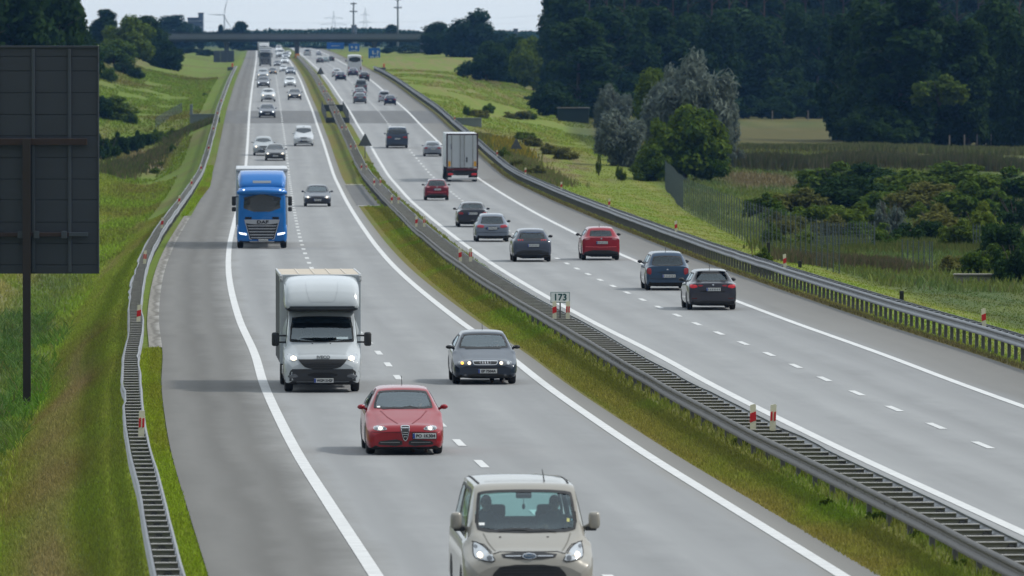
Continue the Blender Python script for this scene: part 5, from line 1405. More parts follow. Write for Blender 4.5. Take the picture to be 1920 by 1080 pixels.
def trailer_rear():
    root = empty('lorry', (0, 0, 0), 'white semi trailer seen from behind with corrugated double doors', 'lorry')
    W = 2.50; tz = 3.80; L = 13.6; mw = mat('trailer_white', (.54, .57, .60), .5, 0, .07, 1.5); mr = mat('trailer_frame', (.05, .022, .03), .5, .2, .2, 3)
    MB().bbox((0, L/2, (1.12+tz)/2), (W-.02, L-.04, tz-1.12), .03).build('trailer_box', mw, root, 50)
    for sg in (-1, 1): MB().bbox((sg*(W/2-.04), -.03, (1.0+tz)/2), (.10, .08, tz-.96), .015).build('door_frame', mr, root)
    MB().bbox((0, -.03, tz-.05), (W-.18, .08, .12), .015).build('door_frame', mr, root)
    for sg in (-1, 1):
        mb = MB(); w = (W-.24)/2; c = sg*(w/2+.005); mb.bbox((c, -.035, 2.42), (w-.02, .05, 2.58), .01)
        for k in range(6): mb.bbox((c-w/2+.12+k*(w-.24)/5, -.063, 2.42), (.05, .02, 2.5), .006)
        d = mb.build('door', mw, root)
        for k in (.12, .72): mb = MB(); mb.tube([(sg*w*k+.02*sg, -.09, 1.12), (sg*w*k+.02*sg, -.09, 3.70)], .022, 7); mb.build('lock_bar', M_STEELD, d, 60)
        MB().bbox((sg*(W/2-.24), -.10, 1.42), (.18, .012, .40), .004).build('marker_board', mat('yellow_board', (.75, .38, .03), .4), d)
    MB().bbox((.36, -.09, 1.75), (.10, .03, .40), .015).build('lock_handle', M_BLACK, root)
    for k in range(5): MB().bbox((-.88, -.088, 2.95-k*.085), (.07, .006, .06), .002).build('vertical_lettering', mat('faint_blue_print', (.09, .10, .2), .5), root)
    MB().bbox((0, -.02, .98), (W-.04, .12, .18), .02).build('rear_sill', mat('dark_red_sill', (.11, .02, .025), .5, .1), root)
    MB().bbox((0, .02, .70), (W-.10, .10, .34), .03).build('light_bar', M_BLACK, root)
    for sg in (-1, 1): MB().bbox((sg*.93, -.05, .60), (.40, .06, .17), .03).build('tail_light', M_TAILB, root, 50)
    plate(root, None, 'rear', 0, .62, None, .9, .2).location = (0, -.05, .62)
    root.children[-1].rotation_euler = (0, 0, 0)
    MB().bbox((0, -.04, .26), (W-.22, .10, .17), .03).build('underrun_bar', mat('white_rail', (.62, .64, .66), .5), root)
    for y in (1.1, 2.4, 3.7):
        for sg in (-1, 1):
            wheel(root, sg*1.02, y, .50, .34)
            MB().bbox((sg*1.02, y-.56, .62), (.40, .03, .55), .01).build('mudflap', M_BLACK, root)
    MB().bbox((0, L/2, .92), (1.1, L-1, .24), .03).build('chassis', M_BLACK, root)
    mc = paint('tractor_white', (.5, .52, .54)); MB().bbox((0, L+1.6, 1.75), (2.4, 2.1, 2.9), .12).build('tractor_cab', mc, root, 50)
    for sg in (-1, 1): wheel(root, sg*1.05, L+2.2, .5, .3); wheel(root, sg*1.05, L-.9, .5, .34)
    for ch in root.children: ch.location.y -= 1.1
    return root
dT = row2d(340.5); tr = trailer_rear(); put(tr, lane_o(866, dT), dT, False)
# ------------------------------------------------------------------ cars driving away, near ones
def rr_common(S, root, lower, hw, chrome=False):
    o = S.patch('rear', chaikin([(-.93*hw, .15), (-.90*hw, lower), (.90*hw, lower), (.93*hw, .15)], 1), .012, 4, 12).build('lower_bumper', M_BLACK, root, 50)
    return o
def both(S, root, side, poly, m, name='tail_light', lift=.012, nr=5, nc=8, rd=1):
    for q in (poly, mirror(poly)): S.patch(side, chaikin(q, rd) if rd else q, lift, nr, nc).build(name, m, root, 50)
def tipo_rear(root, S, p, m):
    rr_common(S, root, .34, p['hw'])
    both(S, root, 'rear', [(.52, .80), (.70, .775), (.80, .80), (.81, .86), (.78, .93), (.56, .90)], M_TAILB)
    both(S, root, 'rear', [(.32, .855), (.50, .825), (.52, .905), (.36, .90)], M_TAIL)
    plate(root, S, 'rear', .03, .735)
    S.patch('rear', rect(-.45, .45, .655, .685), .006, 1, 10).build('boot_recess', M_GAP, root)
    both(S, root, 'rear', rect(.55, .74, .40, .44), M_TAILD, 'reflector', .016, 1, 3, 0)
    S.patch('rear', [(.02+.035*math.cos(k*math.pi/6), .90+.035*math.sin(k*math.pi/6)) for k in range(12)], .012, 3, 3).build('badge', M_CHROME, root)
    S.patch('rear', chaikin([(-.62, 1.325), (-.60, 1.365), (.60, 1.365), (.62, 1.325)], 1), .02, 2, 10).build('spoiler', M_BLACK, root, 50)
d = row2d(580.5)
c = make_car('car', 'hatch', (.032, .032, .044), 1, 'charcoal hatchback with lit red tail lights overlapping the steel blue people carrier', 'car', True, None,
             dict(L=4.37, H=1.43, hw=.875, zbw=1.0, rw=[(-.60, 1.02), (0, 1.01), (.60, 1.02), (.545, 1.30), (0, 1.315), (-.545, 1.30)], mir=(.92, 1.5, 1.02)), rear=tipo_rear, mirror_col=M_BLACK, antenna=True)
put(c, lane_o(1333, d), d, True)
def picasso_rear(root, S, p, m):
    rr_common(S, root, .22, p['hw'])
    both(S, root, 'rear', [(.63, .60), (.80, .62), (.81, .88), (.72, .91), (.62, .84)], M_TAIL)
    plate(root, S, 'rear', .05, .56)
    S.patch('rear', chaikin([(-.38, .66), (-.42, .75), (.42, .75), (.38, .66)], 1), .006, 2, 8).build('boot_recess', mat('recess_blue', (.012, .025, .045), .6), root)
    S.patch('rear', [(-.05, .79), (.05, .79), (0, .85)], .012, 3, 3).build('badge', M_CHROME, root)
    S.line('rear', [(-.76, .46), (0, .44), (.76, .46)], .014, .006).build('bumper_gap', M_GAP, root)
d = row2d(544)
c = make_car('car', 'mpv', (.022, .052, .10), 1, 'steel blue rounded people carrier with a wide rear window in the right lane', 'car', True, None,
             dict(L=4.28, H=1.50, hw=.845, zbw=.93, hr=.58, rw=[(-.61, 1.0), (-.5, .955), (0, .945), (.5, .955), (.61, 1.0), (.53, 1.32), (0, 1.345), (-.53, 1.32)]), rear=picasso_rear, mirror_col=M_BLACK, antenna=True)
put(c, lane_o(1250, d), d, True)
def juke_rear(root, S, p, m):
    rr_common(S, root, .46, p['hw'])
    both(S, root, 'rear', [(.44, .97), (.70, .90), (.76, .98), (.66, 1.06)], mat('pink_lens', (.45, .16, .18), .2, .1, .1, 6, coat=.6))
    plate(root, S, 'rear', .05, .80)
    S.line('rear', [(-.70, .62), (0, .60), (.70, .62)], .035, .012).build('bumper_ridge', mat('ridge_red', (.62, .08, .10), .35, .1), root)
    S.patch('rear', [(.02+.04*math.cos(k*math.pi/6), .98+.035*math.sin(k*math.pi/6)) for k in range(12)], .012, 3, 3).build('badge', M_CHROME, root)
d = row2d(487.5)
c = make_car('car', 'suv', (.27, .004, .014), 1, 'bright red compact crossover with dark mirrors in the right lane', 'car', True, None,
             dict(L=4.25, H=1.51, hw=.865, zbw=1.03, belt=.98, beltr=1.06, zw=1.05, rw=[(-.52, 1.08), (0, 1.07), (.52, 1.08), (.46, 1.34), (0, 1.355), (-.46, 1.34)], mir=(.93, 1.45, 1.12)), rear=juke_rear, mirror_col=M_BLACK, antenna=True)
put(c, lane_o(1125.5, d), d, True)
def p2008_rear(root, S, p, m):
    rr_common(S, root, .52, p['hw'])
    S.patch('rear', chaikin([(-.62, .955), (-.62, 1.01), (.62, 1.01), (.62, .955)], 1), .010, 2, 12).build('tail_band', M_BLACK, root)
    for k in range(3): both(S, root, 'rear', [(.40+k*.09, .955), (.44+k*.09, .955), (.46+k*.09, 1.015), (.42+k*.09, 1.015)], M_TAILB, lift=.018, nr=2, nc=2, rd=0)
    plate(root, S, 'rear', .06, .74)
    S.patch('rear', chaikin([(-.58, 1.29), (-.55, 1.36), (.55, 1.36), (.58, 1.29)], 1), .02, 2, 10).build('spoiler', mat('spoiler_blue', (.01, .03, .07), .2, coat=.5), root, 50)
d = row2d(490.5)
c = make_car('car', 'suv', (.050, .062, .09), 1, 'slate grey crossover with black tail band and black lower bumper', 'car', True, None,
             dict(L=4.3, H=1.49, hw=.875, zbw=.98, belt=.95, beltr=1.0, zw=1.03, rw=[(-.56, 1.03), (0, 1.025), (.56, 1.03), (.51, 1.29), (0, 1.30), (-.51, 1.29)], mir=(.94, 1.45, 1.10)), rear=p2008_rear, mirror_col=M_BLACK)
put(c, lane_o(996.5, d), d, True)
def a3_rear(root, S, p, m):
    rr_common(S, root, .26, p['hw'])
    both(S, root, 'rear', [(.40, .70), (.74, .72), (.78, .80), (.70, .88), (.42, .86)], mat('red_lens', (.42, .04, .06), .2, .1, .1, 6, coat=.6))
    plate(root, S, 'rear', 0, .68)
    S.patch('rear', chaikin([(-.36, .585), (-.36, .77), (.36, .77), (.36, .585)], 1), .004, 2, 8).build('boot_recess', M_GAP, root)
    S.line('rear', [(-.76, .48), (0, .465), (.76, .48)], .014, .006).build('bumper_gap', M_GAP, root)
d = row2d(453)
c = make_car('car', 'hatch', (.15, .18, .23), 1, 'silver hatchback with big pinkish red tail lights directly behind the black saloon', 'car', True, None,
             dict(L=4.2, H=1.43, hw=.86, zbw=.90, rw=[(-.56, .91), (0, .895), (.56, .91), (.50, 1.27), (0, 1.285), (-.50, 1.27)]), rear=a3_rear, mirror_col=M_BLACK)
put(c, lane_o(922, d), d, True)
d = row2d(425.5)
def sedan_rear(root, S, p, m):
    rr_common(S, root, .25, p['hw'])
    both(S, root, 'rear', [(.50, .70), (.78, .72), (.80, .84), (.56, .86)], M_TAIL)
    plate(root, S, 'rear', 0, .76)
c = make_car('car', 'sedan', (.018, .020, .030), 1, 'black saloon with pale rear window in front of the silver hatchback', 'car', True, None, dict(H=1.40, hw=.88, zbw=1.0), rear=sedan_rear)
put(c, lane_o(885.5, d), d, True)
# ------------------------------------------------------------------ the rest of the traffic
def small(px, py, wpx, away, style, col, label, near=0, cat='car', lit=True, over=None, name='car', **kw):
    d = row2d(py); s = F/d; p = dict(STYLE[style]); p.update(over or {})
    sc = min(1.1, max(.82, wpx/(2*p['hw']*s)))
    c = make_car(name, style, col, near, label, cat, away, 'cars and vans in the traffic', over, lit=lit, scale=sc, **kw)
    put(c, lane_o(px, d), d, away); return c
W_ = (.52, .55, .58); SIL = (.20, .225, .26); GR = (.075, .085, .105); DK = (.016, .02, .028); NV = (.010, .022, .06)
small(818.5, 375.5, 46, True, 'suv', (.14, .004, .016), 'dark red crossover beside the white trailer, black lower bumper', 1, mirror_col=M_BLACK, rear=juke_rear, over=dict(zbw=1.03, beltr=1.06, belt=1.0, H=1.55))
small(595, 387, 51, False, 'sedan', (.025, .032, .052), 'dark blue saloon with two lit lamps right of the blue lorry', 1, lit=M_LIT, over=dict(hw=.9))
small(811, 293, 34, True, 'hatch', SIL, 'silver hatchback just left of the white trailer', 0)
small(744.5, 277.5, 41, True, 'van', (.045, .065, .10), 'blue grey van with dark rear window in the left lane driving away', 0, 'van', over=dict(hw=.95, H=1.85), name='van')
small(516, 301, 39, False, 'sedan', (.035, .037, .04), 'dark grey car overlapping the silver car behind the blue lorry', 0, lit=M_LIT)
small(494, 291.5, 39, False, 'suv', (.33, .36, .38), 'silver car half hidden behind the dark grey car', 0, lit=M_LIT)
small(569.5, 273.5, 37, False, 'caddy', W_, 'white high roofed van alone in the lane beside the median', 0, 'van', lit=False, name='van')
small(501, 220.5, 32, False, 'sedan', (.022, .03, .05), 'dark car crossing the dark strip of the oncoming carriageway', 0)
small(503, 190.5, 27.5, False, 'suv', W_, 'white car in front of the dark strip beside the hard shoulder', 0, lit=M_LIT)
small(552.5, 187, 26, False, 'sedan', (.025, .03, .04), 'dark car with bright lamps beside the median, level with the white car', 0, lit=M_LIT)
small(494, 164, 25, False, 'hatch', GR, 'dark grey car with one very bright lamp in the slow oncoming lane', 0)
small(544, 163, 23, False, 'hatch', (.55, .58, .60), 'pale car in the fast oncoming lane behind the dark bright lamped car', 0)
small(493.5, 149, 26, False, 'mpv', (.30, .33, .36), 'silver people carrier close behind the dark grey bright lamped car', 0, lit=M_LIT)
small(511.5, 140, 14, False, 'hatch', DK, 'small dark car with orange lamp between the two oncoming lanes', 0, lit=M_LITO)
small(545, 140, 19, False, 'sedan', (.10, .13, .18), 'dark blue car in the fast oncoming lane, third from the dark strip', 0)
small(532, 135, 16, False, 'hatch', W_, 'white car with bright lamp behind the dark blue car in the fast lane', 0)
small(520, 124.5, 13, False, 'hatch', GR, 'grey car right of the distant grey lorry', 0)
small(534, 120, 16, False, 'hatch', (.5, .53, .56), 'distant pale car in the fast lane behind the white car', 0)
small(536, 112, 16, False, 'suv', (.2, .23, .27), 'distant grey car in the fast lane in front of the white van', 0)
small(526, 108.5, 18, False, 'van', W_, 'distant white van in the fast lane under the overpass', 0, 'van', name='van')
small(540, 105, 12, False, 'hatch', W_, 'farthest white car in the fast lane beside the median pier', 0)
small(523, 98, 13, False, 'caddy', W_, 'farthest white van in the fast lane beyond the overpass', 0, 'van', name='van')
small(731.5, 197, 23, True, 'hatch', NV, 'dark blue hatchback in front of the pale van in the right lane driving away', 0)
small(720.5, 191.5, 21, True, 'caddy', (.42, .44, .50), 'pale van hidden behind the dark blue hatchback', 0, 'van', name='van')
small(675, 194, 25, True, 'hatch', (.10, .12, .15), 'grey hatchback, last of a close row in the left lane driving away', 0)
small(674.5, 184, 25, True, 'sedan', (.08, .09, .12), 'grey car hidden between the grey hatchback and the grey van', 0)
small(677, 173, 23, True, 'caddy', (.13, .15, .17), 'grey van with dark rear window in the left lane driving away', 0, 'van', name='van', over=dict(H=1.9))
small(683, 152, 20, True, 'suv', (.025, .028, .035), 'black car between the grey van and the white coach', 0)
small(639, 151, 21, True, 'sedan', NV, 'dark navy car in the left lane beside the median sign', 0)
small(631.5, 144.5, 18, True, 'suv', (.48, .50, .53), 'silver car behind the dark navy car', 0)
small(662, 143, 20, True, 'sedan', (.05, .055, .10), 'dark blue car directly behind the white coach', 0)
small(600, 118.5, 14, True, 'hatch', GR, 'distant grey car driving away right of the orange sign', 0)
small(611, 117, 13, True, 'hatch', (.30, .38, .40), 'distant pale teal car driving away between two dark cars', 0)
small(621, 115.5, 12, True, 'suv', DK, 'distant dark car driving away at the right edge of its row', 0)
small(576.5, 105, 14, True, 'van', W_, 'distant white van driving away beside the orange sign', 0, 'van', name='van')
small(598, 104, 10, True, 'hatch', (.35, .38, .44), 'farthest grey car driving away under the overpass', 0)
for px, py, cab, box, lab in ((497.5, 124, (.16, .18, .21), (.5, .53, .56), 'distant grey lorry with dark windscreen in the slow oncoming lane'),
                              (495, 107, (.55, .57, .6), (.62, .65, .67), 'distant white lorry close behind the grey lorry'),
                              (492, 99, (.6, .6, .62), (.66, .68, .70), 'farthest white lorry in the slow oncoming lane beyond the overpass')):
    d = row2d(py); l = lorry(lab, cab, box, False, False, 3.7, 3.4, 'distant lorries'); put(l, lane_o(px, d), d, False)
def coach():
    root = empty('coach', (0, 0, 0), 'white coach with a wide dark rear window behind the dark blue car', 'bus'); m = mat('coach_white', (.60, .63, .66), .4, 0, .04, 1.5, coat=.4)
    S = Shell([(0, .35, 1.15, 1.2, 1.15, 2.9, 1.0, 3.0), (.2, .3, 1.25, 1.25, 1.24, 3.1, 1.1, 3.3), (11.6, .3, 1.25, 1.25, 1.24, 3.1, 1.1, 3.3), (11.9, .4, 1.2, 1.25, 1.19, 3.0, 1.05, 3.18)], .5)
    glaze(root, S, 'rear', [(-1.0, 2.05), (1.0, 2.05), (.98, 2.92), (-.98, 2.92)], False, 'rear_window'); S.body('body', m, root)
    both(S, root, 'rear', rect(.95, 1.12, .7, 1.3), M_TAIL)
    for sd in ('left', 'right'): glaze(root, S, sd, rect(.8, 11.2, 1.6, 2.7), False, 'side_window', nc=20)
    for y in (2.5, 9.0):
        for sg in (-1, 1): wheel(root, sg*1.08, y, .48, .28)
    for sg in (-1, 1): MB().bbox((sg*1.4, .3, 2.2), (.18, .15, .4), .05).build('wing_mirror', M_BLACK, root)
    for ch in root.children: ch.location.y -= 9.0
    return root
d = row2d(138.5); c = coach(); put(c, lane_o(665, d), d, True)
# ------------------------------------------------------------------ trees and bushes
LM_DARK = leaf_mat('leaf_dark_wood', (.008, .028, .008), (.036, .074, .010))  # very dark leaf tone; cloud shade over the wood is put into it
LM_MID = leaf_mat('leaf_mid', (.036, .086, .010), (.125, .170, .018))
LM_BRIGHT = leaf_mat('leaf_bright', (.07, .125, .012), (.17, .20, .025))
LM_SILVER = leaf_mat('leaf_silver_willow', (.085, .115, .098), (.21, .25, .21), .6)
LM_OLIVE = leaf_mat('leaf_olive', (.075, .090, .018), (.17, .17, .045))
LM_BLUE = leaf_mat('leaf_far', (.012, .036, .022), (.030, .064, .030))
M_BARK = mat('bark', (.075, .060, .048), .9, 0, .35, 3, bump=.4)
M_BARKP = mat('pine_bark', (.075, .045, .035), .9, 0, .35, 2, bump=.4)

def crown_mesh(name, blobs, n, leaf, seed, narrow=1., upright=0., shell=.45):
    r = np.random.default_rng(seed)
    C = np.array([b[0] for b in blobs]); Rr = np.array([b[1] for b in blobs]); w = Rr.prod(1)**.72; w /= w.sum()
    k = r.choice(len(blobs), n, p=w)
    u = r.normal(size=(n, 3)); u /= np.linalg.norm(u, axis=1)[:, None]
    rad = (shell + (1-shell)*r.random(n)**.6)*(1+.16*r.normal(size=n).clip(-1, 1.8))
    P = C[k] + u*Rr[k]*rad[:, None]
    nrm = u*.8 + r.normal(size=(n, 3))*.55 + np.array([0, 0, .35]); nrm /= np.linalg.norm(nrm, axis=1)[:, None]
    t = np.cross(nrm, r.normal(size=(n, 3))) ; t /= np.linalg.norm(t, axis=1)[:, None]
    if upright:
        up = np.array([0, 0, 1.])+r.normal(size=(n, 3))*.28; up -= nrm*(up*nrm).sum(1)[:, None]*.8; up /= np.linalg.norm(up, axis=1)[:, None]
        t = t*(1-upright)+up*upright; t /= np.linalg.norm(t, axis=1)[:, None]
    b = np.cross(nrm, t); b /= np.linalg.norm(b, axis=1)[:, None]
    s = leaf*(.55+.9*r.random(n))[:, None]
    A = P - t*s; B = P + b*s*.55*narrow + nrm*s*.12; D = P - b*s*.55*narrow + nrm*s*.12; E = P + t*s
    V = np.stack([A, B, E, D], 1).reshape(-1, 3)
    Q = np.arange(4*n).reshape(n, 4)
    return quads_mesh(name, V, Q)
def egg_blobs(seed, n, h0, h1, rad, br, low=.5, flat=.8):
    r = random.Random(seed); out = []
    for i in range(n):
        t = (i+.5)/n; z = h0+(h1-h0)*t
        prof = math.sin(math.pi*min(1, (t*.86+.14)))**.65 if low < .6 else math.sin(math.pi*(t*.75+.2))**.7
        a = r.random()*6.283; q = rad*prof*math.sqrt(r.random())*.78
        s = br*r.uniform(.65, 1.25)
        out.append(((q*math.cos(a), q*math.sin(a), z+r.uniform(-.5, .5)), (s, s, s*flat)))
    return out
def tree_proto(kind, seed):
    """height about 1 unit = 1 m of the listed size; returns (crown mesh, trunk mesh, bark, natural height, natural width)"""
    r = random.Random(seed); tb = MB()
    def trunk(h, r0, limbs, spread, lz0, lz1):
        pts = [(r.uniform(-.1, .1)*i*.5, r.uniform(-.1, .1)*i*.5, h*i/5-(.4 if i == 0 else 0)) for i in range(6)]
        tb.tube(pts, [r0*(1-.15*i) for i in range(6)], 9)
        for k in range(limbs):
            z = h*r.uniform(lz0, lz1); a = r.random()*6.283; l = spread*r.uniform(.5, 1)
            tb.tube([(0, 0, z), (math.cos(a)*l*.5, math.sin(a)*l*.5, z+l*.35), (math.cos(a)*l, math.sin(a)*l, z+l*.6)], [r0*.4, r0*.25, r0*.08], 6)
    if kind == 'broad':
        trunk(12, .26, 9, 3.6, .25, .85); bl = egg_blobs(seed, 26, 1.0, 13.8, 4.7, 1.85, flat=.95); cm = crown_mesh('crown', bl, 9500, .36, seed, shell=.62); return cm, tb.mesh('trunk'), M_BARK, 15.5, 9.5
    if kind == 'tall':
        trunk(15, .3, 10, 3.2, .2, .9); bl = egg_blobs(seed, 26, 1.5, 18.5, 4.3, 1.6, flat=1.0); cm = crown_mesh('crown', bl, 9500, .36, seed, shell=.62); return cm, tb.mesh('trunk'), M_BARK, 20, 8.5
    if kind == 'pine':
        trunk(20, .17, 10, 2.2, .55, .95); bl = egg_blobs(seed, 18, 14.5, 23.0, 2.8, 1.25, flat=.6); cm = crown_mesh('crown', bl, 4600, .28, seed, .5); return cm, tb.mesh('trunk'), M_BARKP, 24, 6
    if kind == 'willow':
        trunk(8, .22, 9, 3, .15, .8); bl = []
        for i in range(46):
            a = r.random()*6.283; q = 3.3*math.sqrt(r.random()); z = r.uniform(1.2, 9.4-q*q*.26); s = r.uniform(.8, 1.4)
            bl.append(((q*math.cos(a), q*math.sin(a), z), (s*.85, s*.85, s*1.5)))
        cm = crown_mesh('crown', bl, 14000, .38, seed, .42, .55, .5); return cm, tb.mesh('trunk'), M_BARK, 11.2, 8.4
    if kind == 'dome':
        trunk(3.5, .18, 9, 2.4, .1, .9); bl = []
        for i in range(34):
            a = r.random()*6.283; q = 2.9*math.sqrt(r.random()); z = r.uniform(.35, 5.6*math.sqrt(max(.12, 1-(q/3.6)**2))); s = r.uniform(.75, 1.25)
            bl.append(((q*math.cos(a), q*math.sin(a), z), (s*1.05, s*1.05, s*.8)))
        cm = crown_mesh('crown', bl, 7600, .24, seed); return cm, tb.mesh('trunk'), M_BARK, 6.6, 7.4
    if kind == 'shrub':
        for k in range(7):
            a = r.random()*6.283; tb.tube([(0, 0, -.2), (math.cos(a)*.5, math.sin(a)*.5, 1.0), (math.cos(a)*1.1, math.sin(a)*1.1, 1.9)], [.05, .035, .012], 5)
        bl = []
        for i in range(24):
            a = r.random()*6.283; q = 1.5*math.sqrt(r.random()); z = r.uniform(.15, 2.4-q*.7); s = r.uniform(.42, .75)
            bl.append(((q*math.cos(a), q*math.sin(a), z), (s, s, s*.8)))
        cm = crown_mesh('crown', bl, 4200, .17, seed, .8); return cm, tb.mesh('stem'), M_BARK, 2.9, 4.2
    if kind == 'wispy':
        for k in range(9):
            a = r.random()*6.283; tb.tube([(0, 0, -.2), (math.cos(a)*.35, math.sin(a)*.35, 1.2), (math.cos(a)*.8, math.sin(a)*.8, 2.6)], [.045, .03, .01], 5)
        bl = []
        for i in range(16):
            a = r.random()*6.283; q = 1.1*math.sqrt(r.random()); z = r.uniform(.4, 2.9-q*.7)
            bl.append(((q*math.cos(a), q*math.sin(a), z), (.35, .35, r.uniform(.5, .9))))
        cm = crown_mesh('crown', bl, 3000, .17, seed, .4, .75, .2); return cm, tb.mesh('stem'), M_BARK, 3.4, 3
PROTO = {}
def proto(kind, var):
    k = (kind, var)
    if k not in PROTO: PROTO[k] = tree_proto(kind, 100+len(PROTO)*13+var)
    return PROTO[k]
_cache = {}
def plant(kind, var, loc, hgt, wid, lm, label, name='tree', group=None, rz=None, cat=None):
    cm, tm, bark, h0, w0 = proto(kind, var)
    key = (kind, var, lm.name)
    if key not in _cache:
        c = cm.copy() if cm.materials else cm
        c.materials.clear(); c.materials.append(lm)
        if not tm.materials: tm.materials.append(bark)
        _cache[key] = c
    t = empty(name, loc, label, cat or ('bush' if kind in ('shrub', 'wispy') or name.endswith('bush') else 'tree'), group)
    o = bpy.data.objects.new('crown', _cache[key]); COL.objects.link(o); o.parent = t
    q = bpy.data.objects.new('stem' if kind in ('shrub', 'wispy') else 'trunk', tm); COL.objects.link(q); q.parent = t
    t.scale = (wid/w0, wid/w0, hgt/h0); t.rotation_euler = (0, 0, random.uniform(0, 6.28) if rz is None else rz)
    return t
def plant_px(kind, var, px, base, top, wpx, lm, label, d=None, **kw):
    """a tree whose foot stands at (px, base) on the land, as tall as the photo shows"""
    q = stand(px, d) if d else spot(px, base)
    s = F/q.y; fy = YH+(CAM-q.z)*s
    return plant(kind, var, q, (fy-top)/s, wpx/s, lm, label, **kw)

# the wood on the right
rr = random.Random(5)
k = 0
px = 1085
while px < 1990:
    base = 221 if px < 1560 else 262+min(14, (px-1560)*.05)
    d = spot(px, base).y + rr.uniform(-10, 25)
    hp = rr.uniform(190, 250)
    plant_px('broad' if k % 3 else 'tall', k % 3, px, base, rr.uniform(-5, 34) if px > 1060 else -30, rr.uniform(95, 150), LM_DARK,
             f'dark leafy tree in the front row of the wood, {ORD[k]} from the left', d=d, name='tree', group='trees in the front row of the wood')
    k += 1; px += rr.uniform(38, 58)
nfront = k
k = 0; px = 1075
while px < 1960:
    d = 1335+rr.uniform(0, 70)
    plant_px('pine', k % 3, px, 0, -150+rr.uniform(-20, 20), rr.uniform(70, 100), LM_DARK, f'tall bare trunked pine in the second row of the wood, {ORD[k]} from the left', d=d, name='pine_tree', group='pines rising in the wood')
    k += 1; px += rr.uniform(26, 42)
k = 0; px = 1095
while px < 1980:
    d = 1440+rr.uniform(0, 40)
    plant_px('tall', k % 3, px, 0, -60+rr.uniform(-30, 30), rr.uniform(110, 150), LM_DARK, f'dark tree deep inside the wood behind the pines, {ORD[k]} from the left', d=d, name='tree', group='trees deep in the wood')
    k += 1; px += rr.uniform(48, 66)
k = 0; px = 1090
while px < 2000:
    plant_px('broad', k % 3, px, 0, -50+rr.uniform(-20, 20), rr.uniform(120, 160), LM_DARK, f'dark tree at the very back of the wood, {ORD[k]} from the left', d=1520+rr.uniform(0, 40), name='tree', group='trees at the back of the wood')
    k += 1; px += rr.uniform(40, 56)
k = 0; px = 1045
while px < 1930:
    base = 222 if px < 1580 else 272
    plant_px('dome', k % 2, px, base, base-rr.uniform(45, 85), rr.uniform(70, 110), LM_DARK, f'low dark bush along the foot of the wood, {ORD[k]} from the left', d=spot(px, base).y-6, name='bush', group='bushes along the foot of the wood')
    k += 1; px += rr.uniform(44, 66)
# trees standing out before the wood
plant_px('tall', 1, 1690, 275, -60, 210, LM_DARK, 'big dark tree with a bright hanging bough standing before the wood', d=930)
plant_px('dome', 0, 1655, 276, 190, 150, LM_DARK, 'dark green bush at the foot of the big tree before the wood', d=925, name='bush')
plant_px('shrub', 0, 1762, 0, 72, 120, LM_MID, 'bright yellow green bough hanging out of the big dark tree', d=912, name='bough', cat='bough').location.z += 5.2
bpy.data.objects['bough'].scale = (1.7, 1.7, 1.35)
for kind, var, px, base, top, w, lm, lab in (
    ('willow', 0, 1300, 312, 90, 190, LM_SILVER, 'big silver grey willow, tallest of the silver trees before the wood'),
    ('willow', 1, 1163, 311, 184, 120, LM_SILVER, 'silver grey willow left of the round green tree'),
    ('willow', 1, 1150, 262, 138, 90, LM_SILVER, 'darker silver willow behind the smaller silver willow'),
    ('broad', 1, 1225, 290, 128, 80, LM_MID, 'mid green tree between the two big silver willows'),
    ('dome', 0, 1285, 340, 188, 170, LM_MID, 'round leafy green tree in front of the silver willows'),
    ('dome', 1, 1240, 336, 206, 104, LM_MID, 'smaller green tree joined to the left of the round green tree'),
    ('dome', 0, 1326, 342, 246, 100, LM_MID, 'low green bush spreading right of the round green tree'),
    ('dome', 1, 1222, 340, 262, 80, LM_MID, 'low green bush spreading left of the round green tree'),
    ('willow', 0, 1348, 316, 150, 90, LM_SILVER, 'silver grey willow leaning out right of the big silver willow'),
    ('willow', 0, 1258, 305, 120, 110, LM_SILVER, 'silver grey willow joined to the left of the big silver willow')):
    plant_px(kind, var, px, base, top, w, lm, lab)
for k, (px, base, top, w, lm, kind) in enumerate(((1372, 318, 262, 60, LM_SILVER, 'wispy'), (1348, 322, 286, 50, LM_OLIVE, 'shrub'), (1205, 318, 288, 40, LM_MID, 'shrub'), (1165, 338, 300, 26, LM_MID, 'wispy'), 
                                                   (1123, 330, 282, 14, LM_MID, 'wispy'), (1060, 300, 262, 60, LM_OLIVE, 'shrub'), (1000, 275, 250, 55, LM_OLIVE, 'shrub'), (985, 263, 238, 45, LM_MID, 'shrub'), (1030, 290, 264, 40, LM_OLIVE, 'shrub'),
                                                   (900, 222, 196, 40, LM_OLIVE, 'shrub'), (915, 212, 190, 34, LM_MID, 'shrub'), (968, 223, 200, 60, LM_OLIVE, 'shrub'), (990, 224, 204, 44, LM_MID, 'shrub'), (878, 218, 190, 24, LM_MID, 'wispy'),
                                                   (945, 300, 270, 36, LM_BRIGHT, 'shrub'), (975, 318, 288, 50, LM_OLIVE, 'shrub'), (1005, 334, 304, 40, LM_OLIVE, 'shrub'))):
    plant_px(kind, k % 2, px, base, top, w, lm, f'small wild bush on the slope right of the right guardrail, {ORD[k]} of that scatter', name='bush', group='wild bushes on the right slope')
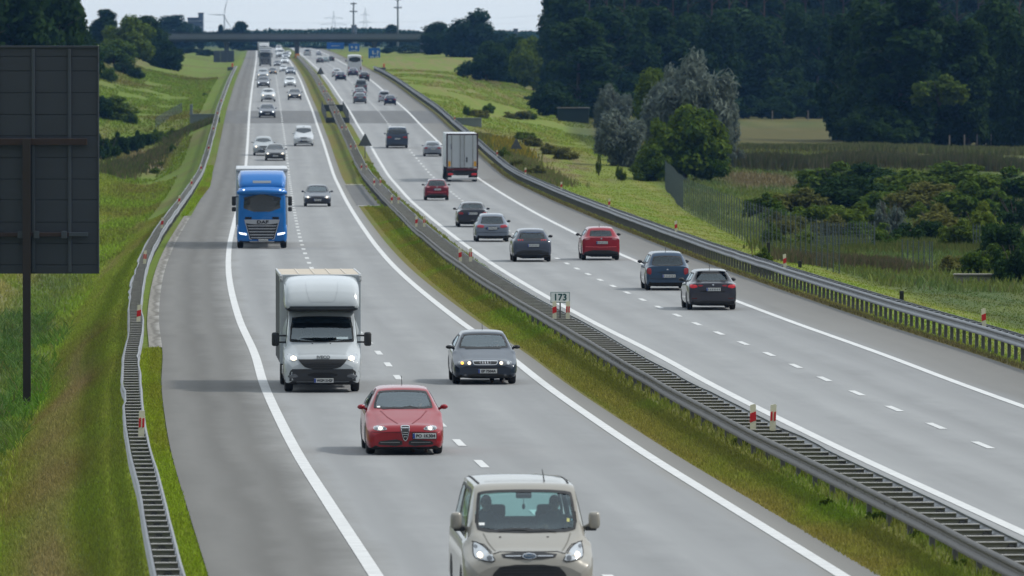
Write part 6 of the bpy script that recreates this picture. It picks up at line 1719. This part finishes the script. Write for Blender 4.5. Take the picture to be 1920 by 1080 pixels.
# scrub at the right
rs = random.Random(12)
SCRUB = [(1560, 350, 302, 110, LM_MID), (1625, 352, 306, 120, LM_DARK), (1700, 362, 316, 120, LM_MID), (1790, 368, 302, 140, LM_MID), (1880, 366, 310, 120, LM_MID), (1590, 385, 330, 120, LM_DARK), (1665, 392, 345, 110, LM_MID),
         (1745, 398, 340, 120, LM_OLIVE), (1835, 402, 335, 140, LM_MID), (1905, 420, 350, 90, LM_DARK), (1500, 392, 352, 90, LM_OLIVE), (1535, 412, 372, 90, LM_MID), (1600, 420, 380, 90, LM_MID), (1672, 436, 366, 60, LM_SILVER),
         (1560, 440, 402, 70, LM_OLIVE), (1625, 440, 404, 70, LM_MID), (1765, 440, 378, 110, LM_OLIVE), (1720, 445, 400, 80, LM_DARK), (1840, 450, 372, 80, LM_BRIGHT), (1890, 475, 390, 100, LM_DARK), (1800, 456, 410, 70, LM_MID),
         (1905, 520, 432, 80, LM_DARK), (1850, 505, 455, 80, LM_MID), (1800, 502, 470, 60, LM_OLIVE), (1430, 395, 362, 60, LM_MID), (1460, 385, 350, 50, LM_BRIGHT), (1450, 452, 418, 50, LM_MID), (1505, 455, 428, 50, LM_MID), (1430, 505, 462, 34, LM_MID),
         (1480, 425, 398, 60, LM_OLIVE)]
for k, (px, base, top, w, lm) in enumerate(SCRUB):
    kind = 'wispy' if lm is LM_SILVER else ('dome' if w > 100 and k % 2 else 'shrub')
    plant_px(kind, k % 2, px, base+12, top-10, w*1.38, lm, f'bush in the thicket beyond the wire fence, {ORD[k]} counted from the back row left', name='bush', group='bushes of the thicket')
for k in range(39):
    px = rs.uniform(1425, 1925); base = rs.uniform(345, 470) if px > 1500 else rs.uniform(380, 450)
    h = rs.uniform(32, 58)*(.7+.3*(base-330)/140); lm = rs.choice((LM_DARK, LM_MID, LM_MID, LM_OLIVE, LM_OLIVE))
    plant_px('shrub', k % 2, px, base, base-h, h*rs.uniform(1.1, 1.7), lm, f'smaller bush filling the thicket beyond the wire fence, {ORD[k]} of the filler bushes', name='bush', group='filler bushes of the thicket')
# hill on the far right with its dark bushes
for kind, var, px, base, top, w, lm, lab, d in (
    ('dome', 1, 893, 128, 4, 134, LM_BLUE, 'big round dark tree standing alone against the sky on the hill', 1750),
    ('broad', 2, 818, 118, 42, 78, LM_BLUE, 'dark tree beside the right end of the overpass', 1840),
    ('dome', 0, 912, 150, 72, 104, LM_DARK, 'dark bush lowest on the hillside mown slope', 1370),
    ('dome', 1, 958, 140, 52, 124, LM_DARK, 'dark bush second up the hillside slope', 1400),
    ('dome', 0, 1000, 150, 62, 92, LM_MID, 'green bush at the left corner of the wood', 1330),
    ('shrub', 0, 1012, 205, 172, 70, LM_DARK, 'low dark bush at the edge of the mown hillside', 1230),
    ('shrub', 1, 1042, 205, 180, 60, LM_DARK, 'low dark bush between the mown hillside and the wood', 1210),
    ('tall', 0, 1066, 222, -25, 105, LM_DARK, 'tall dark tree overhanging the sky at the left corner of the wood', 1300),
    ('broad', 2, 1045, 210, -60, 84, LM_DARK, 'dark tree whose crown reaches furthest left over the sky', 1310)):
    plant_px(kind, var, px, base, top, w, lm, lab, d=d, name='bush' if kind in ('dome', 'shrub') else 'tree')
# left side
for kind, var, px, base, top, w, lm, lab, d in (
    ('broad', 0, 25, 0, -60, 190, LM_DARK, 'huge dark tree above the direction sign, at the left edge of the photo', 800),
    ('broad', 1, 105, 0, -45, 150, LM_DARK, 'dark tree above the right part of the direction sign', 830),
    ('tall', 2, -40, 0, -70, 160, LM_DARK, 'dark tree cut off by the left edge behind the direction sign', 790),
    ('broad', 0, 140, 0, 2, 95, LM_DARK, 'smaller dark tree beside the direction sign corner', 900),
    ('dome', 0, 238, 132, 22, 112, LM_MID, 'mid green tree on the left bank, tallest right of the direction sign', 1330),
    ('tall', 0, 200, 120, 14, 64, LM_DARK, 'slim bluish tree behind the left bank', 1500),
    ('broad', 0, 274, 118, 28, 84, LM_DARK, 'dark bluish tree behind the green bank tree', 1480),
    ('dome', 1, 312, 133, 66, 70, LM_DARK, 'very dark bush under the left end of the overpass', 1420),
    ('dome', 0, 285, 125, 70, 60, LM_DARK, 'dark bush left of the darkest bank bush', 1450),
    ('dome', 0, 214, 134, 70, 96, LM_MID, 'rounded olive bush just right of the direction sign', 1260),
    ('shrub', 0, 233, 138, 106, 46, LM_DARK, 'small dark bush at the foot of the olive bush', 1220),
    ('shrub', 1, 256, 144, 114, 40, LM_DARK, 'small dark bush lowest on the left bank', 1210),
    ('shrub', 1, 205, 172, 112, 40, LM_MID, 'narrow bush close to the direction sign edge', 1120),
    ('dome', 1, 215, 232, 172, 90, LM_MID, 'leafy green bush right of the direction sign middle', 930),
    ('dome', 0, 185, 236, 176, 60, LM_DARK, 'dark green bush partly behind the direction sign', 925),
    ('shrub', 0, 246, 230, 205, 30, LM_MID, 'small clipped bush right of the leafy green bush', 925)):
    plant_px(kind, var, px, base, top, w, lm, lab, d=d, name='bush' if kind in ('dome', 'shrub') else 'tree')
for k in range(9):
    px = 190+k*17; plant_px('shrub', k % 2, px, 300-k*5.2, 240-k*.5, 46-k*1.2, LM_DARK if k < 6 else LM_MID, f'dark hedge bush in the row above the culvert ditch, {ORD[k]} from the left', name='bush', group='hedge bushes above the left ditch')
for k, (px, base, h, w) in enumerate(((322, 286, 20, 26), (262, 318, 22, 40), (290, 326, 16, 30), (385, 180, 10, 10), (240, 322, 16, 30), (300, 312, 14, 24))):
    plant_px('shrub', k % 2, px, base, base-h, w, LM_MID, f'small green weed bush in the left ditch, {ORD[k]} of six', name='bush', group='weed bushes in the left ditch')
for k, (px, base, h, w) in enumerate(((1387, 836, 22, 34), (1646, 982, 34, 50), (1284, 775, 20, 20), (1718, 1012, 22, 40), (1550, 950, 18, 30), (1800, 1062, 20, 36))):
    plant_px('shrub', k % 2, px, base, base-h, w, LM_MID, f'leafy weed under the median guardrail, {ORD[k]} of six', name='weed_clump', group='weeds under the median guardrail', cat='weeds')
# reeds and brushwood
def reed_field(name, pts, n, h, w, c1, c2, label, seed, spread=(6, 14)):
    r = np.random.default_rng(seed); P = np.array([[*spot(*p)] for p in pts]); k = r.integers(0, len(P)-1, n); t = r.random(n)[:, None]
    Q = P[k]*(1-t)+P[k+1]*t; X = Q[:, 0]+r.normal(size=n)*.8; D = Q[:, 1]+(r.random(n)-.3)*spread[1]; Z = land_z(X, D)
    hh = h*(.5+.7*r.random(n))*(.7+.6*fbm(X*.25, D*.05, seed)); a = r.random(n)*3.14; dx = np.cos(a)*w; dy = np.sin(a)*w; lx = r.normal(size=n)*.16*hh
    V = np.stack([np.stack([X-dx, D-dy, Z-.05], -1), np.stack([X+dx, D+dy, Z-.05], -1), np.stack([X+lx*.5+dx, D, Z+hh*.65], -1), np.stack([X+lx*.5-dx, D, Z+hh*.65], -1), np.stack([X+lx, D, Z+hh], -1)], 1).reshape(-1, 3)
    q = np.arange(n)[:, None]*5; T = np.concatenate([q+[[0, 1, 2]], q+[[0, 2, 3]], q+[[3, 2, 4]]])
    m = r.random((n, 1)); top = np.array(c1)*(1-m)+np.array(c2)*m; C = np.repeat(top[:, None], 5, 1)*(.7+.6*r.random((n, 1, 1)))
    o = link_mesh(name, quads_mesh(name, V, T, rgba(C).reshape(-1, 4)), MATS['grass_blade']); tag(o, label, 'reeds', kind='stuff')
reed_field('reeds', [(1395, 319), (1500, 320), (1600, 318), (1750, 318), (1930, 322)], 13000, 1.45, .07, (.135, .115, .065), (.085, .110, .035), 'belt of brownish reeds across the field before the wood', 4)
reed_field('reeds', [(1395, 282), (1600, 284), (1930, 292)], 9000, .8, .10, (.19, .18, .08), (.11, .14, .04), 'pale rough grass along the back of the reed belt', 6)
reed_field('brushwood', [(1490, 494), (1560, 500), (1630, 506), (1690, 510)], 4500, .6, .03, (.17, .12, .075), (.10, .12, .04), 'brown dry brushwood beside the short wire fence', 8, (3, 9))
reed_field('reeds', [(1470, 480), (1600, 470), (1780, 470), (1900, 480)], 7000, .5, .035, (.10, .14, .03), (.16, .16, .045), 'green reeds below the thicket', 10, (4, 40))
reed_field('brushwood', [(905, 258), (950, 290), (1000, 326), (1040, 348)], 8000, .5, .05, (.24, .18, .09), (.15, .21, .045), 'brown and green weeds on the slope right of the right guardrail', 14, (3, 20))
reed_field('weeds', [(930, 268), (955, 284), (975, 300)], 900, .8, .06, (.42, .30, .03), (.16, .17, .03), 'yellow flowering weeds near the triangular sign', 16, (2, 8))
reed_field('reeds', [(200, 330), (240, 318), (330, 262), (380, 238)], 4000, .8, .06, (.10, .14, .03), (.16, .13, .07), 'tall grass along the left ditch slope', 12, (3, 8))
# ------------------------------------------------------------------ the far end: overpass, signs, masts, skyline
OD = 1900.; so = F/OD
OX = lambda px: (px-960)/so
OZ = lambda py: CAM-(py-YH)/so
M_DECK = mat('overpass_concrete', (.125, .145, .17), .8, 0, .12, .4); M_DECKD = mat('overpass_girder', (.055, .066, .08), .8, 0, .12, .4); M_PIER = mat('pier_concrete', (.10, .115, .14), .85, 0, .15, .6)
t = empty('overpass', (OX(557), OD, float(ZR(OD))+CAM), 'grey road overpass crossing the motorway in the distance', 'bridge'); ob = t.location.copy()
xa, xb = OX(250), OX(840); zc = OZ(69)
MB().bbox(((xa+xb)/2-ob.x, 0, zc-.25-ob.z), (xb-xa, 11, .75), .05).build('deck', M_DECK, t)
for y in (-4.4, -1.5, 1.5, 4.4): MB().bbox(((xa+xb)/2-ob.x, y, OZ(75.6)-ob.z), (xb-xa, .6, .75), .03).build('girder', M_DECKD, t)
for y in (-5.3, 5.3):
    mb = MB(); mb.bbox(((xa+xb)/2-ob.x, y, OZ(66)-ob.z), (xb-xa, .22, .55), .02); mb.build('parapet', M_DECK, t)
    mb = MB(); n = 60
    for k in range(n+1): mb.box((xa+(xb-xa)*k/n-ob.x, y, OZ(63.6)-ob.z), (.12, .12, .75))
    mb.box(((xa+xb)/2-ob.x, y, OZ(61.3)-ob.z), (xb-xa, .12, .12)); mb.box(((xa+xb)/2-ob.x, y, OZ(63.4)-ob.z), (xb-xa, .06, .06)); mb.build('railing', M_DECKD, t)
for px in (425, 557, 702):
    x = OX(px); gz = float(land_z(x, OD))
    for y in (-3.5, 3.5): MB().tube([(x-ob.x, y, gz-.5-ob.z), (x-ob.x, y, OZ(78)-ob.z)], .45, 12).build('pier', M_PIER, t, 60)
    MB().bbox((x-ob.x, 0, OZ(79.4)-ob.z), (1.2, 9, .5), .04).build('crosshead', M_PIER, t)
for px in (300, 800): MB().bbox((OX(px)-ob.x, 0, OZ(86)-ob.z), (3, 11, 3.2), .1).build('abutment', M_PIER, t)
q = spot(420, 117); s = F/q.y
t = empty('noise_wall', q, 'grey blue panel wall below the left span of the overpass', 'wall'); 
for k in range(3): MB().bbox(((k-1)*13/s, 0, 1.2), (12.6/s, .25, 2.9), .03).build('wall_panel', mat('blue_grey_panel', (.07, .085, .12), .7, .1, .1, 1), t)
M_BLUE = mat('sign_blue', (.012, .13, .50), .45, 0, .06, 1); M_SW = mat('sign_white', (.65, .68, .7), .45)
def blue_sign(px, y0, y1, w, d, marks, label):
    s = F/d; X = (px-960)/s; gz = float(land_z(X, d)); t = empty('road_sign', (X, d, gz), label, 'road sign'); zt = CAM-(y0-YH)/s-gz; zb = CAM-(y1-YH)/s-gz; W = w/s
    p = MB().bbox((0, 0, (zt+zb)/2), (W, .12, zt-zb), .03).build('sign_panel', M_BLUE, t)
    for sx in (-.35, .35): MB().tube([(sx*W, .12, -.3), (sx*W, .12, zt-.1)], .09, 8).build('post', M_PIER, t)
    for k, (a, b, c, e) in enumerate(marks): MB().bbox((a*W, -.07, zb+(zt-zb)*b), (c*W, .03, e*(zt-zb)), .01).build('white_mark', M_SW, p)
blue_sign(702, 90, 118, 22, 1840, ((-.12, .72, .10, .18), (-.02, .62, .28, .05), (.27, .66, .07, .34), (.36, .74, .14, .05), (-.30, .34, .07, .22), (-.18, .42, .2, .05), (-.08, .32, .07, .24), (.12, .34, .07, .22), (.22, .42, .2, .05), (.34, .32, .07, .24), (0, .07, .86, .05)),
          'blue road sign with white pictograms beside the right pier of the overpass')
blue_sign(629, 80, 92, 32, 2350, ((0, .5, .5, .06),), 'wide plain blue sign beyond the overpass')
blue_sign(664, 82, 98, 20, 2300, ((-.2, .6, .2, .2), (.2, .55, .2, .3), (0, .2, .6, .08)), 'pale blue sign with white marks beyond the overpass')
for px, py, lab in ((564, 103, 'small orange sign beside the median pier of the overpass'), (680, 108, 'small orange sign right of the white coach')):
    d = 1900.; s = F/d; X = (px-960)/s; gz = float(land_z(X, d)); t = empty('road_sign', (X, d-30, gz), lab, 'road sign', 'small orange signs'); zz = CAM-(py-YH)/s-gz
    MB().bbox((0, 0, zz-.3), (1.0, .1, 1.3), .04).build('sign_panel', mat('sign_orange', (.70, .25, .03), .5), t); MB().tube([(0, .1, -.3), (0, .1, zz-.3)], .07, 7).build('post', M_PIER, t)
M_MAST = mat('mast_steel', (.15, .17, .19), .6, .3, .1, 1)
for px, top, d, lab in ((663, 4, 2500, 'tall lighting mast with two rings left of the other mast'), (746, -4, 2400, 'tall lighting mast rising out of the frame over the overpass')):
    s = F/d; X = (px-960)/s; gz = float(land_z(X, d)); t = empty('light_mast', (X, d, gz), lab, 'light mast', 'lighting masts beyond the overpass'); zt = CAM-(top-YH)/s-gz
    MB().tube([(0, 0, -.5), (0, 0, zt)], [.36, .22], 10).build('pole', M_MAST, t, 60)
    for dz, r in ((.6, .75), (3.0, 1.0)):
        mb = MB(); pts = [(r*math.cos(k*math.pi/6), r*math.sin(k*math.pi/6), zt-dz) for k in range(13)]; mb.tube(pts, .13, 6, False)
        for k in range(6): a = k*math.pi/3; mb.tube([(0, 0, zt-dz), (r*math.cos(a), r*math.sin(a), zt-dz)], .06, 5); mb.bbox((r*math.cos(a), r*math.sin(a), zt-dz+(.12)), (.42, .42, .34), .05)
        mb.build('lamp_ring', M_MAST, t, 60)
M_PALE = mat('hazed_steel', (.70, .75, .80), .6, 0, .06, 1)  # near-sky tone: the fading by distant haze is put into the colour
def pylon(px, top, d, arm, label):
    s = F/d; X = (px-960)/s; gz = float(land_z(X, min(d, 3900))); t = empty('pylon', (X, d, gz), label, 'pylon', 'power line pylons'); zt = CAM-(top-YH)/s-gz; mb = MB()
    b = 1.6
    for sx in (-1, 1):
        for sy in (-1, 1): mb.tube([(sx*b, sy*b, 0), (sx*.3, sy*.3, zt*.85), (0, 0, zt)], .08, 5)
    for k in range(8):
        z0 = zt*k/9; z1 = zt*(k+1)/9; w0 = b+(.3-b)*z0/(zt*.85); w1 = b+(.3-b)*z1/(zt*.85)
        mb.tube([(-w0, -w0, z0), (w1, -w1, z1)], .035, 4); mb.tube([(w0, -w0, z0), (-w1, -w1, z1)], .035, 4)
    mb.build('tower', M_PALE, t)
    for f_, w in ((.62, arm), (.80, arm*.7)):
        m2 = MB(); m2.tube([(-w/s, 0, zt*f_), (0, 0, zt*f_+.8), (w/s, 0, zt*f_)], .06, 5); m2.tube([(-w/s, 0, zt*f_), (w/s, 0, zt*f_)], .05, 5); m2.build('cross_arm', M_PALE, t)
    return t.location, zt, arm/s
pa_ = pylon(626, 21, 3300, 26, 'faint power pylon with cross arms left of the lighting masts'); pb_ = pylon(685, 14, 3300, 12, 'faint slim power pylon between the two lighting masts')
def wire(a, b, zz, label):
    mb = MB(); pts = []
    for k in range(25):
        u = k/24; pts.append((a.x+(b.x-a.x)*u, a.y+(b.y-a.y)*u, zz-3.0*4*u*(1-u)))
    mb.tube(pts, .035, 4, False); tag(mb.build('power_cable', M_PALE), label, 'cable')
for k, zz in enumerate((17.0, 19.5, 22.0)): wire(Vector((-175, 3300, 0)), Vector((10, 3300, 0)), zz, f'thin power cable across the sky, {ORD[k]} from below')
# wind turbine and tower crane
d = 3350.; s = F/d; X = (421-960)/s; t = empty('wind_turbine', (X, d, 9.3), 'faint wind turbine rising over the far trees on the left', 'wind turbine')
MB().tube([(0, 0, -1), (0, 0, 13.2)], [.40, .26], 10).build('tower', mat('turbine_white', (.72, .75, .8), .5), t, 60)  # white kept near the sky's tone, so haze fading is in the colour
for k, (dx, dz) in enumerate(((1.6, 7.5), (-7.0, .3), (3.2, -6.0))):
    MB().tube([(0, -.4, 13.2), (dx*.35-.25, -.4, 13.2+dz*.35), (dx, -.4, 13.2+dz)], [.14, .26, .06], 8).build('blade', mat('turbine_white', (.72, .75, .8), .5), t, 60)
MB().ball((0, -.3, 13.2), (.45, .7, .45)).build('nacelle', mat('turbine_white', (.72, .75, .8), .5), t, 60)
M_FARB = mat('far_building', (.13, .16, .21), .8, 0, .06, .3)
def far_building(px0, px1, top, d, label, roof=None):
    s = F/d; X0 = (px0-960)/s; X1 = (px1-960)/s; t = empty('building', ((X0+X1)/2, d, 9.2), label, 'building'); zt = CAM-(top-YH)/s-9.2
    MB().bbox((0, 4, zt/2-.5), (X1-X0, 8, zt+1), .06).build('wall', M_FARB, t); MB().bbox((0, 4, zt+.12), (X1-X0+.3, 8.3, .3), .04).build('roof', M_DECKD, t)
    n = max(1, int((X1-X0)/1.8))
    for r in range(max(1, int(zt/3))):
        for k in range(n): MB().bbox((X0-(X0+X1)/2+(k+.5)*(X1-X0)/n, -.02, 1.6+r*2.9), (.8, .1, 1.1), .02).build('window', M_DGLASS, t)
far_building(372, 381, 25, 3350, 'narrow grey blue tower block beyond the left end of the overpass'); far_building(352, 372, 34, 3352, 'lower grey block joined to the narrow tower block')
far_building(659, 668, 48, 2900, 'small blue grey house block under the left lighting mast'); far_building(963, 971, 55, 2600, 'tiny blue building on the skyline right of the hill tree')
for k, (px, base, top, w, kind, d) in enumerate(((330, 75, 27, 84, 'broad', 2350), (306, 75, 40, 40, 'broad', 2400), (372, 75, 46, 36, 'dome', 2450), (450, 75, 39, 44, 'broad', 2500), (414, 75, 44, 20, 'tall', 2700), (735, 75, 45, 40, 'broad', 2500), (778, 75, 57, 30, 'dome', 2600),
                                             (425, 75, 52, 50, 'dome', 2800), (480, 75, 57, 40, 'dome', 2900), (640, 75, 56, 44, 'dome', 2900), (700, 75, 59, 40, 'dome', 2900), (755, 75, 60, 40, 'dome', 2850), (945, 75, 58, 40, 'dome', 2500), (990, 75, 60, 50, 'dome', 2450), (185, 75, 42, 50, 'broad', 2300))):
    plant_px(kind, 0, px, 0, top, w, LM_BLUE, f'far bluish tree on the skyline, {ORD[k]} of the far scatter', d=d, name='tree', group='far trees on the skyline')
for k, (px, base, top, w, d) in enumerate(((760, 0, 82, 60, 2150), (800, 0, 84, 50, 2100), (725, 0, 88, 30, 2050), (610, 0, 84, 50, 2600), (580, 0, 84, 40, 2700), (470, 0, 82, 44, 2400), (350, 0, 88, 50, 2050), (385, 0, 90, 40, 2020), (770, 0, 96, 60, 1960), (500, 0, 80, 40, 2800), (545, 0, 82, 34, 2750))):
    plant_px('dome', k % 2, px, 0, top, w, LM_BLUE, f'dark bush seen under or beyond the overpass, {ORD[k]} of eleven', d=d, name='bush', group='bushes beyond the overpass')
# far woods along the horizon
rw = np.random.default_rng(3); n = 60000
D = 3050+rw.random(n)*450; X = (rw.random(n)*2400-300-960)/F*D; hgt = 4.2+2.6*fbm(X*.03, X*0, 3)+1.5*fbm(X*.2, X*0, 7); Z = 9.2+hgt*rw.random(n)**.6
a = rw.normal(size=(n, 3)); b = rw.normal(size=(n, 3)); a /= np.linalg.norm(a, axis=1)[:, None]; b /= np.linalg.norm(b, axis=1)[:, None]
P = np.stack([X, D, Z], -1); V = np.stack([P-a*.7, P+b*.5, P+a*.7, P-b*.5], 1).reshape(-1, 3)
tag(link_mesh('far_woods', quads_mesh('far_woods', V, np.arange(4*n).reshape(n, 4)), LM_BLUE), 'long band of far woods along the horizon', 'woods', kind='stuff')
# ------------------------------------------------------------------ air, light, camera
def haze():
    mb = MB(); mb.box((0, 1800, 14), (1600, 3900, 52)); o = mb.build('haze', None)
    m = bpy.data.materials.new('haze'); m.use_nodes = True; nt = m.node_tree; nt.nodes.remove(nt.nodes['Principled BSDF'])
    v = nt.nodes.new('ShaderNodeVolumePrincipled'); v.inputs['Color'].default_value = (.22, .50, 1.0, 1); v.inputs['Density'].default_value = HAZE; v.inputs['Anisotropy'].default_value = .1
    nt.links.new(v.outputs[0], nt.nodes['Material Output'].inputs['Volume']); o.data.materials.append(m); tag(o, 'thin bluish summer haze', 'haze', kind='stuff')
HAZE = .000045
haze()
w = bpy.data.worlds.new('World'); SC.world = w; w.use_nodes = True
N = w.node_tree.nodes; L = w.node_tree.links; bg = N['Background']
EL, AZ = 47., 92.
sky = N.new('ShaderNodeTexSky'); sky.sky_type = 'NISHITA'; sky.sun_disc = False; sky.sun_elevation = R(EL); sky.sun_rotation = R(AZ); sky.air_density = 1.0; sky.dust_density = 2.0; sky.ozone_density = 1.5
# broken bright cloud over the blue
tc = N.new('ShaderNodeTexCoord'); mp = N.new('ShaderNodeMapping'); mp.inputs['Scale'].default_value = (1.2, 1.2, 3.2); L.new(tc.outputs['Generated'], mp.inputs[0])
nz = N.new('ShaderNodeTexNoise'); nz.inputs['Scale'].default_value = 2.2; nz.inputs['Detail'].default_value = 7; nz.inputs['Roughness'].default_value = .55; L.new(mp.outputs[0], nz.inputs[0])
rp = N.new('ShaderNodeValToRGB'); rp.color_ramp.elements[0].position = .36; rp.color_ramp.elements[0].color = (.80, .80, .80, 1); rp.color_ramp.elements[1].position = .62; rp.color_ramp.elements[1].color = (.95, .95, .95, 1)
L.new(nz.outputs['Fac'], rp.inputs[0])
mx = N.new('ShaderNodeMix'); mx.data_type = 'RGBA'; L.new(rp.outputs[0], mx.inputs['Factor']); L.new(sky.outputs[0], mx.inputs['A']); sx = N.new('ShaderNodeSeparateXYZ'); L.new(tc.outputs['Generated'], sx.inputs[0])
# cloud gradient added: bright overhead and ahead, dim behind camera to darken vehicle fronts
m1 = N.new('ShaderNodeMath'); m1.operation = 'MULTIPLY_ADD'; m1.inputs[1].default_value = .46; m1.inputs[2].default_value = .56; L.new(sx.outputs['Y'], m1.inputs[0])
m2 = N.new('ShaderNodeMath'); m2.operation = 'MULTIPLY_ADD'; m2.inputs[1].default_value = .62; L.new(sx.outputs['Z'], m2.inputs[0]); L.new(m1.outputs[0], m2.inputs[2])
m3 = N.new('ShaderNodeMath'); m3.operation = 'MAXIMUM'; m3.inputs[1].default_value = .2; L.new(m2.outputs[0], m3.inputs[0])
cb = N.new('ShaderNodeVectorMath'); cb.operation = 'SCALE'; cb.inputs[0].default_value = (8.7, 9.6, 10.3); L.new(m3.outputs[0], cb.inputs['Scale']); L.new(cb.outputs[0], mx.inputs['B'])
L.new(mx.outputs['Result'], bg.inputs['Color']); bg.inputs['Strength'].default_value = .10
sl = bpy.data.lights.new('sun', 'SUN'); sl.energy = 2.6; sl.angle = R(5.0); sl.color = (1, .955, .88)
so_ = bpy.data.objects.new('sun', sl); COL.objects.link(so_)
az = R(AZ); dirn = Vector((math.sin(az)*math.cos(R(EL)), math.cos(az)*math.cos(R(EL)), math.sin(R(EL))))
so_.rotation_euler = (-dirn).to_track_quat('-Z', 'Y').to_euler(); so_.location = (200, 300, 200)
cd = bpy.data.cameras.new('camera'); cd.sensor_width = 36; cd.lens = 36*F/1920; cd.clip_start = 1; cd.clip_end = 60000
cam = bpy.data.objects.new('camera', cd); COL.objects.link(cam); cam.location = (0, 0, CAM)
cam.rotation_euler = (R(90)-math.atan((540-YH)/F), 0, 0)
cd.dof.use_dof = True; cd.dof.focus_distance = 215; cd.dof.aperture_fstop = 5.0
SC.camera = cam
SC.view_settings.view_transform = 'Standard'; SC.view_settings.look = 'None'; SC.view_settings.exposure = EXPO if 'EXPO' in globals() else -.06
SC.view_settings.gamma = 1; SC.view_settings.use_curve_mapping = False
SC.cycles.use_denoising = True
SC.cycles.max_bounces = 8; SC.cycles.transparent_max_bounces = 12; SC.cycles.volume_bounces = 0
SC.cycles.caustics_reflective = False; SC.cycles.caustics_refractive = False; SC.cycles.sample_clamp_indirect = 4
